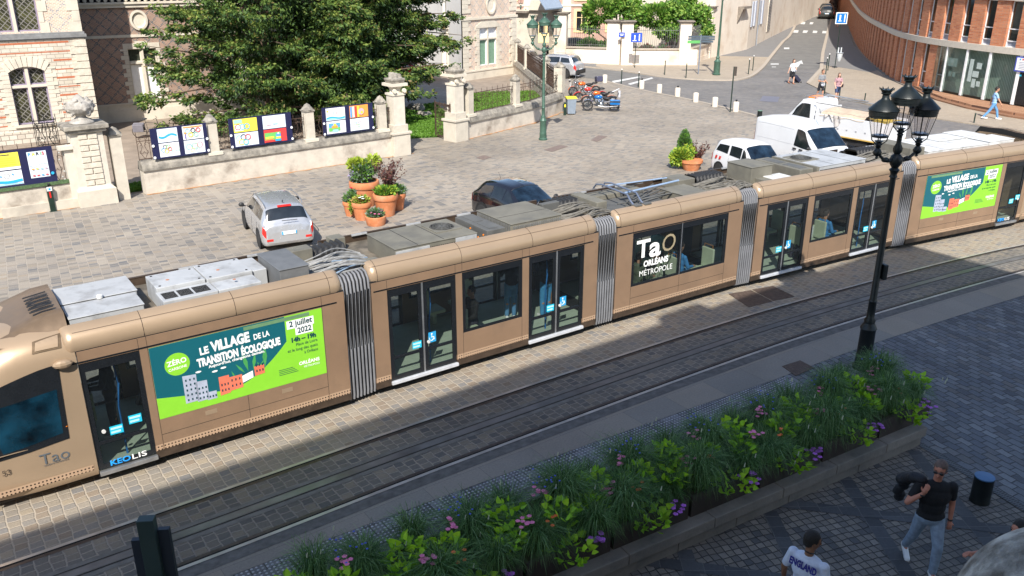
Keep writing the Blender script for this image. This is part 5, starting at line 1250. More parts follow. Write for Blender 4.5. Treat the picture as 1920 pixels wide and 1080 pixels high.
def blobpts(rng, c, r, n, shell=.55):
    """points in a lumpy ellipsoid"""
    d = rng.normal(size=(n, 3)); d /= np.linalg.norm(d, axis=1)[:, None]; q = shell+(1-shell)*rng.random(n)**.6
    return np.asarray(c)+d*np.asarray(r)*q[:, None]
LEAF_Y = [leafmat('yew_dark', (0.016, 0.045, 0.012), (0.03, 0.07, 0.018)), leafmat('yew_mid', (0.06, 0.12, 0.02), (0.10, 0.17, 0.03)), leafmat('yew_pale', (0.15, 0.205, 0.035), (0.23, 0.28, 0.055)), leafmat('yew_brown', (0.17, 0.13, 0.04), (0.22, 0.16, 0.06))]
BARK = mat('bark', (0.09, 0.06, 0.04), .95, var=.3, vs=8, bump=.6)
def conifer(name, label, base, H, rad, nb, seed, low=.3, leafn=820, lean=(0, 0)):
    t = thing(name, label, 'tree', base, 0, 'trees of the mansion garden'); rng = np.random.default_rng(seed); rr = random.Random(seed)
    m = MB(); m.tube([(0, 0, 0), (.1, .05, H*.3), (0, .1, H*.65), (.05, 0, H*.95)], .32, 8, .06)
    P = []; MI = []; D = []
    for b in range(nb):
        h = low+(H-low)*(b/nb)**.9; a = rr.uniform(0, 2*math.pi); prof = (1-(h/H)**2.2)**.6; r = rad*prof*rr.uniform(.72, 1.08); rise = rr.uniform(-.05, .25)
        ex, ey = math.cos(a), math.sin(a); tip = Vector((ex*r+lean[0]*h, ey*r+lean[1]*h, h+rise*r)); rt = Vector((0, 0, h-.1)); 
        if b % 2 == 0: m.tube([rt, rt.lerp(tip, .5)+Vector((0, 0, .15)), tip], .07, 5, .012)
        # sprays along the bough, fanned out and drooping at the ends
        for k in range(rr.randint(9, 13)):
            u = rr.uniform(.32, 1.05); c = rt.lerp(tip, u); w = .25+.5*(1-abs(u-.6)); off = Vector((-ey, ex, 0))*rr.uniform(-1, 1)*w*1.3; c = c+off+Vector((0, 0, rr.uniform(-.35, .25)))
            n = leafn//11; rs = rr.uniform(.24, .5)
            q = blobpts(rng, c, (rs, rs, rs*.5), n, .15); P.append(q)
            z = (q[:, 2]-c.z)/rs; z2 = rng.random(n); mi = np.where(z > .18, 2, 1); mi = np.where(z2 < .30, 1, mi); mi = np.where(z < -.1, 0, mi); mi = np.where((z2 > .94), 3, mi)  # leaf colour by height: pale on top of each spray, dark beneath
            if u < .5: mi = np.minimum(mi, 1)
            MI.append(mi); D.append(np.tile(np.array([ex*.8, ey*.8, -.25]), (n, 1)))
    P.append(blobpts(rng, (0, 0, H*.42), (rad*.62, rad*.62, H*.36), 14000, .3)); MI.append(rng.integers(0, 2, 14000)); D.append(np.tile(np.array([0, 0, -.3]), (14000, 1)))
    m.build('trunk', BARK, t, smooth=60)
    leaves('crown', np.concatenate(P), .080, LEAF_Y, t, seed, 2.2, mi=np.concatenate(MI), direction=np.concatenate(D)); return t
conifer('yew_tree', 'broad dark yew hanging over the wall, the left mass of the evergreens', (-12.0, 42.6, 0), 13.5, 5.5, 165, 3, .5)
conifer('yew_tree', 'tall dark evergreen in the middle of the garden trees', (-8.2, 46.0, 0), 14.0, 5.2, 150, 4, .8)
conifer('yew_tree', 'evergreen whose right boughs reach the white rendered wing', (-7.5, 48.6, 0), 14.5, 4.9, 130, 5, 2.6)
conifer('yew_tree', 'smaller yew with bluish boughs leaning on the wall post', (-8.2, 42.4, 0), 6.2, 2.6, 64, 6, .4)
# --- walls
def seg_frame(a, b):
    a, b = Vector(a), Vector(b); d = b-a; return math.atan2(d.y, d.x), d.length
def scroll_panel(m, x0, x1, y, z0, z1, rnd, dense=1.0):
    """wrought-iron railing: uprights, paired scrolls and hearts"""
    n = max(2, int((x1-x0)/.42)); m.b(x0, x1, y-.012, y+.012, z0+.04, z0+.07); m.b(x0, x1, y-.012, y+.012, z1-.10, z1-.07); m.b(x0, x1, y-.012, y+.012, z1-.25, z1-.23)
    h = z1-z0
    for i in range(n+1):
        x = x0+(x1-x0)*i/n; m.cyl((x, y, z0), (x, y, z1+.02), .011, n=5); m.cyl((x, y, z1+.02), (x, y, z1+.12), .016, .002, n=5)
        if i < n:
            w = (x1-x0)/n
            for s in (-1, 1):
                for (cz, r, ph) in ((z0+h*.62, w*.22, 0), (z0+h*.35, w*.24, 1), (z0+h*.82, w*.14, 0)):
                    cx = x+w/2+s*w*.24
                    m.tube([(cx+s*r*(1-.11*k)*math.cos(ph*3.14+k*.7), y, cz+r*(1-.11*k)*math.sin(ph*3.14+k*.7)) for k in range(8)], .008, 4)
                m.tube([(x+w/2, y, z0+.05), (x+w/2+s*w*.3, y, z0+h*.3), (x+w/2+s*w*.1, y, z0+h*.55), (x+w/2+s*w*.33, y, z0+h*.85)], .009, 4)
def post_cap(m, c, w, z):
    x, y = c; m.box((x, y, z+.03), (w+.08, w+.08, .06)); m.lathe([(w*.72, 0), (w*.62, .06), (w*.42, .13), (w*.36, .18), (.001, .26)], (x, y, z+.06), 8)
IW = mat('iron_weathered', (0.075, 0.045, 0.032), .8, .2, var=.4, vs=8)
def lowwall(label, pts, posts, zc=.86, zt=1.2, zr=2.15, iron=True, group='low stone walls of the mansion garden', postw=.36, cat='wall'):
    a, b = pts; ang, L = seg_frame(a, b); t = thing('garden_wall', label, cat, (a[0], a[1], 0), ang, group)
    m = MB(); m.b(0, L, 0, .5, 0, zc); m.build('wall_base', WALLST, t)
    m = MB(); m.b(-.02, L+.02, -.07, .54, zc, zc+.06); m.ext([(-.02, -.05, zc+.06), (-.02, -.02, zc+.2), (-.02, .08, zt), (-.02, .42, zt), (-.02, .52, zc+.06)], (L+.04, 0, 0)); m.build('coping', COPING, t, bevel=.01)
    xs = []
    for s in posts:
        m = MB(); m.b(s-postw/2, s+postw/2, .06, .06+postw, zt-.02, 2.32); p = m.build('post', LIME, t); m = MB(); post_cap(m, (s, .06+postw/2), postw, 2.32); m.build('post_cap', COPING, p, smooth=30)
        m = MB(); m.b(s-postw/2-.1, s+postw/2+.1, -.03, .5, zt-.1, zt+.02); m.build('post_foot', STN, p); xs.append(s)
    if iron:
        e = [0]+xs+[L]
        for i in range(len(e)-1):
            x0, x1 = e[i]+(postw/2 if e[i] in xs else 0), e[i+1]-(postw/2 if e[i+1] in xs else 0)
            if x1-x0 > .3: m = MB(); scroll_panel(m, x0, x1, .25, zt, zr, random.Random(int(x0*9)+3)); m.build('railing', IW, t, smooth=50)
    return t, ang, L
wA, angA, LA = lowwall('long limestone wall with rusty scroll railing and posts from the urn pier to the entrance', ((-13.35, 30.35), (-5.05, 37.05)), [2.72, 6.72, 10.1])
# left wall below the yellow poster
a0, a1 = Vector((-17.9, 26.6)), Vector((-14.9, 28.9)); angB, LB = seg_frame(a0, a1)
wB = thing('garden_wall', 'short rough limestone wall with scroll grille under the yellow poster', 'wall', (a0.x, a0.y, 0), angB, 'low stone walls of the mansion garden')
m = MB(); m.b(-3, LB+.1, 0, .5, 0, .85); m.build('wall_base', WALLST, wB); m = MB(); m.b(1.2, LB+.15, -.12, .3, 0, .32); m.build('wall_foot', LIME, wB)
m = MB(); m.b(-3, LB+.1, -.01, .5, .85, .9); m.build('coping', COPING, wB)
m = MB(); scroll_panel(m, -3, LB, .2, .9, 2.25, random.Random(1)); m.build('railing', IW, wB, smooth=50)
m = MB()
for i in range(26): m.ball((LB-.05-random.Random(i).uniform(0, .5), .14, .98+i*.046), .035, 6, 4)
m.build('iron_rosettes', mat('pale_rosette', (0.4, 0.4, 0.38), .6), wB)
# --- urn pier
ap = R(37); up = thing('gate_pier', 'massive rusticated limestone pier with a weathered carved urn on top', 'pier', (-14.42, 28.92, 0), ap)
m = MB(); m.b(-.62, .62, -.04, 1.15, 0, .55); m.ext([(-.62, -.04, .55), (-.48, .08, .70), (.48, .08, .70), (.62, -.04, .55)], (0, 1.0, 0)); m.build('base', LIME, up)
m = MB(); m.b(-.5, .5, .1, 1.0, .6, 2.55); m.build('shaft', LIME2, up)
m = MB()
for j in range(9):
    z = .72+j*.2
    if j % 2: m.b(-.30, .30, .055, .1, z, z+.17)
    else: m.b(-.30, -.02, .055, .1, z, z+.17); m.b(.02, .30, .055, .1, z, z+.17)
m.build('rusticated_block', VERM, up, bevel=.01)
m = MB(); m.b(-.62, .62, -.02, 1.1, 2.55, 2.66); m.b(-.7, .7, -.1, 1.18, 2.66, 2.8); cpp = m.build('cornice', COPING, up, bevel=.015)
m = MB(); m.lathe([(.42, 0), (.38, .08), (.3, .12), (.16, .2), (.16, .26), (.34, .36), (.43, .52), (.40, .66), (.28, .72), (.2, .8), (.12, .9), (.001, .98)], (0, .55, 2.8), 20)
rr = random.Random(5)
for i in range(34):
    a = rr.uniform(0, 6.28); z = rr.uniform(.3, .8); r = .4*(1-abs(z-.52)); m.ball((r*math.cos(a), .55+r*math.sin(a), 2.8+z), rr.uniform(.05, .10), 8, 5)
for s in (-1, 1): m.tube([(s*.3, .55, 3.2), (s*.5, .55, 3.35), (s*.44, .55, 3.52), (s*.28, .55, 3.5)], .05, 6)
remesh(m.build('carved_urn', mat('urn_stone', (0.36, 0.335, 0.30), .95, var=.35, vs=6, bump=.8, bs=20, dirt=(0.2, 0.19, 0.17), ds=3), up), .022, 2)
# side post next to the urn pier
m = MB(); m.b(.72, 1.1, .25, .62, 0, 2.28); s1 = m.build('side_post', LIME, up); m = MB(); post_cap(m, (.91, .43), .38, 2.28); m.build('post_cap', COPING, s1, smooth=30)
m = MB(); m.b(-.78, -.5, .2, .6, 0, 2.02); m.b(-.95, -.45, .1, .7, 2.02, 2.14); m.build('side_pilaster', LIME2, up)
m = MB(); scroll_panel(m, -1.5, -.8, .5, 2.1, 3.1, random.Random(8)); scroll_panel(m, -1.45, -.85, .52, 2.15, 3.0, random.Random(9)); m.build('iron_crest', BLACK, up, smooth=50)
# --- tall gate piers
def gatepier(x, y, ang, label, h=3.35):
    t = thing('gate_pier', label, 'pier', (x, y, 0), ang, 'tall stone piers of the entrance')
    m = MB(); m.b(-.42, .42, -.1, .74, 0, .95); m.b(-.48, .48, -.15, .8, .95, 1.05); m.b(-.36, .36, -.04, .68, 1.05, 1.35); m.build('base', LIME, t, bevel=.01)
    m = MB(); m.b(-.28, .28, .04, .6, 1.35, h-.75); m.build('shaft', LIME2, t)
    m = MB(); m.b(-.32, .32, 0, .64, h-.75, h-.66)
    for s in (-1, 1): m.lathe([(.09, -.05), (.1, 0), (.09, .05)], (s*.24, -.03, h-.55), 10, axis='Y')
    m.lathe([(.26, h-.66), (.24, h-.5), (.36, h-.36), (.4, h-.34)], (0, .32, 0), 8); m.b(-.40, .40, -.08, .72, h-.36, h-.24); cp = m.build('capital', STN, t)
    m = MB(); m.b(-.30, .30, .02, .62, h-.24, h-.14); m.b(-.34, .34, -.02, .66, h-.14, h-.04)
    for i in range(16): m.ball((rr.uniform(-.24, .24), .32+rr.uniform(-.24, .24), h+rr.uniform(-.04, .1)), rr.uniform(.06, .13), 7, 5)
    remesh(m.build('weathered_finial', COPING, t), .025, 2); return t
gatepier(-4.83, 37.05, R(39), 'tall carved pier ending the long wall, behind the green litter bin')
gatepier(-2.42, 40.25, R(48), 'tall carved pier at the right side of the open entrance')
# iron gate leaf folded open at the entrance
gl = thing('iron_gate', 'open rusty wrought iron gate leaf at the right entrance pier', 'gate', (-2.9, 40.25, 0), R(128))
m = MB(); m.b(-.02, .03, -.02, .02, .05, 1.75); m.b(1.25, 1.3, -.02, .02, .05, 1.75); m.b(0, 1.3, -.02, .02, .08, .12); m.b(0, 1.3, -.02, .02, 1.65, 1.7); m.build('gate_frame', IW, gl)
m = MB(); scroll_panel(m, 0, 1.3, 0, .9, 1.7, random.Random(4)); scroll_panel(m, 0, 1.3, 0, .1, .95, random.Random(5)); m.build('gate_scrolls', IW, gl, smooth=50)
# --- right garden wall, curving
wC, angC, LC = lowwall('limestone wall right of the entrance with rusty railing over a lawn', ((-2.1, 40.75), (1.15, 45.1)), [.35, 4.1], zc=.76, zt=1.12)
wD, angD, LD = lowwall('last short stretch of limestone wall curving to the bins', ((1.15, 45.1), (2.85, 48.6)), [], zc=.76, zt=1.12)
m = MB(); m.b(LD-.2, LD+.28, -.02, .48, 1.1, 2.45); p = m.build('post', LIME, wD); m = MB(); post_cap(m, (LD+.04, .23), .44, 2.45); m.build('post_cap', COPING, p, smooth=30)
wE, angE, LE = lowwall('limestone wall with dense rusty railing running back beside the parked cars', ((2.9, 49.2), (.6, 66.0)), [4.2, 12.0, 16.6], zc=.7, zt=1.0, zr=2.2)
m = MB(); scroll_panel(m, 0, LE, .22, 1.05, 2.2, random.Random(7)); scroll_panel(m, .1, LE, .28, 1.05, 2.25, random.Random(17)); m.build('railing', IW, wE, smooth=50)
# --- poster boards
NAVY = mat('board_navy', (0.012, 0.014, 0.06), .45, var=.03)
PC = {k: mat('print_'+k, c, .6, var=.06, vs=12) for k, c in dict(blue=(0.10, 0.35, 0.75), sky=(0.35, 0.62, 0.85), cyan=(0.02, 0.38, 0.68), yellow=(0.85, 0.75, 0.08), gold=(0.85, 0.62, 0.06), black=(0.05, 0.05, 0.06), green=(0.15, 0.50, 0.12), mint=(0.35, 0.62, 0.5), red=(0.62, 0.05, 0.05), orange=(0.85, 0.33, 0.06), paper=(0.66, 0.73, 0.80), white=(0.78, 0.80, 0.82), pink=(0.75, 0.40, 0.45), teal=(0.08, 0.5, 0.55), violet=(0.2, 0.15, 0.4)).items()}
def disc(m, x, z, r, y, n=18): m.add([(x+r*math.cos(a), y, z+r*math.sin(a)) for a in [2*math.pi*i/n for i in range(n)]], [tuple(range(n))])
def ringm(m, x, z, r, w, y, n=24):
    vs = []; fs = []
    for i in range(n):
        a = 2*math.pi*i/n
        for q in (r-w/2, r+w/2): vs.append((x+q*math.cos(a), y, z+q*math.sin(a)))
    for i in range(n): j = (i+1) % n; fs.append((2*i, 2*i+1, 2*j+1, 2*j))
    m.add(vs, fs)
def rect(m, x0, x1, z0, z1, y): m.quad((x0, y, z0), (x1, y, z0), (x1, y, z1), (x0, y, z1))
def wave(m, x0, x1, z, amp, w, y, n=14, ph=0):
    for i in range(n):
        a, b = x0+(x1-x0)*i/n, x0+(x1-x0)*(i+1)/n; f = lambda x: z+amp*math.sin((x-x0)/(x1-x0)*6.28+ph)
        m.quad((a, y, f(a)-w/2), (b, y, f(b)-w/2), (b, y, f(b)+w/2), (a, y, f(a)+w/2))
def board(label, loc, ang, w, h, z0, draw, group='children drawing boards on the railings'):
    t = thing('poster_board', label, 'poster board', (loc[0], loc[1], z0), ang, group)
    m = MB(); m.b(0, w, 0, .03, 0, h); m.build('backing', NAVY, t); draw(t, w, h); return t
class Art:
    def __init__(s, t): s.t = t; s.k = 0
    def d(s, col, fn):
        s.k += 1; m = MB(); fn(m, -.0015*s.k-.002); m.build('drawing_'+col, PC[col], s.t)
def sheetpaper(A, x0, x1, z0, z1, col='white'): A.d(col, lambda m, y: rect(m, x0, x1, z0, z1, y))
def dots(A, w, h):
    for x, z in ((.035, .52), (.035, .08), (w-.04, .55), (w-.04, .1)): A.d('white', lambda m, y: disc(m, x*1 if x < 1 else x, z*h/1.15, .05, y))
def bA(t, w, h):
    A = Art(t); q = [(.12*w, .47*w, .52*h, .96*h), (.12*w, .47*w, .05*h, .49*h), (.56*w, .93*w, .52*h, .96*h), (.56*w, .93*w, .05*h, .49*h)]
    for i, r in enumerate(q): sheetpaper(A, *r, col='paper' if i in (0, 3) else 'white')
    x0, x1, z0, z1 = q[0]; A.d('cyan', lambda m, y: wave(m, x0+.04, x1-.04, z0+.22, .05, .07, y, ph=3.4))
    for i in range(3): A.d('sky', lambda m, y: ringm(m, x0+.14+.17*i, z1-.16, .07, .008, y))
    x0, x1, z0, z1 = q[1]
    for c, dx, dz in (('black', .2, .36), ('green', .32, .36), ('blue', .13, .25), ('gold', .25, .2), ('red', .37, .27)): A.d(c, lambda m, y: ringm(m, x0+dx, z0+dz, .065, .022, y))
    txt('ELONG', .09, PC['mint'], t, Matrix.Translation((x0+.42, -.02, z0+.16)) @ TXR, 'drawing_letters', .0005)
    x0, x1, z0, z1 = q[2]; A.d('orange', lambda m, y: rect(m, x0+.03, x1-.03, z1-.06, z1-.02, y))
    for c, dx, dz in (('sky', .18, .32), ('black', .38, .32), ('red', .57, .32), ('yellow', .28, .17), ('mint', .47, .17)): A.d(c, lambda m, y: ringm(m, x0+dx, z0+dz, .075, .03, y))
    A.d('violet', lambda m, y: rect(m, x0+.06, x0+.10, z0+.04, z0+.2, y)); A.d('orange', lambda m, y: disc(m, x0+.08, z0+.25, .04, y))
    x0, x1, z0, z1 = q[3]
    for c, dx, dz, r in (('blue', .16, .26, .1), ('green', .37, .28, .1), ('red', .57, .30, .1), ('yellow', .27, .14, .07), ('mint', .47, .14, .07)): A.d(c, lambda m, y: ringm(m, x0+dx, z0+dz, r, .014, y))
    dots(A, w, h)
def bB(t, w, h):
    A = Art(t); q = [(.07*w, .44*w, .52*h, .96*h), (.07*w, .44*w, .05*h, .49*h), (.53*w, .90*w, .52*h, .96*h), (.53*w, .90*w, .05*h, .49*h)]
    for i, r in enumerate(q): sheetpaper(A, *r, col='yellow' if i == 0 else ('paper' if i < 3 else 'red'))
    x0, x1, z0, z1 = q[0]; A.d('mint', lambda m, y: rect(m, x0+.02, x0+.35, z1-.16, z1-.02, y)); A.d('white', lambda m, y: rect(m, x0+.04, x0+.38, z0+.05, z0+.3, y))
    for c, dx in (('red', .17), ('teal', .35), ('blue', .52)): A.d(c, lambda m, y: ringm(m, x0+dx, z0+.2, .10, .03, y))
    x0, x1, z0, z1 = q[1]
    for c, dx, dz in (('sky', .16, .32), ('black', .34, .34), ('red', .52, .33), ('yellow', .25, .16), ('teal', .42, .15)): A.d(c, lambda m, y: ringm(m, x0+dx, z0+dz, .10, .028, y))
    x0, x1, z0, z1 = q[2]; A.d('pink', lambda m, y: rect(m, x0+.15, x0+.32, z0+.14, z0+.17, y)); A.d('sky', lambda m, y: rect(m, x0+.4, x0+.6, z0+.16, z0+.19, y))
    x0, x1, z0, z1 = q[3]
    for c, b in (('green', (.02, .68, .1, .38)), ('yellow', (.05, .4, .17, .23)), ('orange', (.05, .35, .1, .15)), ('blue', (.48, .68, .2, .32)), ('yellow', (.48, .68, .12, .2)), ('cyan', (.44, .68, .03, .11)), ('red', (.02, .42, .02, .10)), ('white', (.55, .62, .3, .36))): A.d(c, lambda m, y: rect(m, x0+b[0], x0+b[1], z0+b[2], z0+b[3], y))
    dots(A, w, h)
def bC(t, w, h):
    A = Art(t); q = [(.07*w, .44*w, .52*h, .96*h), (.07*w, .44*w, .05*h, .49*h), (.53*w, .90*w, .52*h, .96*h), (.53*w, .90*w, .05*h, .49*h)]
    for i, r in enumerate(q): sheetpaper(A, *r, col='white' if i != 2 else 'orange')
    x0, x1, z0, z1 = q[0]; A.d('sky', lambda m, y: rect(m, x0+.01, x1-.01, z0+.02, z0+.1, y)); A.d('cyan', lambda m, y: wave(m, x0+.02, x1-.02, z0+.1, .03, .06, y)); A.d('gold', lambda m, y: disc(m, x0+.07, z1-.12, .04, y))
    for i, c in enumerate(('sky', 'black', 'red')): A.d(c, lambda m, y: ringm(m, x0+.28+.12*i, z0+.3, .055, .01, y))
    x0, x1, z0, z1 = q[1]
    for c, b in (('blue', (.08, .6, .26, .42)), ('green', (.08, .6, .1, .24)), ('sky', (.25, .5, .06, .16)), ('orange', (.22, .48, .22, .32)), ('gold', (.3, .42, .3, .4))): A.d(c, lambda m, y: rect(m, x0+b[0], x0+b[1], z0+b[2], z0+b[3], y))
    x0, x1, z0, z1 = q[2]
    for i, c in enumerate(('blue', 'white', 'red', 'yellow')): A.d(c, lambda m, y: rect(m, x0+.02+.11*i, x0+.10+.11*i, z0+.03, z1-.03, y))
    A.d('pink', lambda m, y: disc(m, x0+.53, z0+.24, .14, y)); A.d('gold', lambda m, y: disc(m, x0+.56, z0+.2, .06, y))
    x0, x1, z0, z1 = q[3]; A.d('paper', lambda m, y: rect(m, x0+.01, x1-.01, z0+.01, z1-.01, y))
    for c, dx, dz in (('blue', .22, .3), ('black', .33, .3), ('red', .44, .31), ('yellow', .28, .2), ('green', .39, .21)): A.d(c, lambda m, y: ringm(m, x0+dx, z0+dz, .055, .012, y))
    dots(A, w, h)
def bD(t, w, h):
    A = Art(t); x0, x1 = w-1.98, w-1.02
    sheetpaper(A, x0, x1, .58, 1.13, 'yellow'); sheetpaper(A, x0, x1, .06, .54, 'white'); sheetpaper(A, w-.78, w-.2, .2, 1.08, 'paper')
    A.d('white', lambda m, y: rect(m, x0+.02, x0+.24, .6, .86, y)); A.d('white', lambda m, y: rect(m, x0+.24, x1, .58, .66, y))
    txt('SPIRIT ART', .07, PC['black'], t, Matrix.Translation((x0+.28, -.02, 1.04)) @ TXR, 'drawing_letters', .0005) if False else A.d('black', lambda m, y: rect(m, x0+.28, x0+.7, 1.05, 1.08, y))
    for i in range(4): A.d('gold', lambda m, y: rect(m, x0+.3, x0+.85, .95-.07*i, .965-.07*i, y))
    A.d('cyan', lambda m, y: wave(m, x0+.02, x1-.02, .19, .02, .09, y, ph=1)); A.d('sky', lambda m, y: rect(m, x0+.02, x1-.02, .08, .12, y)); A.d('black', lambda m, y: ringm(m, x0+.5, .38, .08, .01, y))
    for dx, dz in ((.15, .33), (.33, .38), (.68, .42)): A.d('blue', lambda m, y: disc(m, x0+dx, dz, .03, y))
    for c, ch, dx in (('blue', 'P', .0), ('yellow', 'A', .12), ('black', 'R', .24), ('green', 'I', .37), ('red', 'S', .42)): txt(ch, .14, PC[c], t, Matrix.Translation((w-.75+dx, -.02, .95)) @ TXR, 'drawing_letters', .0005, bold=.004)
    for i, c in enumerate(('red', 'red', 'blue', 'red', 'orange', 'yellow', 'sky', 'pink')): A.d(c, lambda m, y: rect(m, w-.72+.13*(i % 4), w-.64+.13*(i % 4), .26+.22*(i//4), .30+.22*(i//4), y))
    A.d('black', lambda m, y: wave(m, w-.76, w-.22, .62, -.05, .01, y)); A.d('cyan', lambda m, y: disc(m, w-.12, .3, .05, y))
def along(a, ang, s, off): return (a[0]+s*math.cos(ang)+off*math.sin(ang), a[1]+s*math.sin(ang)-off*math.cos(ang))
oA = (-13.35, 30.35)
board('poster board with a blue wave drawing, nearest to the urn pier', along(oA, angA, .42, .04), angA, 2.05, 1.12, 1.24, bA)
board('poster board with a red and green map drawing, between the two middle wall posts', along(oA, angA, 3.32, .04), angA, 2.55, 1.14, 1.26, bB)
board('poster board with blue and red flag stripes, beside the tall entrance pier', along(oA, angA, 7.22, .04), angA, 2.35, 1.14, 1.28, bC)
board('poster board with a yellow sheet and letters in many colours on the left wall', along((-17.9, 26.6), angB, -.25, .06), angB, 3.3, 1.2, 1.0, bD, None)
m = MB(FR((-17.9, 26.6), 0)); 
g = MB(); 
hb_ = thing('clipped_edging', 'low green netting strip under the yellow poster', 'net', (a0.x, a0.y, .88), angB)
m = MB(); m.b(-1, LB-.1, -.06, .02, 0, .12); m.build('net', mat('green_net', (0.07, 0.12, 0.05), .9, var=.4, vs=15, bump=.5), hb_)
# --- lawns and planting behind the railings (ground cover)
GC = [leafmat('cover_a', (0.04, 0.14, 0.012), (0.09, 0.22, 0.02)), leafmat('cover_b', (0.13, 0.27, 0.02), (0.20, 0.34, 0.04)), leafmat('cover_c', (0.02, 0.07, 0.01), (0.04, 0.10, 0.015))]
GR = [leafmat('grass_a', (0.07, 0.17, 0.012), (0.11, 0.24, 0.02)), leafmat('grass_b', (0.10, 0.22, 0.018), (0.14, 0.28, 0.03))]
def in_poly(x, y, P):
    c = np.zeros(len(x), bool); n = len(P)
    for i in range(n):
        x0, y0 = P[i]; x1, y1 = P[(i+1) % n]
        if y0 == y1: continue
        k = ((y0 > y) != (y1 > y)) & (x < (x1-x0)*(y-y0)/(y1-y0)+x0); c ^= k
    return c
def cover(name, poly, n, size, mts, h, seed, cat_label=None, up=1.2, soil=True):
    rng = np.random.default_rng(seed); P = np.array(poly); x = rng.uniform(P[:, 0].min(), P[:, 0].max(), n*3); y = rng.uniform(P[:, 1].min(), P[:, 1].max(), n*3)
    k = in_poly(x, y, poly); x, y = x[k][:n], y[k][:n]; hh = (.5+.5*np.sin(x*2.1+seed)*np.cos(y*1.7))*h*.6+h*.4
    z = rng.random(len(x))*hh; o = leaves(name, np.stack([x, y, z+.01], 1), size, mts, None, seed, 1.6, up=up); tag(o, kind='stuff')
    if soil: sheet(name+'_soil', poly, .013, GRASSG)
    return o
n2 = lambda s, off, a=oA, g=angA: (a[0]+s*math.cos(g)-off*math.sin(g), a[1]+s*math.sin(g)+off*math.cos(g))
cover('ground_cover', [n2(1.6, .6), n2(10.3, .6), n2(10.3, 1.9), n2(1.6, 1.9)], 26000, .07, GC, .85, 1)
cover('grass', [n2(-1.8, .7), n2(1.6, .6), n2(1.6, 1.7), n2(-1.8, 1.8)], 9000, .05, GR, .12, 2)
cover('grass', [(-4.9, 40.8), (-3.4, 41.2), (-3.2, 46), (-4.6, 51.5), (-6.6, 49), (-5.7, 44.5)], 16000, .06, GR, .10, 3)
cover('grass', [(-2.1, 41.5), (1.0, 45.6), (2.6, 48.7), (1.4, 56.5), (-2.6, 55.5), (-2.9, 47)], 30000, .065, GR, .10, 4)
cover('flower_border', [(-1.9, 41.4), (.9, 45.4), (.5, 45.9), (-2.3, 41.9)], 5000, .07, [GC[2], leafmat('cover_red', (0.16, 0.02, 0.02), (0.3, 0.05, 0.06)), leafmat('cover_teal', (0.04, 0.16, 0.10), (0.08, 0.24, 0.15))], .45, 5, soil=False)
cover('ground_cover', [(1.2, 45.6), (2.7, 48.6), (2.2, 49), (.7, 46)], 3000, .07, GC, .5, 6, soil=False)
cover('grass', [(-20, 27.8), (-17.8, 27.4), (-15.3, 29.3), (-16.4, 30.6), (-21, 31)], 12000, .05, GR, .10, 8)
# orange lichen and weeds in the joint at the foot of the walls
MOSS = mat('orange_lichen', (0.42, 0.20, 0.07), .95, var=.4, vs=4, dirt=(0.30, 0.26, 0.2), ds=2)
r_m = random.Random(12)
for (a, b) in (((-13.35, 30.35), (-4.4, 37.55)), ((-18.5, 26.2), (-14.9, 28.75)), ((-2.1, 40.75), (1.15, 45.1)), ((1.15, 45.1), (2.85, 48.6))):
    a, b = Vector(a), Vector(b); d = (b-a).normalized(); n = Vector((d.y, -d.x)); L = (b-a).length; m = MB(); k = int(L/.22); rows = []
    for i in range(k+1): p = a+d*(L*i/k); w = r_m.uniform(.02, .17); rows.append([(p.x+n.x*w, p.y+n.y*w, .0125), (p.x, p.y, .0125)])
    m.grid(rows); tag(m.build('lichen_line', MOSS), kind='stuff')
def rock(x, y, s, label, sd):
    m = MB(); r_ = random.Random(sd)
    for i in range(6): m.ball((r_.uniform(-.5, .5)*s, r_.uniform(-.3, .3)*s, s*.2), s*r_.uniform(.3, .5), 8, 5)
    o = m.build('rock', mat('rock_grey', (0.25, 0.23, 0.2), .95, var=.3, vs=4, bump=.6), None); remesh(o, .07*s, 1); o.location = (x, y, 0); tag(o, label, 'rock')
g = G(782, 208); rock(g.x, g.y, .7, 'big grey rock at the near tip of the entrance lawn', 1); g = G(795, 219); rock(g.x, g.y, .5, 'flat pale rock lying in the entrance lawn nearer the gate', 2)
# --- climbing greenery behind the far railings
VIN = [leafmat('vine_a', (0.08, 0.20, 0.015), (0.14, 0.30, 0.03)), leafmat('vine_b', (0.04, 0.11, 0.012), (0.07, 0.16, 0.02)), leafmat('vine_c', (0.20, 0.33, 0.05), (0.28, 0.4, 0.08))]
def bush(name, label, cat, base, blobs, n, size, mts, seed, stems=True, parent_stems=(.05, .015), aspect=1.8, up=.2, grp=None, shell=.35):
    t = thing(name, label, cat, base, 0, grp); rng = np.random.default_rng(seed); P = []
    if stems:
        m = MB()
        for (c, r) in blobs: m.tube([(0, 0, 0), (c[0]*.4, c[1]*.4, c[2]*.6), c], parent_stems[0], 5, parent_stems[1])
        m.build('trunk', BARK, t, smooth=60)
    tot = sum(r[0]*r[1]*r[2] for _, r in blobs)**(1)
    for c, r in blobs: P.append(blobpts(rng, c, r, int(n*(r[0]*r[1]*r[2])/tot)+20, shell))
    leaves('crown', np.concatenate(P), size, mts, t, seed, aspect, up=up); return t
bush('spreading_tree', 'light green spreading tree behind the left grey railing', 'tree', (9.2, 77.5, 0), [((-1.6, 0, 3.9), (1.5, 1.4, .9)), ((.3, .5, 4.6), (1.8, 1.4, 1.0)), ((1.6, 0, 3.6), (1.4, 1.2, .9)), ((-2.4, 0, 2.6), (.9, .8, .6)), ((-.3, 0, 5.6), (1.0, 1.0, .7)), ((.6, -.6, 2.6), (1.2, .8, .6))], 6500, .17, VIN, 21, parent_stems=(.12, .03))
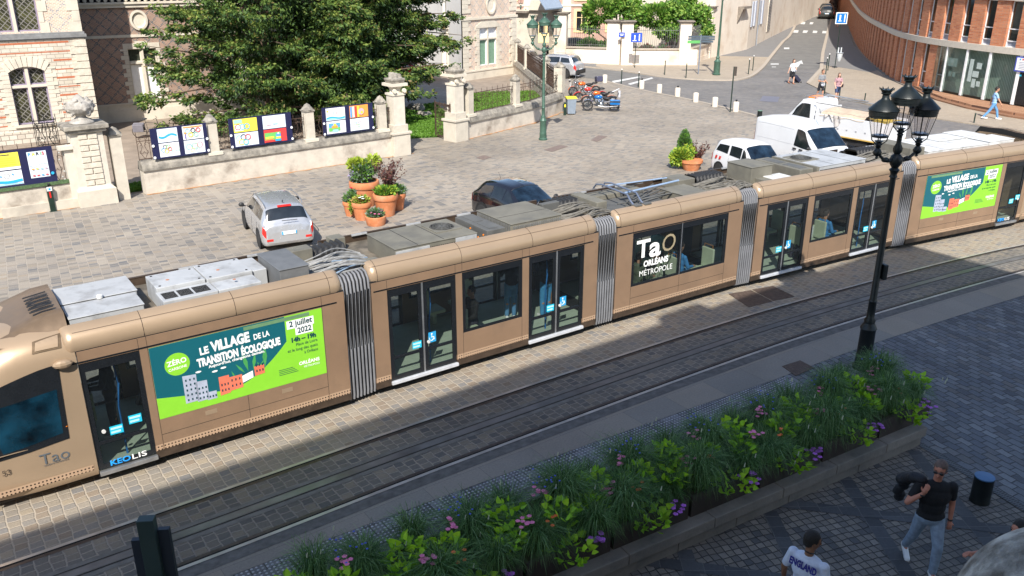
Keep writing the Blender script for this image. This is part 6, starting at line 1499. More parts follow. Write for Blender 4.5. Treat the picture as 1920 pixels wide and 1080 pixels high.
bush('spreading_tree', 'bushy green tree overhanging the right grey railing', 'tree', (13.6, 75.8, 0), [((-1.4, 0, 3.6), (1.3, 1.2, .9)), ((.2, .2, 3.9), (1.5, 1.2, 1.0)), ((1.9, -.8, 3.7), (1.3, 1.1, .9)), ((2.6, -1.2, 2.6), (.8, .8, .7)), ((-.4, -.8, 2.4), (1.3, .8, .7)), ((1.2, .6, 4.9), (1.0, 1.0, .6))], 7000, .17, VIN, 22, parent_stems=(.10, .03))
bush('climbing_plant', 'bright climber hanging in the stone gateway', 'plant', (1.3, 75.6, 0), [((0, 0, 3.2), (.5, .3, .7)), ((.1, 0, 2.5), (.45, .3, .6))], 900, .16, [VIN[2], VIN[0]], 23)
bush('shrub', 'dark shrubs inside the courtyard behind the left railing', 'shrub', (6.6, 76.5, 0), [((0, 0, .9), (1.0, .7, .8)), ((1.6, .4, .8), (.8, .6, .7))], 2200, .13, [VIN[1], GC[2]], 24)
bush('shrub', 'reddish shrub inside the courtyard behind the right railing', 'shrub', (11.8, 73.6, 0), [((-.6, 0, .9), (.6, .5, .5)), ((.9, .2, .9), (.6, .5, .5))], 1500, .12, [VIN[1], leafmat('shrub_red', (0.12, 0.03, 0.03), (0.2, 0.06, 0.05))], 25)
# ================================================================= VEHICLES
CGL = mat('car_glass_dark', (0.012, 0.016, 0.02), 0.05, var=.4, vs=3, coat=.6)
CGL2 = mat('windscreen_blue', (0.008, 0.018, 0.032), 0.04, var=.9, vs=2.2, coat=.5)
LENS = mat('headlamp', (0.6, 0.62, 0.65), .1, .4); TRIM = mat('black_trim', (0.02, 0.02, 0.022), .5)
def cring(w, wr, zb, zbelt, zt, zc=.035): 
    zm = zb+(zbelt-zb)*.5
    return [(0, zb), (w-.09, zb), (w-.015, zb+.10), (w+.0, zm), (w-.035, zbelt), (wr+.015, zt-.075), (wr-.12, zt), (0, zt+zc)]
def wheel(t, x, y, r, side, wide=.2, rimc=None):
    m = MB(); m.lathe([(r*.62, -wide/2), (r*.9, -wide/2), (r, -wide/2+.04), (r, wide/2-.04), (r*.9, wide/2), (r*.62, wide/2)], (x, y, r), 26, axis='Y'); w = m.build('wheel', RUBBER, t, smooth=40)
    m = MB(); yy = y+side*(wide/2-.02); m.lathe([(.001, 0), (r*.2, side*.012), (r*.22, 0)], (x, yy, r), 12, axis='Y'); m.lathe([(r*.55, 0), (r*.63, side*.015), (r*.66, 0)], (x, yy, r), 24, axis='Y', cap=False)
    for k in range(7):
        a = 2*math.pi*k/7; m.box((x+r*.38*math.cos(a), yy, r+r*.38*math.sin(a)), (r*.42, .02, r*.13), tilt=Matrix.Rotation(-a, 4, 'Y'))
    m.build('rim', rimc or ALU, w, smooth=40); m = MB(); m.lathe([(.001, 0), (r*.6, 0), (r*.6, .01)], (x, yy-side*.05, r), 20, axis='Y'); m.build('hub_shade', DARK, w)
def car(name, label, cat, loc, head, st, wd, paint, ws, rg_, sides, wx, r=.30, roofrails=False, scale=1.0, roofpaint=None, lights=True, group=None, plate=True, hatchlow=None, rl=None):
    """st: (x, zb, zbelt, ztop, w, wr); windows are patches on the shell"""
    t = thing(name, label, cat, (loc[0], loc[1], loc[2] if len(loc) > 2 else 0), R(head), group); t.scale = (scale,)*3
    lf = Loft([(x, cring(w, wr, zb, zbt, zt)) for x, zb, zbt, zt, w, wr in st]); m = MB(); lf.body(m, 4, 3); body = m.build('body', paint, t, smooth=42)
    L = st[-1][0]
    for y0 in (1, -1):
        for x in wx:
            m = MB(); m.lathe([(.001, 0), (r*1.2, 0), (r*1.2, .004)], (x, y0*(wd/2+.004 if y0 < 0 else wd/2), r+.02), 22, axis='Y'); m.build('wheel_arch', DARK, t)
            wheel(t, x, y0*(wd/2-.085), r, y0)
    if ws:
        m = MB(); lf.top(m, ws[0], ws[1], 5.12, .008, 6, 6); m.build('windscreen', CGL2, t, smooth=60); m = MB()
        for u in ws: m.tube([lf.P(u, 5.12+(7-5.12)*j/6, 1)+Vector((0, 0, .008)) for j in range(7)]+[Vector((p.x, -p.y, p.z)) for p in [lf.P(u, 5.12+(7-5.12)*j/6, 1)+Vector((0, 0, .008)) for j in range(5, -1, -1)]], .012, 5)
        m.build('windscreen_seal', TRIM, t)
    if rg_: m = MB(); lf.top(m, rg_[0], rg_[1], 5.12, .008, 5, 6); m.build('rear_window', CGL, t, smooth=60)
    for c in sides:
        for sd in (1, -1): m = MB(); lf.patch(m, c, sd, .007, 6, 4); m.build('side_window', CGL, t, smooth=60)
    m = MB()
    for sd in (1, -1):
        for c in sides: 
            u = c[3][0]; P = [lf.P(c[0][0]+(c[3][0]-c[0][0])*k/4 , 2.3+(c[0][1]-2.3)*k/4, sd)+lf.N(u, 3, sd)*.002 for k in range(5)]; m.tube(P, .004, 4)
        P = [lf.P(1+k*(lf.nu-2)/12, 1.9, sd)+Vector((0, sd*.003, 0)) for k in range(13)]; m.tube(P, .006, 4)
    m.build('panel_gap', DARK, body)
    if lights:
        for sd in (1, -1):
            c = rl or [(.35, 3.1), (1.9, 3.3), (1.7, 4.15), (.6, 4.2)]; m = MB(); lf.patch(m, c, sd, .01, 4, 3); m.build('tail_light', RED, t, smooth=60)
            n = lf.nu; m = MB(); lf.patch(m, [(n-1.5, 3.2), (n-.35, 3.2), (n-.5, 4.1), (n-1.3, 4.2)], sd, .01, 4, 3); m.build('headlight', LENS, t, smooth=60)
    if plate: m = MB(); z = hatchlow or .58; m.b(-.025, .0, -.24, .24, z, z+.10); p = m.build('number_plate', WHITEP, t); m = MB(); m.b(-.028, -.025, .19, .24, z, z+.10); m.b(-.028, -.025, -.24, -.2, z, z+.10); m.build('plate_band', SKY, p)
    for sd in (1, -1):
        xm = st[-3][0]-.35 if len(st) > 7 else st[-2][0]; m = MB(); zt_ = [s for s in st if s[0] <= xm][-1][2]
        m.ball((xm, sd*(wd/2+.10), zt_+.10), .10, 10, 6, (.6, 1.0, .75)); m.b(xm-.02, xm+.02, min(sd*(wd/2-.04), sd*(wd/2+.06)), max(sd*(wd/2-.04), sd*(wd/2+.06)), zt_+.03, zt_+.07); m.build('wing_mirror', TRIM, t, smooth=50)
    for y in (.3, -.3):
        pass
    return t, lf
SILV = mat('silver_paint', (0.50, 0.51, 0.53), .25, .55, var=.03, coat=.7); BLKP = mat('black_paint', (0.008, 0.008, 0.012), .08, var=.05, coat=1.0)
WHP = mat('white_vehicle_paint', (0.62, 0.63, 0.65), .3, var=.03, vs=1.5, coat=.5); REDP = mat('red_paint', (0.35, 0.02, 0.015), .15, coat=.9)
EST = [(0, .34, .60, .66, .70, .62), (.07, .24, .80, .86, .79, .72), (.16, .22, .90, .98, .83, .68), (.42, .20, .93, 1.38, .845, .60), (1.2, .19, .92, 1.47, .85, .60), (2.35, .19, .89, 1.45, .85, .58), (3.12, .2, .85, .97, .84, .70), (3.75, .22, .72, .84, .80, .62), (4.05, .3, .55, .62, .66, .5)]
t, lf = car('estate_car', 'silver estate car seen from behind beside the flower pots', 'car', (-6.52, 23.9), 117, EST, 1.70, SILV, (5.1, 5.95), (2.12, 2.92), [[(3.05, 4.2), (3.62, 4.2), (3.6, 4.85), (3.25, 4.85)], [(3.7, 4.18), (4.38, 4.18), (4.38, 4.9), (3.68, 4.9)], [(4.46, 4.18), (5.62, 4.2), (5.05, 4.88), (4.46, 4.9)]], (.78, 3.22), scale=.91)
m = MB(); m.b(.22, .3, -.2, .2, 1.28, 1.32)
m = MB(); m.ext([(.36, -.22, 1.395), (.36, .22, 1.395), (.42, .22, 1.43), (.42, -.22, 1.43)], (0, 0, .02)); m.build('brake_light', RED, t)
m = MB()
for sd in (1, -1): m.tube([(.45, sd*.60, 1.42), (.7, sd*.61, 1.52), (1.6, sd*.61, 1.54), (2.3, sd*.58, 1.47)], .018, 6)
m.build('roof_rail', ALU, t, smooth=40); m = MB(); m.tube([(.02, -.3, 1.02), (-.02, .2, 1.05)], .012, 5); m.tube([(.62, 0, 1.49), (.55, 0, 1.56)], .02, 6); m.build('wiper', TRIM, t)
m = MB()
for sd in (1, -1): m.b(-.012, .03, sd*.62-.1, sd*.62+.1, .40, .47)
m.build('reflector', RED, t)
HAT = [(0, .34, .62, .68, .70, .62), (.08, .24, .86, .92, .80, .70), (.2, .22, .95, 1.08, .85, .66), (.62, .20, .97, 1.39, .87, .60), (1.3, .19, .94, 1.46, .88, .60), (2.05, .19, .91, 1.41, .88, .58), (2.95, .2, .87, .97, .86, .70), (3.75, .22, .74, .84, .82, .62), (4.1, .3, .56, .62, .66, .5)]
t, lf = car('hatchback_car', 'glossy black hatchback half hidden behind the tram roof', 'car', (-.80, 28.0), -52, HAT, 1.76, BLKP, (5.08, 5.95), (2.1, 2.9), [[(2.95, 4.25), (3.9, 4.18), (3.9, 4.88), (3.2, 4.8)], [(4.0, 4.18), (4.78, 4.18), (4.78, 4.9), (3.98, 4.9)], [(4.86, 4.18), (5.66, 4.2), (5.1, 4.85), (4.86, 4.9)]], (.8, 3.25), r=.32, scale=.93)
m = MB(); m.tube([(.75, 0, 1.44), (.62, 0, 1.62)], .006, 5); m.build('aerial', TRIM, t)
SML = [(0, .30, .62, .70, .66, .58), (.06, .24, .85, .95, .76, .66), (.16, .22, .92, 1.15, .79, .64), (.34, .20, .94, 1.44, .80, .62), (1.1, .19, .92, 1.50, .80, .62), (1.95, .19, .88, 1.46, .80, .60), (2.55, .2, .85, .98, .79, .66), (3.15, .22, .75, .86, .76, .6), (3.45, .3, .56, .62, .62, .5)]
t, lf = car('compact_car', 'small white car with red chevrons on its flank, in front of the white van', 'car', (8.62, 34.05), -66, SML, 1.60, WHP, (5.08, 5.95), (2.1, 2.95), [[(2.9, 4.25), (3.95, 4.18), (3.95, 4.8), (3.15, 4.8)], [(4.1, 4.15), (4.9, 4.15), (4.85, 4.88), (4.08, 4.85)], [(4.95, 4.15), (5.6, 4.2), (5.15, 4.8), (4.93, 4.86)]], (.62, 2.85), r=.28, scale=.97)
m = MB()
for x in (.34, .58): m.add([(x, -.815, .72), (x+.12, -.815, .72), (x+.18, -.815, .86), (x+.06, -.815, .86)], [(0, 1, 2, 3)])
m.build('red_chevron', RED, t)
VAN = [(0, .32, .98, 1.78, .84, .74), (.07, .24, 1.02, 1.90, .90, .80), (.6, .20, 1.05, 1.95, .93, .80), (1.6, .19, 1.05, 1.95, .94, .80), (2.5, .19, 1.05, 1.93, .94, .80), (2.95, .19, 1.03, 1.86, .93, .76), (3.85, .2, 1.0, 1.14, .92, .80), (4.35, .22, .82, .98, .88, .70), (4.62, .3, .6, .7, .72, .5)]
t, lf = car('panel_van', 'white panel van parked between the small white car and the tipper truck', 'van', (11.08, 36.75), -64, VAN, 1.88, WHP, (5.12, 5.97), None, [[(4.02, 4.05), (5.78, 3.98), (5.05, 4.88), (4.15, 4.88)]], (.85, 3.75), r=.32, scale=.96, plate=True, rl=[(.05, 3.3), (.85, 3.3), (.85, 4.5), (.05, 4.5)])
m = MB()
for sd in (1, -1):
    for c in ([(1.25, 4.08), (3.9, 4.08)], [(1.3, 4.8), (3.85, 4.8)]): m.tube([lf.P(c[0][0]+(c[1][0]-c[0][0])*k/10, c[0][1], sd)+Vector((0, sd*.002, 0)) for k in range(11)], .007, 4)
    for u in (1.25, 3.9): m.tube([lf.P(u, 4.08+.72*k/5, sd)+Vector((0, sd*.002, 0)) for k in range(6)], .007, 4)
m.build('panel_crease', mat('crease_grey', (0.45, 0.46, 0.48), .4), t)
m = MB()
for x in (2.62, 2.98): m.b(x-.09, x+.09, -.97, -.93, .95, 1.0)
m.build('door_handle', TRIM, t); m = MB(); m.tube([(2.9, 0, 1.9), (2.7, .0, 2.08)], .006, 5); m.build('aerial', TRIM, t)
# cars parked behind the iron fence, in the lane and in the street
SUV = [(0, .36, .66, .74, .74, .66), (.08, .28, .90, .98, .84, .74), (.22, .26, 1.0, 1.12, .89, .70), (.5, .24, 1.03, 1.52, .91, .66), (1.4, .24, 1.02, 1.60, .92, .66), (2.5, .24, .98, 1.55, .92, .64), (3.2, .25, .96, 1.08, .90, .76), (4.0, .28, .82, .94, .86, .68), (4.35, .34, .62, .7, .7, .5)]
sw = [[(3.0, 4.2), (3.85, 4.2), (3.85, 4.85), (3.2, 4.85)], [(3.95, 4.18), (4.8, 4.18), (4.78, 4.9), (3.95, 4.9)], [(4.88, 4.18), (5.65, 4.2), (5.1, 4.85), (4.88, 4.9)]]
t, lf = car('sport_utility_car', 'silver car with dark rear bumper parked behind the motorcycles', 'car', (5.0, 63.6), 152, SUV, 1.84, SILV, (5.08, 5.95), (2.1, 2.9), sw, (.85, 3.4), r=.34, group='cars parked behind the iron fence')
m = MB(); m.b(-.05, .12, -.8, .8, .3, .62); m.build('bumper', TRIM, t, bevel=.03); m = MB()
for sd in (1, -1): m.tube([(.6, sd*.64, 1.55), (.9, sd*.66, 1.66), (2.3, sd*.64, 1.63)], .02, 6)
m.build('roof_rail', ALU, t, smooth=40)
t2 = dup(t, (1.9, 66.9, 0), R(150), 'silver car seen through the iron fence with its red tail light lit by sun')
car('red_car', 'red car parked in the yard under the right boughs of the yews', 'car', (-9.6, 62.6), -3, HAT, 1.76, REDP, (5.08, 5.95), (2.1, 2.9), sw, (.8, 3.25), r=.33)
car('dark_car', 'dark car inside the courtyard seen through the stone gateway', 'car', (6.8, 81.5), 200, HAT, 1.76, BLKP, (5.08, 5.95), (2.1, 2.9), sw, (.8, 3.25), r=.33)
gs = mat('graphite_paint', (0.055, 0.055, 0.05), .2, .4, coat=.7)
t3, lf = car('saloon_car', 'graphite car parked nearest at the kerb of the far street', 'car', (45.7, 129.9), 71, HAT, 1.76, gs, (5.08, 5.95), (2.1, 2.9), sw, (.8, 3.25), scale=1.25, group='cars parked along the far street')
for k, (x, y, lb) in enumerate(((48.2, 137.5, 'second parked car of the far street row, just behind the graphite one'), (50.8, 145.5, 'third parked car of the far street row, under the blue sign'), (53.5, 153.8, 'rearmost parked car of the far street row at the top edge'))): dup(t3, (x, y, 0), None, lb)
# tipper truck
tt = thing('tipper_truck', 'white tipper truck with folded beige cover behind the white van', 'truck', (16.5, 36.8, 0), R(126))
CAB = [(3.45, .4, 1.15, 1.98, .92, .82), (3.55, .4, 1.15, 2.05, .94, .82), (4.2, .4, 1.12, 2.06, .94, .80), (4.75, .4, 1.08, 1.45, .94, .82), (5.15, .42, .95, 1.12, .9, .7), (5.35, .5, .7, .8, .8, .6)]
lf = Loft([(x, cring(w, wr, zb, zbt, zt)) for x, zb, zbt, zt, w, wr in CAB]); m = MB(); lf.body(m, 4, 3); m.build('cab', WHP, tt, smooth=42)
m = MB(); lf.top(m, 2.05, 3.0, 5.1, .008, 5, 6); m.build('windscreen', CGL2, tt, smooth=60)
for sd in (1, -1): m = MB(); lf.patch(m, [(1.2, 4.1), (3.2, 4.0), (2.5, 4.85), (1.3, 4.85)], sd, .008, 5, 4); m.build('side_window', CGL, tt, smooth=60)
m = MB(); m.b(-.05, 3.35, -.55, .55, .45, .62); m.b(.1, 3.3, -.95, -.8, .4, .5); m.b(.1, 3.3, .8, .95, .4, .5); m.build('chassis', TRIM, tt)
for x in (.9, 4.45):
    for y in (.8, -.8): wheel(tt, x, y, .33, 1 if y > 0 else -1)
m = MB(); m.b(0, 3.35, -.98, -.93, .72, 1.55); m.b(0, 3.35, .93, .98, .72, 1.55); m.b(3.3, 3.35, -.93, .93, .72, 1.75); m.b(0, .05, -.93, .93, .72, 1.5); m.b(0, 3.35, -.93, .93, .66, .72); m.build('tipper_body', WHP, tt, bevel=.01)
m = MB(); m.b(0, 3.35, .98, 1.0, .68, .73); m.b(0, 3.35, -1.0, -.98, .68, .73); m.build('gold_line', mat('gold_line', (0.5, 0.33, 0.08), .5), tt)
m = MB()
for x in (.3, .75, 1.2, 1.65, 2.1, 2.55): m.b(x-.04, x+.04, .98, .995, 1.0, 1.05)
m.b(2.85, 2.88, .98, 1.0, .73, 1.55); m.b(3.02, 3.14, .98, .995, 1.1, 1.2); m.build('side_fitting', mat('fitting_grey', (0.3, 0.3, 0.32), .5), tt)
m = MB(); rows = []; r_ = random.Random(3)
for i in range(14):
    x = .9+i*.17; rows.append([(x, y, 1.62+.10*math.cos(y*1.6)+.03*math.sin(i*1.1+y*3)-(.12 if abs(y) > .95 else 0)) for y in [k*.2-1.0 for k in range(11)]])
m.grid(rows); m.build('folded_cover', mat('beige_canvas', (0.48, 0.38, 0.28), .9, var=.12, vs=5, bump=.3), tt, smooth=60)
m = MB(); rows = []
for i in range(12):
    x = 2.0+i*.07; rows.append([(x+.02*math.sin(j*2.+i), 1.01+.04*math.sin(i*1.7+j*.6), 1.58-j*.09*(.6+.5*math.sin(i*.55))) for j in range(6)])
m.grid(rows); m.build('hanging_cloth', mat('grey_cloth', (0.45, 0.42, 0.40), .9), tt, smooth=60)
m = MB(); m.b(1.0, 3.2, -.8, .8, .73, 1.2); m.build('load', mat('rubble_brown', (0.16, 0.09, 0.05), .95, var=.4, vs=6), tt)
m = MB(); m.box((.4, .0, 1.45), (1.1, .7, .04), .4); m.box((.5, -.3, 1.5), (1.0, .06, .06), .5); m.box((.5, .5, 1.55), (1.2, .05, .05), -.3); m.build('yellow_tools', mat('tool_yellow', (0.40, 0.30, 0.06), .5), tt)
m = MB()
for y in (-.5, .5): m.b(3.7, 4.3, y-.02, y+.02, 2.16, 2.19); m.b(3.75, 3.79, y-.02, y+.02, 2.05, 2.16); m.b(4.2, 4.24, y-.02, y+.02, 2.05, 2.16)
m.b(3.7, 3.74, -.5, .5, 2.16, 2.19); m.b(4.26, 4.3, -.5, .5, 2.16, 2.19)
m.tube([(2.0, -.95, 2.05), (3.6, -.8, 2.12), (4.0, -.7, 2.16)], .03, 6); m.build('roof_rack', ALU, tt); m = MB(); m.b(3.9, 4.2, -.3, .4, 2.07, 2.16); m.build('beacon_bar', mat('orange_lens', (0.8, 0.22, 0.01), .3), tt)
m = MB()
for y in (-.97, .97): m.tube([(.3, y*-1, 1.95), (3.4, y*-1, 2.02)], .02, 5)
for i in range(9): m.tube([(.4+i*.36, -.97, 1.95), (.4+i*.36, -.75, 1.98)], .016, 5)
m.tube([(.3, -.75, 1.98), (3.4, -.75, 2.02)], .02, 5); m.build('ladder_rack', mat('rack_grey', (0.25, 0.25, 0.25), .6, .4), tt)
# motorcycles and bicycles
def moto(label, loc, head, tank, kind, lean=6):
    t = thing('motorcycle', label, 'motorcycle', (loc[0], loc[1], 0), 0, 'motorcycles parked by the iron fence'); t.rotation_euler = (R(lean), 0, R(head))
    for x, r in ((0, .31), (1.5, .31)):
        m = MB(); n = 26
        m.lathe([(r-.07, -.05), (r-.01, -.055), (r, 0), (r-.01, .055), (r-.07, .05), (r-.07, -.05)], (x, 0, r), 26, axis='Y', cap=False); w = m.build('wheel', RUBBER, t, smooth=40)
        m = MB(); m.lathe([(r-.08, -.03), (r-.065, 0), (r-.08, .03)], (x, 0, r), 24, axis='Y', cap=False); m.lathe([(.001, -.06), (.05, -.06), (.05, .06), (.001, .06)], (x, 0, r), 10, axis='Y')
        for k in range(12): a = k*math.pi/6; m.tube([(x, .02*(-1)**k, r), (x+(r-.07)*math.cos(a), 0, r+(r-.07)*math.sin(a))], .005, 4)
        m.lathe([(.09, .06), (.14, .062), (.14, .066), (.09, .066)], (x, 0, r), 18, axis='Y', cap=False); m.build('spokes', CHROME, w, smooth=40)
    m = MB()
    for y in (-.08, .08): m.tube([(1.5, y, .31), (1.25, y, .92)], .022, 7)
    m.tube([(1.18, -.38, 1.05), (1.22, -.2, 1.0), (1.26, 0, .96), (1.22, .2, 1.0), (1.18, .38, 1.05)], .014, 6); m.build('fork', CHROME, t, smooth=40)
    m = MB(); m.tube([(1.26, 0, .88), (.9, 0, .70), (.45, 0, .62), (0, 0, .55)], .03, 6); m.tube([(1.26, 0, .8), (.95, 0, .34), (.5, 0, .28), (0, .05, .31)], .026, 6); m.build('frame', TRIM, t, smooth=40)
    m = MB(); m.box((.78, 0, .40), (.42, .26, .24)); m.cyl((.72, 0, .45), (.62, 0, .66), .10, .09); m.cyl((.84, 0, .45), (.95, 0, .64), .10, .09); m.ball((.75, .14, .38), .11, 10, 6, (1, .4, 1)); m.ball((.75, -.14, .38), .11, 10, 6, (1, .4, 1)); m.build('engine', CHROME if kind == 'tourer' else ALU, t, smooth=40)
    m = MB(); m.tube([(.9, -.16, .3), (.5, -.2, .22), (-.35, -.22, .26)], .045, 8); m.tube([(.9, .16, .3), (.5, .2, .24), (-.2, .22, .30)], .035, 8); m.build('exhaust', CHROME, t, smooth=40)
    m = MB(); m.ball((.92, 0, .78), .2, 14, 8, (1.25, .72, .62)); m.build('tank', tank, t, smooth=60)
    m = MB(); m.ball((.42, 0, .72), .2, 12, 8, (1.3, .8, .42)); m.ball((.05, 0, .80), .16, 12, 8, (1.2, .8, .4)); m.build('saddle', TRIM, t, smooth=60)
    m = MB()
    for x, a0, a1 in ((1.5, 20, 150), (0, 10, 170)):
        P = [[(x+.36*math.cos(R(a)), y, .31+.36*math.sin(R(a))-abs(y)*.4) for y in (-.07, 0, .07)] for a in range(a0, a1+1, 13)]; m.grid(P)
    m.build('mudguard', tank, t, smooth=60)
    m = MB(); m.ball((1.36, 0, .84), .085, 12, 8, (1, 1, 1)); m.build('headlamp', CHROME, t, smooth=60)
    m = MB()
    for y in (-.42, .42): m.ball((1.14, y, 1.17), .055, 8, 6, (.4, 1, .7)); m.tube([(1.18, y*.9, 1.05), (1.14, y, 1.15)], .007, 4)
    m.build('mirror', TRIM, t, smooth=50)
    if kind == 'tourer':
        m = MB(); m.b(-.32, .24, .14, .36, .36, .66); m.b(-.32, .24, -.36, -.14, .36, .66); m.build('pannier', tank, t, bevel=.05); m = MB(); m.b(-.34, .25, .35, .37, .5, .58); m.b(-.34, .25, -.37, -.35, .5, .58); m.tube([(-.1, -.1, .8), (-.22, -.1, 1.05), (-.22, .1, 1.05), (-.1, .1, .8)], .012, 5); m.build('chrome_trim', CHROME, t)
        m = MB(); m.ball((-.2, 0, .98), .09, 8, 6, (.3, 1.2, 1)); m.build('back_pad', TRIM, t, smooth=50)
    if kind == 'box': m = MB(); m.b(-.42, .0, -.24, .24, .86, 1.2); m.build('top_box', mat('box_plum', (0.05, 0.05, 0.09), .4), t, bevel=.05)
    if kind == 'sport': m = MB(); m.ext([(-.45, -.06, .98), (.1, -.12, .74), (.1, .12, .74), (-.45, .06, .98)], (0, 0, .06)); m.b(-.5, -.36, -.08, .08, .5, .9); m.build('tail', mat('tail_silver', (0.5, 0.5, 0.52), .3, .4), t, bevel=.01)
    return t
MBL = mat('moto_blue', (0.01, 0.14, 0.42), .12, .2, coat=1); MOR = mat('moto_orange', (0.75, 0.14, 0.01), .15, .1, coat=1); MRD = mat('moto_red', (0.5, 0.03, 0.02), .2, coat=.8)
moto('blue touring motorcycle with chrome trim and panniers, nearest the camera', (5.78, 48.75), 172, MBL, 'tourer', 8)
moto('orange and black motorcycle with a long seat behind the blue one', (5.85, 50.6), 186, MOR, 'sport', 8)
moto('red motorcycle with dark seat in the middle of the parked row', (5.45, 52.4), 192, MRD, 'plain', -6)
moto('motorcycle with a plum coloured top box at the far side of the row', (5.3, 54.8), 195, MOR, 'box', 6)
def bicycle(label, x, y, z, head, col, lean=12, basket=None):
    t = thing('bicycle', label, 'bicycle', (x, y, z), 0, 'parked bicycles'); t.rotation_euler = (R(lean), 0, R(head))
    for xx in (0, 1.05):
        m = MB(); m.lathe([(.31, -.018), (.335, 0), (.31, .018), (.31, -.018)], (xx, 0, .335), 28, axis='Y', cap=False); w = m.build('wheel', RUBBER, t, smooth=40); m = MB()
        for k in range(16): a = k*math.pi/8; m.tube([(xx, .02*(-1)**k, .335), (xx+.31*math.cos(a), 0, .335+.31*math.sin(a))], .002, 3)
        m.build('spokes', CHROME, w)
    m = MB(); m.tube([(0, 0, .335), (.42, 0, .3), (.9, 0, .72), (.36, 0, .78), (.42, 0, .3)], .016, 6); m.tube([(0, 0, .335), (.36, 0, .78), (.34, 0, .92)], .014, 6); m.tube([(1.05, 0, .335), (.9, 0, .72), (.86, 0, .95)], .015, 6); m.build('frame', col, t, smooth=40)
    m = MB(); m.tube([(.78, -.28, 1.0), (.87, -.1, .98), (.87, .1, .98), (.78, .28, 1.0)], .012, 6); m.build('handlebar', CHROME, t, smooth=40); m = MB(); m.ball((.33, 0, .95), .11, 10, 6, (1.2, .7, .4)); m.build('saddle', TRIM, t, smooth=50)
    if basket: m = MB(); m.b(-.25, .25, .06, .2, .35, .72); m.b(-.25, .25, -.2, -.06, .35, .72); m.build('pannier', basket, t, bevel=.03)
bicycle('bicycle with two grey pannier bags leaning by the mansion wall', -17.9, 41.0, 0, 10, TRIM, 8, mat('pannier_grey', (0.16, 0.15, 0.17), .8))
bicycle('pale bicycle chained closest to the end post of the iron fence', 4.2, 56.3, 0, 100, mat('bike_grey', (0.4, 0.42, 0.45), .3, .5), 8)
bicycle('second bicycle squeezed between the fence and the motorcycles', 3.75, 54.2, 0, 85, mat('bike_white', (0.6, 0.6, 0.6), .3), -10)
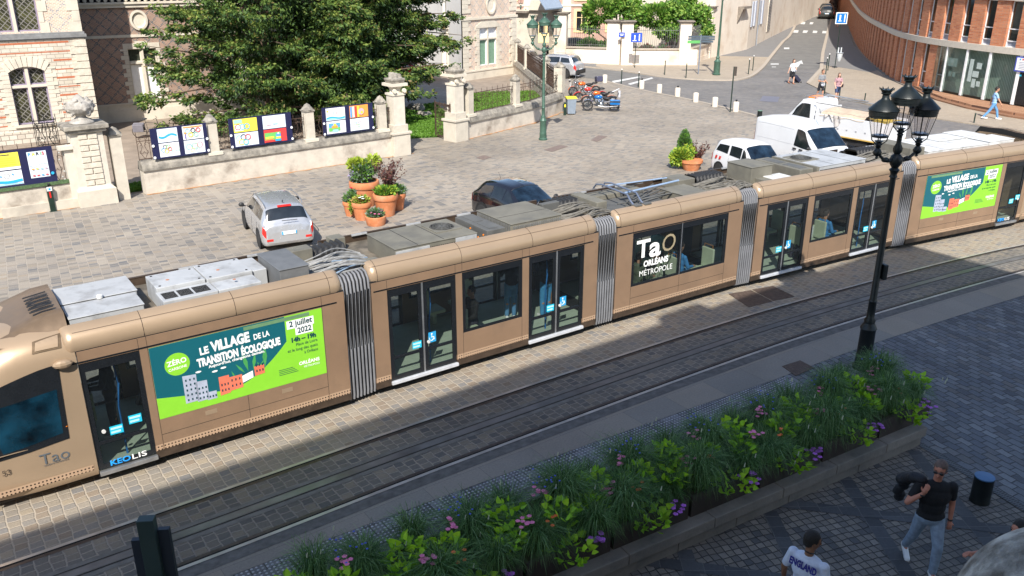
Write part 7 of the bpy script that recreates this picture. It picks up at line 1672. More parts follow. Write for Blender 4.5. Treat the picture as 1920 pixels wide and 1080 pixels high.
# ================================================================= PEOPLE
SK = {k: mat('skin_'+k, c, .55, var=.05, vs=8, spec=.35) for k, c in dict(fair=(0.62, 0.36, 0.26), tan=(0.46, 0.24, 0.155), ruddy=(0.50, 0.21, 0.14), brown=(0.24, 0.115, 0.065)).items()}
HAIR = {k: mat('hair_'+k, c, .7, var=.3, vs=30, bump=.4, bs=90) for k, c in dict(dark=(0.015, 0.011, 0.009), brown=(0.07, 0.035, 0.02), grey=(0.4, 0.4, 0.4), stubble=(0.13, 0.085, 0.07)).items()}
def nv(*a): return Vector(a).normalized()
def person(label, loc, head, skin, hair, top, bottom, legs, arms, H=1.75, vox=.013, look=0, sleeve=.5, shorts=False, skirt=False, shoes=None, bald=False, hairlen=0, glasses=False, female=False, group=None, hipz=None, heavy=1.0, cloth2=None, tilt=0, lean=(0, 0), face=True, wide=1.0, neckless=False):
    """local +y is forward. legs/arms: per side (dir1, dir2[, dir3])"""
    t = thing('person', label, 'person', loc, R(head-90), group); k = H/1.78
    hz = hipz if hipz is not None else .93; P = Vector((0, 0, hz)); sw = .185*(.92 if female else 1)*wide; ln = Vector((lean[0], lean[1], 0))
    chest = P+Vector((0, 0, .36))+ln*.36; neck = P+Vector((0, -.01, .535))+ln*.53; hd = P+Vector((0, .02, .70))+ln*.68
    body = MB(); shirt = MB(); trous = MB(); hv = heavy
    def E(m, c, r, sc): m.ball(c, r, 14, 9, sc)
    def torso(m, g):
        m.ball(P+Vector((0, 0, -.02)), 1, 14, 9, (.165*hv+g, .115*hv+g, .13+g)); m.ball(P+Vector((0, .0, .14))+ln*.14, 1, 14, 9, (.15*hv+g, .105*hv+g, .16+g))
        m.ball(P+Vector((0, 0, .30))+ln*.3, 1, 14, 9, (.168*hv*wide+g, .115*hv+g, .17+g)); m.ball(P+Vector((0, 0, .42))+ln*.42, 1, 14, 9, (sw-.01+g, .095+g, .10+g))
        if female:
            for s in (-1, 1): m.ball(chest+Vector((s*.075, .085, -.02)), .075+g*.6, 10, 7)
    torso(body, 0); body.caps(neck, hd, .056, .054)
    Rl = Matrix.Rotation(R(look), 3, 'Z') @ Matrix.Rotation(R(tilt), 3, 'X')
    def hp(x, y, z): return hd+Rl @ Vector((x, y, z))
    body.ball(hp(0, .0, .03), .098, 16, 12, (.80, 1.0, 1.08), Rl); body.ball(hp(0, .025, -.035), .07, 14, 9, (.86, 1.0, 1.05), Rl); body.ball(hp(0, .058, -.075), .032, 10, 7)
    body.caps(hp(0, .092, .015), hp(0, .112, -.022), .011, .017); 
    for s in (-1, 1): body.ball(hp(s*.078, -.005, -.005), .026, 8, 6, (.4, .8, 1.2), Rl); body.ball(hp(s*.034, .078, .032), .02, 8, 6, (1.2, .7, .5), Rl)
    body.ball(hp(0, .085, -.053), .02, 8, 6, (1.3, .6, .5), Rl)
    for i, s in ((0, -1), (1, 1)):        # legs: left = -x
        hp0 = P+Vector((s*.088, 0, -.03)); d1, d2 = nv(*legs[i][0]), nv(*legs[i][1]); kn = hp0+d1*.42; an = kn+d2*.41
        body.caps(hp0, kn, .082*hv, .052); body.caps(kn, an, .053, .036); body.ball(kn+d2*.10-Vector((0, .018, 0)), .056, 10, 7)
        fd = nv(*legs[i][2]) if len(legs[i]) > 2 else nv(d2.y*.1*0, 1, -.15); toe = an+fd*.16-Vector((0, 0, .035)); body.caps(an-Vector((0, 0, .02)), toe, .034, .024)
        m = MB(); m.caps(an-fd*.05-Vector((0, 0, .045)), toe+fd*.03, .045, .04); m.ball(toe, .046, 10, 7, (1.0, 1.2, .7)); so = m.build('shoe', shoes or WHITEP, t); remesh(so, .009, 2)
        if shorts: trous.caps(hp0, hp0+d1*.34, .103*hv, .088*hv)
        elif skirt: trous.caps(hp0, hp0+d1*.30, .11*hv, .10*hv)
        else: trous.caps(hp0, kn, .097*hv, .070); trous.caps(kn, an-d2*.02, .071, .056)
    trous.ball(P+Vector((0, 0, -.03)), 1, 14, 9, (.178*hv, .127*hv, .13))
    if skirt: trous.caps(P, P-Vector((0, 0, .22)), .15*hv, .14*hv)
    hands = []
    for i, s in ((0, -1), (1, 1)):
        sh = P+Vector((s*sw, -.0, .45))+ln*.45; d1, d2 = nv(*arms[i][0]), nv(*arms[i][1]); el = sh+d1*.29; wr = el+d2*.25
        body.ball(sh, .062*hv, 10, 7); body.caps(sh, el, .052*hv, .040); body.caps(el, wr, .042, .027); shirt.ball(sh, .066*hv, 10, 7)
        if sleeve: shirt.caps(sh, sh+d1*.29*min(1, sleeve), .063*hv, .056)
        if sleeve > 1: shirt.caps(el, wr-d2*.02, .055, .042)
        hdv = nv(*arms[i][2]) if len(arms[i]) > 2 else d2; side = hdv.cross(Vector((0, 1, .2))); side = side.normalized() if side.length > .1 else Vector((1, 0, 0)); pn = hdv.cross(side).normalized()
        pc = wr+hdv*.045; body.ball(pc, 1, 10, 7, (.036, .036, .036)); body.caps(wr, wr+hdv*.075, .028, .032)
        for f, (o, Lf) in enumerate(((-.030, .060), (-.010, .072), (.010, .068), (.029, .054))):
            b0 = wr+hdv*.085+side*o; b1 = b0+(hdv+pn*.25).normalized()*Lf*.55; b2 = b1+(hdv*.6+pn*.8).normalized()*Lf*.5; body.caps(b0, b1, .0095, .009, 6); body.caps(b1, b2, .009, .007, 6)
        b0 = wr+hdv*.035-side*.030; b1 = b0+(hdv*.7-side*.7+pn*.2).normalized()*.035; b2 = b1+(hdv*.95-side*.2+pn*.3).normalized()*.028; body.caps(b0, b1, .012, .010, 6); body.caps(b1, b2, .010, .008, 6)
        hands.append((wr, hdv, el))
    torso(shirt, .013); shirt.caps(neck-Vector((0, 0, .055)), neck-Vector((0, 0, .03)), .075, .062)
    o = remesh(body.build('body', SK[skin], t), vox*.8, 2); o = remesh(shirt.build('top', top, t), vox, 2)
    # hem of the top: cut below the waist
    remesh(trous.build('shorts' if shorts else ('skirt' if skirt else 'trousers'), bottom, t), vox, 2)
    if hair:
        m = MB(); m.ball(hp(0, -.014, .045), .103, 16, 12, (.84, 1.0, 1.04), Rl)
        if hairlen:
            m.caps(hp(0, -.05, .02), hp(0, -.085, -.12-hairlen), .085, .05); m.caps(hp(-.06, -.02, .0), hp(-.075, -.03, -.10-hairlen*.6), .04, .03); m.caps(hp(.06, -.02, .0), hp(.075, -.03, -.10-hairlen*.6), .04, .03)
        else: m.ball(hp(0, -.045, -.01), .078, 12, 9, (.95, .8, .9), Rl)
        h = m.build('hair', HAIR[hair], t)
        # keep hair off the face
        me = h.data; remesh(h, vox*.7, 1)
        inv = Rl.transposed(); 
        for v in h.data.vertices:
            q = inv @ (v.co-hd)
            if q.y > .045 and q.z < .075 and not (hairlen and abs(q.x) > .06): v.co = hd+Rl @ Vector((q.x*.75, .02, q.z))
    if face:
        m = MB()
        for s in (-1, 1): m.ball(hp(s*.034, .0915, .018), .010, 8, 6, (1.3, .6, .8), Rl); m.tube([hp(s*.052, .086, .042), hp(s*.018, .097, .045)], .004, 4)
        m.build('eyes', DARK, t); m = MB(); m.tube([hp(-.024, .094, -.050), hp(0, .103, -.049), hp(.024, .094, -.050)], .0045, 4); m.build('mouth', mat('lip', (0.3, 0.09, 0.07), .5), t)
    if glasses:
        m = MB()
        for s in (-1, 1): m.ball(hp(s*.036, .103, .018), .028, 12, 8, (1.1, .35, .72), Rl); m.tube([hp(s*.065, .09, .024), hp(s*.086, .0, .02)], .005, 4)
        m.tube([hp(-.03, .108, .026), hp(.03, .108, .026)], .006, 4); m.build('sunglasses', BLKF, t, smooth=60)
    t.scale = (k,)*3; return t, hands, P, hd, Rl
def clothm(n, c, r=.85, **k): return mat(n, c, r, var=k.get('var', .1), vs=k.get('vs', 14), bump=.5, bs=k.get('bs', 22))
STAND = ((-.05, .05, -1), (-.02, -.05, -1))
# foreground man carrying a jacket over his shoulder
t, hn, P, hd, Rl = person('man in a black t-shirt and pale jeans with sunglasses and a slung jacket', (5.72, 9.78, 0), -98, 'ruddy', 'stubble', clothm('black_tee', (0.010, 0.010, 0.012)), clothm('pale_jeans', (0.26, 0.33, 0.42), var=.2),
    (((-.06, .42, -1), (0, .0, -1), (0, 1, -.2)), ((.05, -.34, -1), (0, -.62, -1), (0, 1, -.6))), (((.35, .30, -.75), (-.55, .55, .85), (-.2, .1, 1)) if False else ((-.18, -.12, -1), (.0, .18, -1)), ((.55, .35, -.8), (-.75, .35, .95), (-.3, .1, .9))), H=1.80, vox=.011, look=-30, tilt=-8, sleeve=.62, glasses=True, heavy=1.08, wide=1.12)
m = MB(); wr, hv_, el = hn[1]
for i in range(16):
    a = i/15; m.ball(P+Vector((.20+.16*a+.03*math.sin(i*2.1), -.02-.22*a, .52-.02*a-.16*a*a)), .085-.012*math.sin(i*1.3), 8, 6, (1, 1, .75))
for i in range(8): m.ball(P+Vector((.33+.03*math.sin(i*1.7), -.22-.02*i, .42-.06*i)), .07, 8, 6, (1.1, .8, 1))
jk = thing('jacket', 'black jacket slung over the shoulder of the man with sunglasses', 'jacket', t.location, t.rotation_euler.z); jk.scale = t.scale
remesh(m.build('folded_cloth', clothm('jacket_black', (0.012, 0.012, 0.016), .7), jk), .014, 3)
m = MB(); 
for w_ in hn: m.lathe([(.032, -.012), (.036, 0), (.032, .012)], w_[0]-w_[1]*.02, 14)
m.build('wristband', TRIM, t)
# man in the England shirt
t, hn, P, hd, Rl = person('dark haired man in a white shirt lettered ENGLAND at the bottom edge', (3.52, 8.30, 0), 42, 'brown', 'dark', clothm('white_shirt', (0.62, 0.66, 0.78), var=.06), clothm('dark_trousers', (0.03, 0.03, 0.05)),
    (((-.04, .3, -1), (0, -.1, -1)), ((.04, -.25, -1), (0, -.45, -1))), (((-.35, .05, -1), (-.1, .3, -1)), ((.30, -.05, -1), (.05, .25, -1))), H=1.76, vox=.011, look=-40, tilt=-10, sleeve=.75, wide=1.1)
TXB = Matrix.Translation(P+Vector((.165, -.128, .345))) @ Matrix.Rotation(R(180), 4, 'Z') @ TXR
m = MB(); Pn = P
txt('ENGLAND', .12, mat('lettering_navy', (0.01, 0.01, 0.20), .6), t, Matrix.Translation(P+Vector((-.175, -.138, .385))) @ Matrix.Rotation(R(90), 4, 'X') @ Matrix.Rotation(R(-14), 4, 'X'), 'shirt_lettering', .002, bold=.005, wid=.35)
q = MB(P and Matrix.Translation(P+Vector((0, -.146, .12))))
for x, z in ((-.1, .08), (.02, .12), (.09, .05), (-.05, -.02), (.05, -.06)): q.b(x-.012, x+.012, -.003, .0, z-.02, z+.03)
q.build('shirt_print', mat('faded_red', (0.5, 0.28, 0.32), .7), t)
m = MB(); m.tube([hd+Vector((.062*math.cos(a), -.01+.07*math.sin(a), -.135-.02*math.sin(a))) for a in [2*math.pi*i/14 for i in range(15)]], .008, 5); m.build('necklace', TRIM, t)
# somebody mostly hidden behind the stone ornament
person('person mostly hidden behind the rounded stone, only a bare arm showing', (6.12, 8.55, 0), 200, 'ruddy', 'dark', clothm('dark_tee', (0.03, 0.03, 0.035)), clothm('dark_trousers', (0.03, 0.03, 0.05)), (STAND, STAND), (((-.6, .5, -.9), (.1, 1, .25)), ((.3, .5, -.9), (0, 1, .2))), H=1.74, vox=.014, sleeve=.4)
# across the square
W1 = ((0, .28, -1), (0, -.05, -1)); W2 = ((0, -.22, -1), (0, -.5, -1))
t, *_ = person('woman in a white top and black shorts pulling a dark trolley case', (19.4, 60.4, 0), -75, 'fair', 'brown', clothm('white_top', (0.70, 0.70, 0.72)), clothm('black_shorts', (0.015, 0.015, 0.02)), (W1, W2), (((-.25, .25, -1), (.6, .8, -.1)), ((.35, -.1, -1), (.25, -.1, -1))), H=1.68, shorts=True, sleeve=.6, female=True, hairlen=.02, shoes=clothm('sandal_brown', (0.3, 0.12, 0.06)), face=False)
m = MB(); m.ball((-.05, .16, .98), .16, 12, 8, (1.0, .45, .75)); bg_ = m.build('belt_bag', clothm('bag_pale', (0.55, 0.58, 0.66)), t, smooth=60)
cs = thing('trolley_case', 'dark blue wheeled case trailing behind the woman in white', 'suitcase', (20.15, 61.05, 0), R(25))
TM_ = Matrix.Rotation(R(-50), 4, 'Y'); m = MB(TM_ @ Matrix.Translation((.02, 0, .12))); m.b(-.13, .13, -.2, .2, .02, .62); m.build('case_body', clothm('case_navy', (0.02, 0.022, 0.05)), cs, bevel=.04)
m = MB(TM_ @ Matrix.Translation((.02, 0, .12))); m.tube([(-.1, -.12, .6), (-.1, -.12, 1.0), (-.1, .12, 1.0), (-.1, .12, .6)], .012, 5); m.build('pull_handle', ALU, cs)
for y in (-.17, .17): m = MB(); m.cyl((0, y-.02, .05), (0, y+.02, .05), .05); m.build('wheel', RUBBER, cs)
t, *_ = person('man in a grey polo shirt and black shorts with a dark shoulder bag', (19.0, 53.4, 0), -70, 'tan', 'brown', clothm('grey_polo', (0.19, 0.20, 0.215)), clothm('black_shorts', (0.015, 0.015, 0.02)), (W1, W2), (((-.18, .05, -1), (.25, .8, -.2)), ((.2, .05, -1), (-.35, .8, .0))), H=1.80, shorts=True, sleeve=.65, shoes=clothm('sandal_brown', (0.3, 0.12, 0.06)), face=True, glasses=False)
m = MB(); m.ball((.0, .16, .88), .14, 12, 8, (1.1, .4, .75)); m.build('hip_bag', clothm('bag_grey', (0.4, 0.42, 0.47)), t, smooth=60)
t, *_ = person('woman in a floral blouse and denim shorts beside the man in the grey polo', (19.85, 52.9, 0), -95, 'fair', 'brown', mat('floral_blouse', (0.34, 0.20, 0.22), .85, var=.7, vs=28, bump=.4), clothm('denim', (0.035, 0.055, 0.12)), (W2, W1), (((-.2, .25, -1), (.4, .7, -.3)), ((.25, .1, -1), (-.1, .5, -.6))), H=1.66, shorts=True, sleeve=.6, female=True, hairlen=.1, heavy=1.08, shoes=clothm('sandal_brown', (0.3, 0.12, 0.06)), face=True)
m = MB(); m.ball((-.24, .05, .98), .14, 12, 8, (.6, .9, 1.0)); m.tube([(-.22, .05, 1.05), (-.05, .12, 1.3), (.12, .02, 1.45)], .012, 5); m.build('shoulder_bag', clothm('bag_black', (0.02, 0.015, 0.02)), t, smooth=60)
person('man in a pale blue t-shirt and jeans striding past the timber deck', (25.65, 45.9, 0), -12, 'tan', 'dark', clothm('sky_tee', (0.28, 0.45, 0.68)), clothm('blue_jeans', (0.10, 0.25, 0.46)), (((0, .62, -1), (0, .25, -1)), ((0, -.5, -1), (0, -.75, -1))), (((-.1, -.35, -1), (0, -.1, -1)), ((.1, .5, -1), (0, .7, -1))), H=1.78, sleeve=.6, shoes=WHITEP)
person('white haired person in a black coat walking up the far pavement', (41.3, 113.2, .06), 72, 'fair', 'grey', clothm('black_coat', (0.012, 0.012, 0.014)), clothm('black_skirt', (0.013, 0.013, 0.015)), (W1, W2), (((-.15, 0, -1), (-.05, .1, -1)), ((.15, 0, -1), (.05, .1, -1))), H=1.72, sleeve=1.2, skirt=True, shoes=clothm('sandal_brown', (0.3, 0.12, 0.06)), heavy=1.25, face=False, vox=.018)
# passengers behind the tram windows
def pax(k, s, y, label, top, bottom, head, sit=True, z=.0, **kw):
    p = TL+(MT(k) @ Vector((s, y, 0))); legs = (((-.05, 1, -.08), (0, .1, -1)),)*2 if sit else (STAND, STAND)
    person(label, (p.x, p.y, (.31 if not sit else -.12)+z), head, kw.get('skin', 'tan'), kw.get('hair', 'dark'), top, bottom, legs, (((-.2, .3, -1), (.2, .9, -.1)), ((.2, .3, -1), (-.2, .9, -.1))), H=1.66, vox=.02, sleeve=1.2, face=False, group='passengers inside the tram')
pax(2, 2.7, .75, 'passenger in black seated behind the window between the two doors', clothm('black_tee', (0.01, 0.01, 0.012)), clothm('dark_trousers', (0.03, 0.03, 0.05)), 215)
pax(2, 4.75, .8, 'passenger in bright blue trousers standing behind the door next to the middle section', clothm('dark_tee', (0.03, 0.03, 0.035)), clothm('bright_jeans', (0.06, 0.28, 0.55)), 120, False)
pax(2, 4.05, 1.2, 'passenger in faded jeans standing at the left leaf of the same door', clothm('dark_tee', (0.03, 0.03, 0.035)), clothm('blue_jeans', (0.10, 0.25, 0.46)), 100, False)
pax(3, 2.45, .42, 'passenger with blue sleeves seated at the right part of the lettered window', clothm('blue_top', (0.05, 0.22, 0.5)), clothm('blue_jeans', (0.10, 0.25, 0.46)), 34)
pax(3, 1.1, .42, 'passenger seated behind the white lettering of the middle section', clothm('olive_top', (0.10, 0.12, 0.08)), clothm('dark_trousers', (0.03, 0.03, 0.05)), 34)
pax(3, 3.1, 1.9, 'passenger in pale green seated at the far side of the middle section', clothm('mint_top', (0.30, 0.5, 0.45)), clothm('dark_trousers', (0.03, 0.03, 0.05)), 214)
pax(4, 2.55, .5, 'passenger in a white top seated behind the fourth section window', clothm('white_top', (0.70, 0.70, 0.72)), clothm('dark_trousers', (0.03, 0.03, 0.05)), 211)
pax(4, 3.3, .5, 'passenger in a blue top seated at the right of the fourth section window', clothm('blue_top', (0.05, 0.22, 0.5)), clothm('bright_jeans', (0.06, 0.28, 0.55)), 31)
pax(1, .5, 1.0, 'driver in dark clothes standing behind the front door glass', clothm('dark_tee', (0.03, 0.03, 0.035)), clothm('dark_trousers', (0.03, 0.03, 0.05)), 200, False)
# ================================================================= STREET FURNITURE
LGL = glass('lantern_glass', (0.97, 0.94, 0.93), .975)
def lantern(t, c, s, mtl, dark, w=1.22):
    """six-sided street lantern; c = foot of the lantern"""
    x, y, z = c
    m = MB(); m.lathe([(.03, 0), (.06, .03), (.04, .07), (.07, .10)], (x, y, z), 10)
    for a in range(4): q = R(45+90*a); m.tube([(x+.03*s*math.cos(q), y+.03*s*math.sin(q), z+.02), (x+.12*s*math.cos(q), y+.12*s*math.sin(q), z+.12*s), (x+.13*s*math.cos(q), y+.13*s*math.sin(q), z+.2*s)], .009, 5)
    m.lathe([(.13*s, .19*s), (.145*s, .2*s), (.145*s, .225*s), (.12*s, .225*s)], (x, y, z), 16)
    m.lathe([(.20*s, .60*s), (.222*s, .60*s), (.222*s, .645*s), (.232*s, .65*s), (.232*s, .70*s), (.238*s, .705*s), (.238*s, .74*s), (.258*s, .755*s), (.25*s, .775*s), (.17*s, .865*s), (.10*s, .945*s), (.075*s, .965*s), (.06*s, 1.0*s), (.055*s, 1.06*s), (.09*s, 1.09*s), (.07*s, 1.10*s), (.105*s, 1.17*s)], (x, y, z), 20)
    for a in range(8):
        q = R(45*a); m.tube([(x+.10*s*math.cos(q), y+.10*s*math.sin(q), z+1.16*s), (x+.12*s*math.cos(q), y+.12*s*math.sin(q), z+1.21*s)], .018*s, 5, .004)
    for a in range(6):
        q = R(60*a+15); m.tube([(x+.14*s*math.cos(q), y+.14*s*math.sin(q), z+.22*s), (x+.22*s*math.cos(q), y+.22*s*math.sin(q), z+.62*s)], .0055*s, 4)
    m.tube([(x, y, z+.2*s), (x, y, z+.6*s)], .011*s, 6)
    m.v = [(x+(p[0]-x)*w, y+(p[1]-y)*w, p[2]) for p in m.v]
    o = m.build('lantern', mtl, t, smooth=40)
    g = MB(); n = 18; rows = [[(x+r*w*s*math.cos(2*math.pi*i/n), y+r*w*s*math.sin(2*math.pi*i/n), z+h*s) for i in range(n+1)] for r, h in ((.14, .225), (.215, .60))]; g.grid(rows); g.build('lantern_glass', LGL, o, smooth=60)
    g = MB(); g.lathe([(.001, .0), (.12*s, .0), (.125*s, .012)], (x, y, z+.228*s), 16); g.build('lantern_tray', mat('tray_blue', (0.25, 0.3, 0.45), .3), o)
def lamp3(name, label, loc, B, mtl, ang, arm=.46, dz=-.2, s=1.0, base=True, up=.52):
    t = thing(name, label, 'street lamp', loc, R(ang)); m = MB(); H = B+1.28
    if base: m.lathe([(.20, 0), (.21, .06), (.17, .10), (.165, .28), (.17, .30), (.155, .34), (.15, .88), (.17, .92), (.14, .98), (.10, 1.05), (.085, 1.12)], (0, 0, 0), 16)
    m.lathe([(.10, 1.0), (.115, 1.1), (.08, 1.16), (.075, 1.5), (.09, 1.52), (.07, 1.56), (.055, H-1.62), (.08, H-1.60), (.06, H-1.55), (.075, H-1.5), (.10, H-1.46), (.06, H-1.42), (.10, H-1.36), (.13, H-1.28), (.10, H-1.19), (.055, H-1.15), (.085, H-1.10), (.09, H-1.04), (.045, H-.95), (.045, B+up-.05), (.06, B+up-.02), (.045, B+up)], (0, 0, 0), 16)
    m.build('post', mtl, t, smooth=40)
    for sgn in (-1, 1):
        m = MB(); y0 = H-1.28; P = []
        for i in range(9): u = i/8; P.append((sgn*(.08+arm*u), 0, y0+.02-.06*math.sin(u*3.14)*(1-u)+(.26+dz+.2)*u**2.2))
        m.tube(P, .036, 8, .026)
        e = P[-1]; m.lathe([(.001, -.13), (.03, -.11), (.022, -.08), (.07, -.04), (.085, 0), (.06, .05), (.035, .08), (.06, .11), (.035, .13)], e, 12); m.ball((sgn*(.08+arm*.45), 0, P[4][2]), .055, 10, 6, (1.5, 1, .9))
        m.build('arm', mtl, t, smooth=50); lantern(t, (e[0], e[1], e[2]+.12), s*.82, mtl, True)
    lantern(t, (0, 0, B+up), s*.82, mtl, True); return t
LPB = mat('lamp_black_green', (0.010, 0.014, 0.014), .4, .2, var=.3, vs=6, bump=.15)
tl = lamp3('street_lamp', 'black three armed street lamp standing behind the planters in the foreground', (7.36, 16.15, 0), 4.42, LPB, 14, arm=.36, dz=-.30, s=1.10)
m = MB(); m.b(.06, .15, -.12, .12, 2.0, 2.32); bx = m.build('control_box', LPB, tl, bevel=.02); m = MB(); m.b(.15, .16, -.09, .09, 2.04, 2.28); m.build('box_cover', ALU, bx)
lamp3('street_lamp', 'green three armed street lamp in the middle of the square', (1.48, 40.61, 0), 4.16, GREENP, 3, arm=.46, dz=-.18, s=1.12)
def lamp1(label, loc, H, base=1.0):
    t = thing('street_lamp', label, 'street lamp', loc, 0, 'green single lantern street lamps'); m = MB()
    m.lathe([(.28*base, 0), (.3*base, .08), (.24*base, .12), (.23*base, .9), (.26*base, .96), (.2*base, 1.02), (.14*base, 1.1), (.12*base, 1.18), (.15*base, 1.25), (.1*base, 1.35), (.09, 1.6), (.06, H-1.0), (.09, H-.95), (.06, H-.88)], (0, 0, 0), 16); m.build('post', GREENP, t, smooth=40)
    lantern(t, (0, 0, H-.88), 1.1, GREENP, False); return t
lamp1('green lamp post with a stout fluted foot at the beige street corner', (15.11, 64.55, .1), 6.2)
lamp1('slim green lantern post behind the iron fence by the green wheelie bin', (.75, 77.0, 0), 5.2, .5)
# bollards
BST = mat('bollard_stone', (0.60, 0.54, 0.45), .85, var=.1, vs=6, bump=.2)
def stonebollard(x, y, label, knob=False, h=.55):
    t = thing('stone_bollard', label, 'bollard', (x, y, 0), 0, 'pale stone bollards along the kerb'); m = MB()
    m.lathe([(.17, 0), (.165, h*.9), (.15, h*.97), (.10, h), (.001, h+.01)], (0, 0, 0), 16); m.build('shaft', BST, t, smooth=50)
    if knob: m = MB(); m.lathe([(.05, h), (.045, h+.03), (.065, h+.07), (.05, h+.11), (.001, h+.13)], (0, 0, 0), 10); m.build('knob', BLACK, t, smooth=50)
for k, (px, knob, lb) in enumerate((((1134, 155), 0, 'stone bollard alone beside the motorcycles'), ((1203, 166), 1, 'knobbed stone bollard touching the second green post'), ((1236, 174), 0, 'plain stone bollard between two knobbed ones'), ((1270, 181), 1, 'knobbed stone bollard in the middle of the row'), ((1304, 191), 0, 'plain stone bollard right of the middle knobbed one'), ((1340, 200), 0, 'plain stone bollard just left of the tall thin sign post'), ((1379, 209), 1, 'knobbed stone bollard at the foot of the tall thin sign post'))):
    g = G(*px); stonebollard(g.x, g.y, lb, knob)
WTOP = mat('white_cap', (0.75, 0.75, 0.73), .5)
def thinpost(px, h, label, white=True, z=0, r=.035):
    g = G(px[0], px[1], z); t = thing('slim_bollard', label, 'bollard', g, 0, 'slim green posts with pale tops'); m = MB(); m.lathe([(.05, 0), (r, .05), (r, h-.06)], (0, 0, 0), 10); m.build('shaft', DKGREEN, t, smooth=40)
    m = MB(); m.lathe([(r, h-.06), (r+.012, h-.03), (r, h), (.001, h+.02)], (0, 0, 0), 10); m.build('cap', WTOP if white else DKGREEN, t, smooth=40)
for px, h, lb, wt in (((1165, 157), 1.0, 'slim green post left of the pair beside the road markings', True), ((1197, 163), 1.0, 'slim green post right of the pair beside the road markings', True), ((1246, 141), 1.05, 'thin dark post on the corner pavement nearest the blue sign', False), ((1286, 147), 1.05, 'thin dark post on the corner pavement left of the finger sign', False), ((1403, 140), 1.15, 'slim post with white top at the pavement corner by the street mouth', True), ((1411, 133), 1.15, 'slim post with white top just behind its twin at the street mouth', True), ((1548, 139), 1.2, 'slim post with white top at the kerb behind the man in grey', True), ((1552, 132), 1.25, 'rear slim post with white top at the right kerb', True), ((1545, 181), .95, 'short green post between the two walkers', False), ((1573, 186), .9, 'short green post right of the woman in the floral blouse', False), ((1621, 189), .45, 'low green post standing behind the truck rack', False), ((1826, 230), .5, 'low green post left of the striding man', False)):
    thinpost(px, h, lb, wt, z=.0 if px[1] > 150 and px[0] < 1500 else .06)
def drumbollard(px, h, r, label, top):
    g = G(*px); t = thing('drum_bollard', label, 'bollard', g); m = MB(); m.lathe([(r*1.04, 0), (r*1.04, .03), (r, .05), (r, h-.02), (r*1.02, h-.01)], (0, 0, 0), 22); m.build('drum', LPB if r > .12 else GREENP, t, smooth=40); m = MB(); m.lathe([(r*1.02, h-.012), (r, h+.006), (.001, h+.012)], (0, 0, 0), 22); m.build('lid', top, t, smooth=40)
drumbollard((1836, 940), .46, .145, 'black drum bollard with blue lid by the drain in the foreground', mat('lid_blue', (0.07, 0.16, 0.30), .35, .2))
drumbollard((1424, 219), .34, .13, 'low green drum bollard beyond the white van', mat('lid_green', (0.12, 0.22, 0.15), .4))
# signs
def post(t, h, r=.03, mtl=None, name='pole', tilt=0): m = MB(); m.cyl((0, 0, 0), (0, 0, h), r, n=10); return m.build(name, mtl or DKGREEN, t, smooth=40)
BLUE = mat('sign_blue', (0.02, 0.07, 0.42), .35, var=.02)
g = G(1190, 127, .09); t = thing('area_sign', 'square blue street sign on a dark pole before the cream corner pier', 'sign', g); post(t, 2.75)
m = MB(); m.b(-.42, .45, -.08, -.05, 1.95, 2.65); pl_ = m.build('plate', BLUE, t); m = MB(); m.ball((-.12, -.085, 2.42), .06, 8, 6, (1, .1, 1)); m.b(-.16, -.08, -.09, -.08, 2.15, 2.36); m.b(-.28, .02, -.09, -.08, 2.05, 2.1); m.b(.2, .28, -.09, -.08, 2.05, 2.55); m.build('symbol', WHT, pl_)
g = G(1309, 139, .09); t = thing('finger_post', 'grey finger post with dark direction arms at the corner pavement', 'sign', g); post(t, 2.85, .045, mat('post_grey', (0.16, 0.18, 0.22), .5))
for k, (x0, x1, z, a) in enumerate(((-.95, -.05, 2.62, 6), (-.95, -.05, 2.45, 6), (-1.0, -.05, 2.22, 8), (.05, 1.0, 2.62, 12), (.05, 1.0, 2.45, 12), (.05, .9, 2.28, 12))):
    m = MB(Matrix.Rotation(R(a*(1 if x0 < 0 else -1)), 4, 'Z')); m.b(x0, x1, -.02, .02, z, z+.14 if z != 2.22 else z+.2); m.build('arm', mat('arm_slate', (0.06, 0.085, 0.11), .5) if z != 2.22 else mat('arm_green', (0.10, 0.35, 0.10), .5), t)
g = G(1369, 210); t = thing('tall_sign_post', 'thin dark green post with a narrow sign at the kerb bollards', 'sign', g); post(t, 2.5, .035); m = MB(); m.b(-.0, .16, -.04, .04, 2.0, 2.5); m.build('plate', mat('plate_brown', (0.05, 0.04, 0.03), .6), t)
g = G(1565, 128, .06); t = thing('area_sign', 'blue and white pedestrian sign on the right pavement with a clear litter bag below', 'sign', g); post(t, 4.2)
m = MB(); m.b(-.45, .45, -.09, -.05, 3.35, 4.2); pl_ = m.build('plate', WHITEP, t); m = MB(); m.b(-.39, .39, -.1, -.09, 3.41, 4.14); p2 = m.build('field', mat('sign_blue_bright', (0.01, 0.15, 0.60), .35), t); m = MB(); m.ball((-.12, -.105, 3.95), .07, 8, 6, (1, .1, 1)); m.b(-.17, -.07, -.11, -.1, 3.65, 3.88); m.b(-.25, .01, -.11, -.1, 3.55, 3.6); m.b(.2, .27, -.11, -.1, 3.5, 4.05); m.build('symbol', WHT, p2)
m = MB(); m.lathe([(.1, .55), (.2, .8), (.24, 1.15), (.3, 1.2)], (.2, -.15, 0), 12); m.b(.0, .08, -.2, -.12, 1.2, 1.6); m.b(.22, .3, -.2, -.12, 1.2, 1.6); m.build('litter_bag', mat('clear_bag', (0.5, 0.53, 0.55), .3), t, smooth=40)
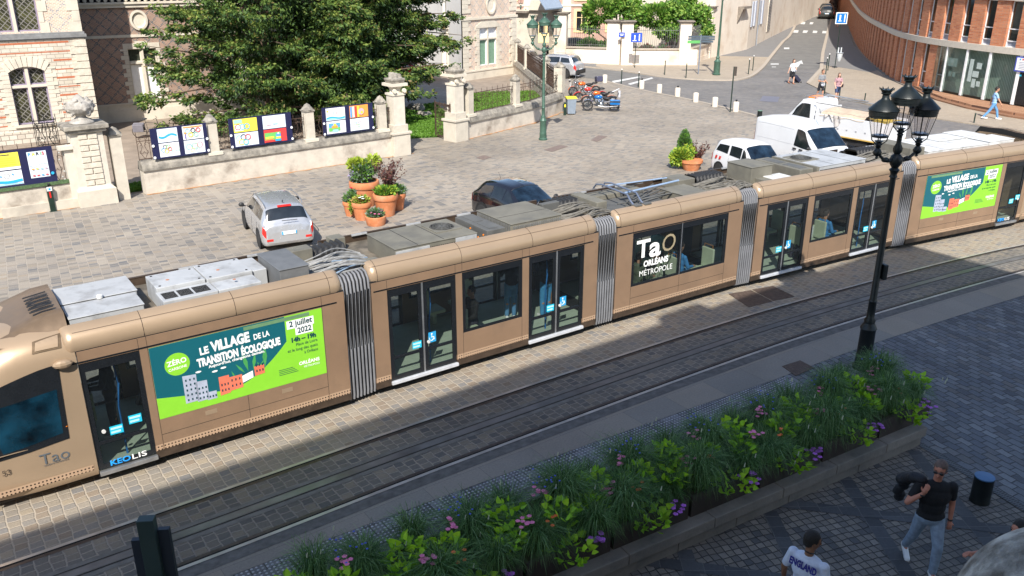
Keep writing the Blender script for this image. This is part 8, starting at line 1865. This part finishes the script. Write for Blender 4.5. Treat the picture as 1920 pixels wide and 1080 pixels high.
g = G(766, 192); t = thing('no_parking_board', 'small white notice with a no parking disc by the entrance lawn', 'sign', g); post(t, .9, .03, BLACK); m = MB(); m.b(-.32, .32, -.05, -.02, .75, 1.4); p = m.build('plate', PAPER, t); m = MB(); m.lathe([(.001, 0), (.12, 0), (.12, -.005)], (0, -.06, 1.25), 16, axis='Y'); m.build('disc_red', RED, p); m = MB(); m.lathe([(.001, 0), (.085, 0), (.085, -.005)], (0, -.066, 1.25), 16, axis='Y'); m.build('disc_blue', BLUE, p)
m = MB()
for j in range(2): m.b(-.22, .22, -.053, -.05, .83+.13*j, .87+.13*j)
m.build('print_bars', mat('grey_print', (0.3, 0.32, 0.4), .6), p)
t = thing('street_name_plate', 'dark blue street name plate on the corner pier', 'sign', (8.75, 70.75, 2.3), R(3)); m = MB(); m.b(-.25, .25, -.03, 0, 0, .35); p = m.build('plate', BLUE, t); m = MB(); m.b(-.18, .18, -.035, -.03, .2, .24); m.b(-.12, .12, -.035, -.03, .1, .14); m.build('print_bars', WHT, p)
# bins
g = G(750, 287); t = thing('litter_bin', 'green litter bin with a black lid against the tall entrance pier', 'bin', g); m = MB(); m.lathe([(.17, 0), (.175, .02), (.19, .55)], (0, 0, 0), 20); m.build('body', mat('bin_green', (0.03, 0.075, 0.06), .5, var=.2), t, smooth=40)
m = MB()
for a in range(20): q = R(18*a); m.tube([(.176*math.cos(q), .176*math.sin(q), .03), (.196*math.cos(q), .196*math.sin(q), .55)], .007, 4)
m.build('ribs', mat('bin_green_l', (0.06, 0.12, 0.09), .5), t); m = MB(); m.lathe([(.2, .53), (.22, .56), (.22, .66), (.19, .70), (.001, .73)], (0, 0, 0), 20); m.build('lid', BLACK, t, smooth=40)
def wheelie(loc, rz, label, col, lid, h=.95, s=1.0):
    t = thing('wheelie_bin', label, 'bin', loc, rz); m = MB(); w0, w1 = .21*s, .26*s
    m.add([(x*w, y*w*1.1, z) for z, w in ((.05, w0), (h*.9, w1)) for x, y in ((-1, -1), (1, -1), (1, 1), (-1, 1))], [(3, 2, 1, 0), (4, 5, 6, 7), (0, 1, 5, 4), (1, 2, 6, 5), (2, 3, 7, 6), (3, 0, 4, 7)]); m.b(-w1-.02, w1+.02, -w1*1.1-.02, w1*1.1+.02, h*.88, h*.92); m.build('body', col, t, bevel=.015)
    m = MB(); m.ext([(-w1-.03, -w1*1.2, h*.92), (-w1-.03, w1*1.25, h*.92), (-w1-.03, w1*1.25, h*1.0), (-w1-.03, 0, h*1.02), (-w1-.03, -w1*1.2, h*.96)], (2*w1+.06, 0, 0)); m.build('lid', lid, t, bevel=.01)
    for s_ in (-1, 1): m = MB(); m.cyl((s_*(w0-.03), w0, .08), (s_*(w0+.02), w0, .08), .08, n=12); m.build('wheel', RUBBER, t)
g = G(1070, 214); wheelie(g, R(8), 'grey wheelie bin with a yellow lid at the end of the garden wall', mat('bin_grey', (0.20, 0.24, 0.29), .5), mat('lid_yellow', (0.75, 0.60, 0.03), .45))
wheelie((1.35, 77.2, 0), R(-10), 'green wheelie bin behind the slim lantern post', mat('bin_bright_green', (0.02, 0.24, 0.09), .5), mat('lid_green2', (0.015, 0.18, 0.07), .5), 1.15, 1.5)
g = G(1059, 216); t = thing('corner_post', 'dark green service post squeezed between wall end and grey bin', 'post', g); m = MB(); m.b(-.08, .08, -.06, .06, 0, .72); m.build('post', DKGREEN, t, bevel=.01); m = MB(); m.b(-.04, .04, -.065, -.06, .45, .6); m.build('sticker', mat('lid_yellow', (0.75, 0.60, 0.03), .45), t)
g = G(100, 396); t = thing('parking_post', 'dark green post with a red stripe and blue symbol below the yellow poster', 'post', (g.x, g.y, 0), R(38)); m = MB(); m.b(-.085, .085, -.06, .06, 0, .85); m.b(-.12, .12, -.1, .1, 0, .02); m.build('post', DKGREEN, t, bevel=.01); m = MB(); m.b(-.03, .02, -.065, -.06, .48, .70); m.build('red_stripe', RED, t); m = MB(); m.b(-.08, .08, -.066, -.06, .72, .86); st_ = m.build('white_label', WHITEP, t); m = MB(); m.b(-.03, .04, -.07, -.066, .75, .82); m.build('blue_symbol', SKY, st_); m = MB(); m.tube([(0, 0, .85), (.0, 0, .95), (.04, 0, .97)], .03, 8); m.build('cap', BLACK, t)
# terracotta pots
TC = mat('terracotta', (0.52, 0.185, 0.075), .8, var=.12, vs=5, bump=.15, dirt=(0.58, 0.27, 0.15), ds=3); SOIL = mat('soil', (0.05, 0.035, 0.025), .95, var=.4)
def pot(px, r, h, label, low=False, z=0, blobs=(), n=0, size=.05, mts=None, extra=None, seed=0):
    g = G(px[0], px[1]); t = thing('terracotta_pot', label, 'flower pot', (g.x, g.y+r*.75, z), 0, 'terracotta pots grouped in the square'); m = MB()
    if low: pr = [(r*.85, 0), (r*.88, .02), (r, h*.75), (r*1.02, h*.95), (r*.98, h), (r*.88, h), (r*.86, h-.06)]
    else: pr = [(r*.66, 0), (r*.68, .02), (r*.9, h*.72), (r*.97, h*.74), (r*1.02, h*.8), (r*1.0, h*.97), (r*.97, h), (r*.86, h), (r*.84, h-.08)]
    m.lathe(pr, (0, 0, 0), 32); m.build('pot', TC, t, smooth=35); m = MB(); m.lathe([(.001, h-.06), (r*.86, h-.07)], (0, 0, 0), 20); m.build('soil', SOIL, t)
    if blobs:
        rng = np.random.default_rng(seed); Pp = [blobpts(rng, c, rr_, int(n/len(blobs)), .2) for c, rr_ in blobs]; leaves('plants', np.concatenate(Pp), size, mts, t, seed, 2.0, up=.5)
    return t
FG = [leafmat('pot_green', (0.08, 0.20, 0.02), (0.13, 0.28, 0.03)), leafmat('pot_lime', (0.28, 0.38, 0.03), (0.40, 0.48, 0.06)), leafmat('pot_mid', (0.05, 0.13, 0.03), (0.10, 0.18, 0.06)), leafmat('pot_grey', (0.15, 0.22, 0.15), (0.22, 0.28, 0.22)), leafmat('pot_purple', (0.06, 0.022, 0.025), (0.11, 0.04, 0.04)), leafmat('pot_lilac', (0.25, 0.20, 0.38), (0.35, 0.28, 0.48)), leafmat('pot_orange', (0.4, 0.2, 0.05), (0.45, 0.3, 0.1))]
pot((657, 407), .27, .50, 'small terracotta pot with red and white flowers at the left of the group', blobs=[((0, 0, .58), (.26, .2, .14)), ((.05, .1, .72), (.14, .14, .14))], n=700, mts=[FG[0], FG[3], FG[2]], seed=1)
pot((677, 415), .33, .60, 'medium terracotta pot with trailing greenery at front left', blobs=[((0, 0, .64), (.28, .22, .12)), ((-.3, -.05, .45), (.09, .1, .25))], n=900, mts=[FG[0], FG[1], FG[6]], seed=2)
pot((703, 425), .34, .30, 'low wide terracotta bowl with pink flowers at the very front', low=True, blobs=[((0, 0, .36), (.25, .2, .12))], n=500, mts=[FG[3], FG[2]], seed=3)
pot((722, 408), .42, .75, 'large terracotta pot with bright green herbs and the purple shrub behind it', blobs=[((0, 0, .84), (.33, .28, .13)), ((.25, 0, .85), (.15, .2, .1))], n=1500, size=.055, mts=[FG[0], FG[0], FG[1]], seed=4)
pot((744, 396), .30, .58, 'terracotta pot half hidden at the right of the group', blobs=[((0, 0, .68), (.28, .25, .16))], n=900, mts=[FG[0], FG[3]], seed=5)
tb = pot((682, 390), .52, .88, 'tallest terracotta pot at the back, overflowing with lime shrubs and lilac blooms', blobs=[((-.1, 0, 1.15), (.34, .25, .32)), ((.15, .1, 1.25), (.38, .25, .32)), ((-.25, -.1, 1.02), (.2, .2, .18))], n=3000, size=.05, mts=[FG[2], FG[3], FG[0]], seed=6)
rng = np.random.default_rng(9); leaves('lime_foliage', np.concatenate([blobpts(rng, c, r, 420, .1) for c, r in (((-.28, .1, 1.42), (.26, .2, .18)), ((.0, .15, 1.38), (.27, .2, .18)), ((.36, .15, 1.52), (.26, .2, .2)))]), .075, [FG[1]], tb, 9, 1.6, up=.6)
leaves('lilac_blooms', blobpts(rng, (-.34, -.14, 1.08), (.18, .14, .16), 260, .2), .035, [FG[5]], tb, 10)
def twiggy(label, loc, h, r, n, seed):
    t = thing('purple_shrub', label, 'shrub', loc); m = MB(); r_ = random.Random(seed); P = []
    for i in range(n):
        a = r_.uniform(0, 6.28); q = r*r_.uniform(.3, 1); hh = h*r_.uniform(.5, 1); pts = [Vector((0, 0, 0)), Vector((q*.35*math.cos(a), q*.35*math.sin(a), hh*.5)), Vector((q*math.cos(a), q*math.sin(a), hh))]; m.tube(pts, .01, 4, .004)
        for k in range(34): u = r_.uniform(.25, 1.0); p = pts[0].lerp(pts[1], min(1, 2*u)) if u < .5 else pts[1].lerp(pts[2], 2*u-1); P.append(p+Vector((r_.gauss(0, .03), r_.gauss(0, .03), r_.gauss(0, .03))))
    m.build('stems', BARK, t); leaves('crown', np.array([tuple(p) for p in P]), .045, [FG[4], FG[4], leafmat('pot_bronze', (0.14, 0.06, 0.04), (0.2, 0.08, 0.05))], t, seed, 1.6)
g = G(722, 408); twiggy('dark purple twiggy shrub rising from the large terracotta pot', (g.x+.10, g.y+.5, .7), 1.25, .62, 36, 3)
def flowers(label, pts, r, mtl, name='flower'):
    t = thing(name, label, 'flowers', pts[0]); m = MB()
    for p in pts: q = Vector(p)-Vector(pts[0]); m.lathe([(.001, .012), (r*.4, .0), (r, .02)], q, 7); 
    m.build('petals', mtl, t, smooth=50)
PK = mat('petal_pink', (0.75, 0.20, 0.38), .6); PR = mat('petal_red', (0.65, 0.02, 0.05), .6); PWh = mat('petal_white', (0.8, 0.8, 0.78), .6); PV = mat('petal_violet', (0.45, 0.13, 0.60), .6); PB = mat('petal_blue', (0.06, 0.09, 0.5), .6); PO = mat('petal_orange', (0.75, 0.15, 0.03), .6)
g = G(660, 402); flowers('red blooms over the small left terracotta pot', [(g.x-.02, g.y+.2, .86), (g.x+.03, g.y+.18, .84)], .05, PR); g = G(677, 415); flowers('white blooms over the front left terracotta pot', [(g.x+.06, g.y+.15, .78), (g.x-.02, g.y+.1, .76), (g.x+.1, g.y+.05, .74)], .055, PWh)
g = G(703, 425); flowers('pink blooms in the low terracotta bowl', [(g.x-.12, g.y+.1, .42), (g.x+.15, g.y+.02, .40), (g.x+.02, g.y, .41), (g.x+.2, g.y+.25, .46)], .045, PK)
# shrubs by the cars
g = G(1283, 316); bush('golden_shrub', 'golden green shrub in front of the small white car', 'shrub', (g.x, g.y, 0), [((-.15, 0, .5), (.42, .35, .32)), ((.1, .05, .72), (.3, .3, .25)), ((-.35, -.05, .35), (.25, .25, .2))], 2600, .07, [FG[1], FG[1], FG[0]], 31, parent_stems=(.02, .008))
bush('cone_conifer', 'small dark green cone conifer behind the golden shrub', 'shrub', (g.x+.02, g.y+.45, 0), [((0, 0, .95), (.26, .26, .4)), ((0, 0, 1.25), (.17, .17, .28))], 2200, .045, [FG[0], FG[2]], 32, parent_stems=(.03, .01), up=1.0)
twiggy('dark red twiggy shrub right of the golden shrub', (g.x+.55, g.y+.2, .2), .85, .5, 26, 7)
g = G(1300, 318); t = thing('terracotta_pot', 'terracotta pot holding the golden and red shrubs behind the tram', 'flower pot', (g.x-.1, g.y, 0)); m = MB(); m.lathe([(.3, 0), (.42, .3), (.46, .32), (.46, .42), (.4, .42)], (0, 0, 0), 24); m.build('pot', TC, t, smooth=35)
# ================================================================= FOREGROUND PLANTER
pd = math.atan2(13.08-9.65, 7.21-1.56); PLN = Matrix.Translation((7.21, 13.08, 0)) @ Matrix.Rotation(pd, 4, 'Z')
pt = thing('planter_bench', 'long low stone bench carrying the row of planter boxes in the foreground', 'planter', (7.21, 13.08, 0), pd)
PST = mat('planter_stone', (0.24, 0.21, 0.18), .85, var=.2, vs=3, bump=.5, bs=14, dirt=(0.13, 0.12, 0.11), ds=1.5); LEN = 14.5
m = MB()
x = 0
rr = random.Random(2)
while x > -LEN:
    L_ = rr.uniform(1.1, 1.7); m.b(x-L_+.008, x, 0, 1.5, 0, .20); x -= L_
m.build('base_block', PST, pt, bevel=.012); m = MB(); x = .04
while x > -LEN:
    L_ = rr.uniform(1.0, 1.6); m.b(x-L_+.008, x, -.05, 1.55, .20, .38); x -= L_
m.build('seat_slab', PST, pt, bevel=.015)
BOXM = mat('planter_brown', (0.045, 0.032, 0.027), .6, var=.3, vs=4)
GRA = [leafmat('grass_dark', (0.035, 0.10, 0.02), (0.065, 0.15, 0.03)), leafmat('grass_mid', (0.08, 0.19, 0.035), (0.13, 0.26, 0.055)), leafmat('grass_pale', (0.20, 0.33, 0.12), (0.28, 0.42, 0.18))]
LIMEF = [leafmat('lime_leaf', (0.30, 0.56, 0.015), (0.46, 0.72, 0.03)), leafmat('lime_leaf_b', (0.20, 0.44, 0.012), (0.32, 0.58, 0.025))]
def grasstuft(parent, c, r, h, n, seed, name='grass_tuft'):
    rng = np.random.default_rng(seed); K = 5; a = rng.uniform(0, 2*np.pi, n); rad = rng.uniform(.3, 1, n)*r; hh = h*rng.uniform(.55, 1.1, n); base = np.stack([rng.normal(0, r*.10, n), rng.normal(0, r*.10, n), np.zeros(n)], 1)+np.asarray(c)
    w = rng.uniform(.003, .006, n); V_ = np.empty((n, K, 2, 3)); dx, dy = np.cos(a), np.sin(a)
    for k in range(K):
        u = k/(K-1); out = rad*(u**1.25); z = hh*(np.sin(u*np.pi*.62)/math.sin(math.pi*.5)-.35*u**3)-.25*hh*(u**4)*rng.uniform(0, 1.6, n); p = base+np.stack([dx*out, dy*out, z], 1); ww = w*(1-u*.9); s = np.stack([-dy*ww, dx*ww, np.zeros(n)], 1)
        V_[:, k, 0] = p-s; V_[:, k, 1] = p+s
    me = bpy.data.meshes.new(name); me.vertices.add(n*K*2); me.vertices.foreach_set('co', V_.reshape(-1).astype(np.float32)); F = []
    b = (np.arange(n)*K*2)[:, None]
    for k in range(K-1): F.append(np.concatenate([b+2*k, b+2*k+1, b+2*k+3, b+2*k+2], 1))
    F = np.stack(F, 1).reshape(-1, 4).astype(np.int32); nf = len(F); me.loops.add(nf*4); me.loops.foreach_set('vertex_index', F.reshape(-1)); me.polygons.add(nf); me.polygons.foreach_set('loop_start', np.arange(0, nf*4, 4, dtype=np.int32)); me.polygons.foreach_set('loop_total', np.full(nf, 4, dtype=np.int32))
    for q in GRA: me.materials.append(q)
    mi = np.repeat(rng.choice([0, 1, 1, 0, 2], n), K-1); me.polygons.foreach_set('material_index', mi.astype(np.int32)); me.update(); me.validate()
    o = bpy.data.objects.new(name, me); C.objects.link(o); o.parent = parent; return o
def limeplant(parent, c, r, n, seed):
    rng = np.random.default_rng(seed); P = blobpts(rng, c, (r, r, r*.6), n, .3); vs = []; fs = []; q = random.Random(seed); m = MB()
    for p in P:
        d = (Vector(p)-Vector(c)); d.z = abs(d.z)*.6+.02; d.normalize(); s = q.uniform(.06, .10); t_ = d.cross(Vector((q.uniform(-1, 1), q.uniform(-1, 1), q.uniform(.2, 1)))).normalized(); nrm = d.cross(t_).normalized(); p = Vector(p)
        m.add([p, p+t_*s*.55+d*s*.1, p+t_*s*.45+d*s*.6, p+d*s*1.25-nrm*s*.2, p-t_*s*.45+d*s*.6, p-t_*s*.55+d*s*.1, p+d*s*.35+nrm*s*.12], [(6, 0, 1), (6, 1, 2), (6, 2, 3), (6, 3, 4), (6, 4, 5), (6, 5, 0)]); 
        k = q.randint(0, 1); 
        for _ in range(6): m.m[-1-_] = k
    o = m.build('sweet_potato_vine', LIMEF, parent, smooth=60); return o
def petalheads(parent, name, pts, r, mtl, sc=(1, 1, 1), up=False):
    m = MB()
    for p in pts:
        if up: m.caps(p, (p[0]+.01, p[1], p[2]+.055), .009, .006, 6)
        else:
            for k in range(5): a = k*1.257; m.ball((p[0]+r*.55*math.cos(a), p[1]+r*.55*math.sin(a), p[2]), r*.5, 6, 4, (1, 1, .35))
    m.build(name, mtl, parent, smooth=60)
LAB = ['planter box nearest the lamp post, at the far end of the stone bench', 'second planter box from the lamp post end', 'third planter box from the lamp post end', 'fourth planter box from the lamp post, middle of the visible row', 'fifth planter box from the lamp post end', 'sixth planter box from the lamp post end', 'seventh planter box, at the bottom edge of the photo', 'last planter box at the near left end of the bench']
BL = 1.36; q = random.Random(77)
for i in range(8):
    x1 = .34-i*(BL+.06); x0 = x1-BL; c = PLN @ Vector(((x0+x1)/2, .75, .38)); t = thing('planter_box', LAB[i], 'planter', c, pd, 'planter boxes on the stone bench')
    m = MB(); m.b(-BL/2, BL/2, -.60, -.55, 0, .34); m.b(-BL/2, BL/2, .55, .60, 0, .34); m.b(-BL/2, -BL/2+.05, -.55, .55, 0, .34); m.b(BL/2-.05, BL/2, -.55, .55, 0, .34); m.b(-BL/2+.05, BL/2-.05, -.55, .55, 0, .05); m.build('box', BOXM, t); m = MB(); m.b(-BL/2+.05, BL/2-.05, -.55, .55, .05, .29); m.build('soil', SOIL, t)
    for j, (gx, gy, r_, h_) in enumerate(((-.32, -.30, .78, .66), (.34, .24, .80, .78), (.44, -.42, .55, .48), (-.36, .46, .62, .58))):
        grasstuft(t, (gx+q.uniform(-.08, .08), gy+q.uniform(-.06, .06), .28), r_*q.uniform(.75, 1.08), h_*q.uniform(.75, 1.2), 1150 if j < 2 else 520, 100+i*7+j)
    limeplant(t, (.04+q.uniform(-.15, .1), -.62, .34), .32, 80, 300+i); limeplant(t, (-.64+q.uniform(-.05, .05), .05, .66), .30, 90, 400+i); limeplant(t, (.0+q.uniform(-.15, .15), -.15+q.uniform(-.1, .1), .66), q.uniform(.16, .28), q.randint(30, 70), 500+i); limeplant(t, (.60, -.30+q.uniform(-.1, .1), .62), .22, 50, 600+i)
    pts = lambda cx, cy, cz, n, s=.10: [(cx+q.uniform(-s, s), cy+q.uniform(-s, s), cz+q.uniform(-.04, .06)) for _ in range(n)]
    petalheads(t, 'pink_flower', pts(-.50, -.25, .72, 9)+pts(.0, .15, .78, 8), .034, PK); petalheads(t, 'violet_flower', pts(.34, -.72, .40, 10, .14), .04, PV); petalheads(t, 'red_flower', pts(-.12, -.40, .70, 4), .03, PO); petalheads(t, 'blue_flower', pts(.15, .2, .92, 12, .24), .016, PB)
    petalheads(t, 'seed_head', [(q.uniform(-.75, .75), q.uniform(-.95, .85), q.uniform(.45, .98)) for _ in range(11)], .01, mat('seed_head_cream', (0.50, 0.52, 0.38), .8), up=True)
# ================================================================= AT THE VIEWPOINT
# rounded stone ornament on the balustrade beside the viewpoint
m = MB(); g0 = Vector((1.42, 1.82, 6.22))
m.ball((0, 0, 0), .37, 28, 18); m.ball((.24, .05, .16), .27, 20, 12); m.ball((-.20, -.08, -.12), .23, 20, 12); m.lathe([(.25, -.6), (.3, -.5), (.2, -.42), (.3, -.3)], (0, 0, 0), 20)
t = thing('stone_ornament', 'blurred rounded grey stone ornament in the bottom right corner', 'ornament', (1.73, 2.04, 6.04))
def blur_stone():
    mm, nt, p = newmat('mottled_stone'); tc = nt.node('ShaderNodeTexCoord').outputs['Object']; f = nt.noise(tc, 9, 5, .6); nt.link(nt.bump(nt.noise(tc, 22, 5, .7), 1.0, .03), p.inputs['Normal'])
    nt.link(nt.ramp(f, [(.38, (0.13, 0.12, 0.105)), (.52, (0.30, 0.29, 0.27)), (.64, (0.55, 0.54, 0.51))]), p.inputs['Base Color']); p.inputs['Roughness'].default_value = .9; return mm
remesh(m.build('carved_stone', blur_stone(), t), .03, 6)
t = thing('flag_bracket', 'dark green metal bracket with two side plates at the bottom left edge', 'bracket', (-1.335, 2.62, 5.945), R(6)); t.scale = (.7, .7, 1); m = MB(); m.b(-.042, .042, -.06, .0, -1.4, .16); m.build('centre_bar', mat('bracket_green', (0.03, 0.055, 0.055), .4, .2), t, bevel=.003); m = MB(); m.b(-.10, -.042, -.02, .01, -1.4, .06); m.b(.042, .10, -.02, .01, -1.4, .10); m.build('side_plate', mat('bracket_navy', (0.02, 0.028, 0.045), .4, .2), t)
# ================================================================= parts that lie apart become parts of their own
def split_parts():
    bpy.context.view_layer.update()
    skip = ('crown', 'leaves', 'plants', 'grass', 'foliage', 'body', 'top', 'vine', 'bloom', 'cover', 'railing', 'stems', 'petals', 'crest', 'scrolls')
    sing = {'eyes': 'eye', 'advert_houses': 'advert_house', 'advert_clouds': 'advert_cloud', 'advert_towers': 'advert_tower', 'louvre_slots': 'louvre_slot', 'print_bars': 'print_bar', 'spokes': 'spoke', 'iron_rosettes': 'iron_rosette', 'sticker_text_bars': 'sticker_text_bar', 'board_lines': 'board_line', 'yellow_tools': 'yellow_tool', 'advert_leaves': 'advert_leaf', 'advert_windows': 'advert_window'}
    has = {o.parent.name for o in bpy.data.objects if o.parent}
    for o in list(bpy.data.objects):
        if o.type != 'MESH' or o.parent is None: continue
        base = o.name.split('.')[0]
        if any(w in base for w in skip): continue
        me = o.data; nv = len(me.vertices)
        if nv > 6000 or nv < 6: continue
        co = np.empty(nv*3, np.float32); me.vertices.foreach_get('co', co); co = co.reshape(-1, 3)
        mw = np.array(o.matrix_world); co = co @ mw[:3, :3].T+mw[:3, 3]
        ed = np.empty(len(me.edges)*2, np.int32); me.edges.foreach_get('vertices', ed); ed = ed.reshape(-1, 2)
        par = np.arange(nv)
        while True:
            a, b = par[ed[:, 0]], par[ed[:, 1]]; lo, hi = np.minimum(a, b), np.maximum(a, b); q = lo != hi
            if not q.any(): break
            np.minimum.at(par, hi[q], lo[q])
            while True:
                pp = par[par]
                if (pp == par).all(): break
                par = pp
        roots, isl = np.unique(par, return_inverse=True); k = len(roots)
        if k < 2 or k > 300: continue
        L = np.full((k, 3), np.inf); H = np.full((k, 3), -np.inf); np.minimum.at(L, isl, co); np.maximum.at(H, isl, co)
        sz = (H-L).max(1); gap = np.maximum(0, np.maximum(L[:, None]-H[None], L[None]-H[:, None]))
        near = np.sqrt((gap**2).sum(2)) <= np.maximum(.02, .5*np.maximum(sz[:, None], sz[None]))
        grp = np.arange(k)
        for _ in range(k):
            new = np.array([grp[near[i]].min() for i in range(k)])
            if (new == grp).all(): break
            grp = new
        gs = np.unique(grp)
        if len(gs) < 2 or len(gs) > 50: continue
        vg = grp[isl]
        for gi, g_ in enumerate(gs):
            bm = bmesh.new(); bm.from_mesh(me); bm.verts.ensure_lookup_table()
            bmesh.ops.delete(bm, geom=[bm.verts[i] for i in np.nonzero(vg != g_)[0]], context='VERTS')
            m2 = bpy.data.meshes.new(me.name); bm.to_mesh(m2); bm.free()
            for mm in me.materials: m2.materials.append(mm)
            if gi == 0: first = m2
            else:
                c = o.copy(); C.objects.link(c); c.data = m2; c.name = sing.get(base, base)
        o.data = first; o.name = sing.get(base, base)
import bmesh
split_parts()
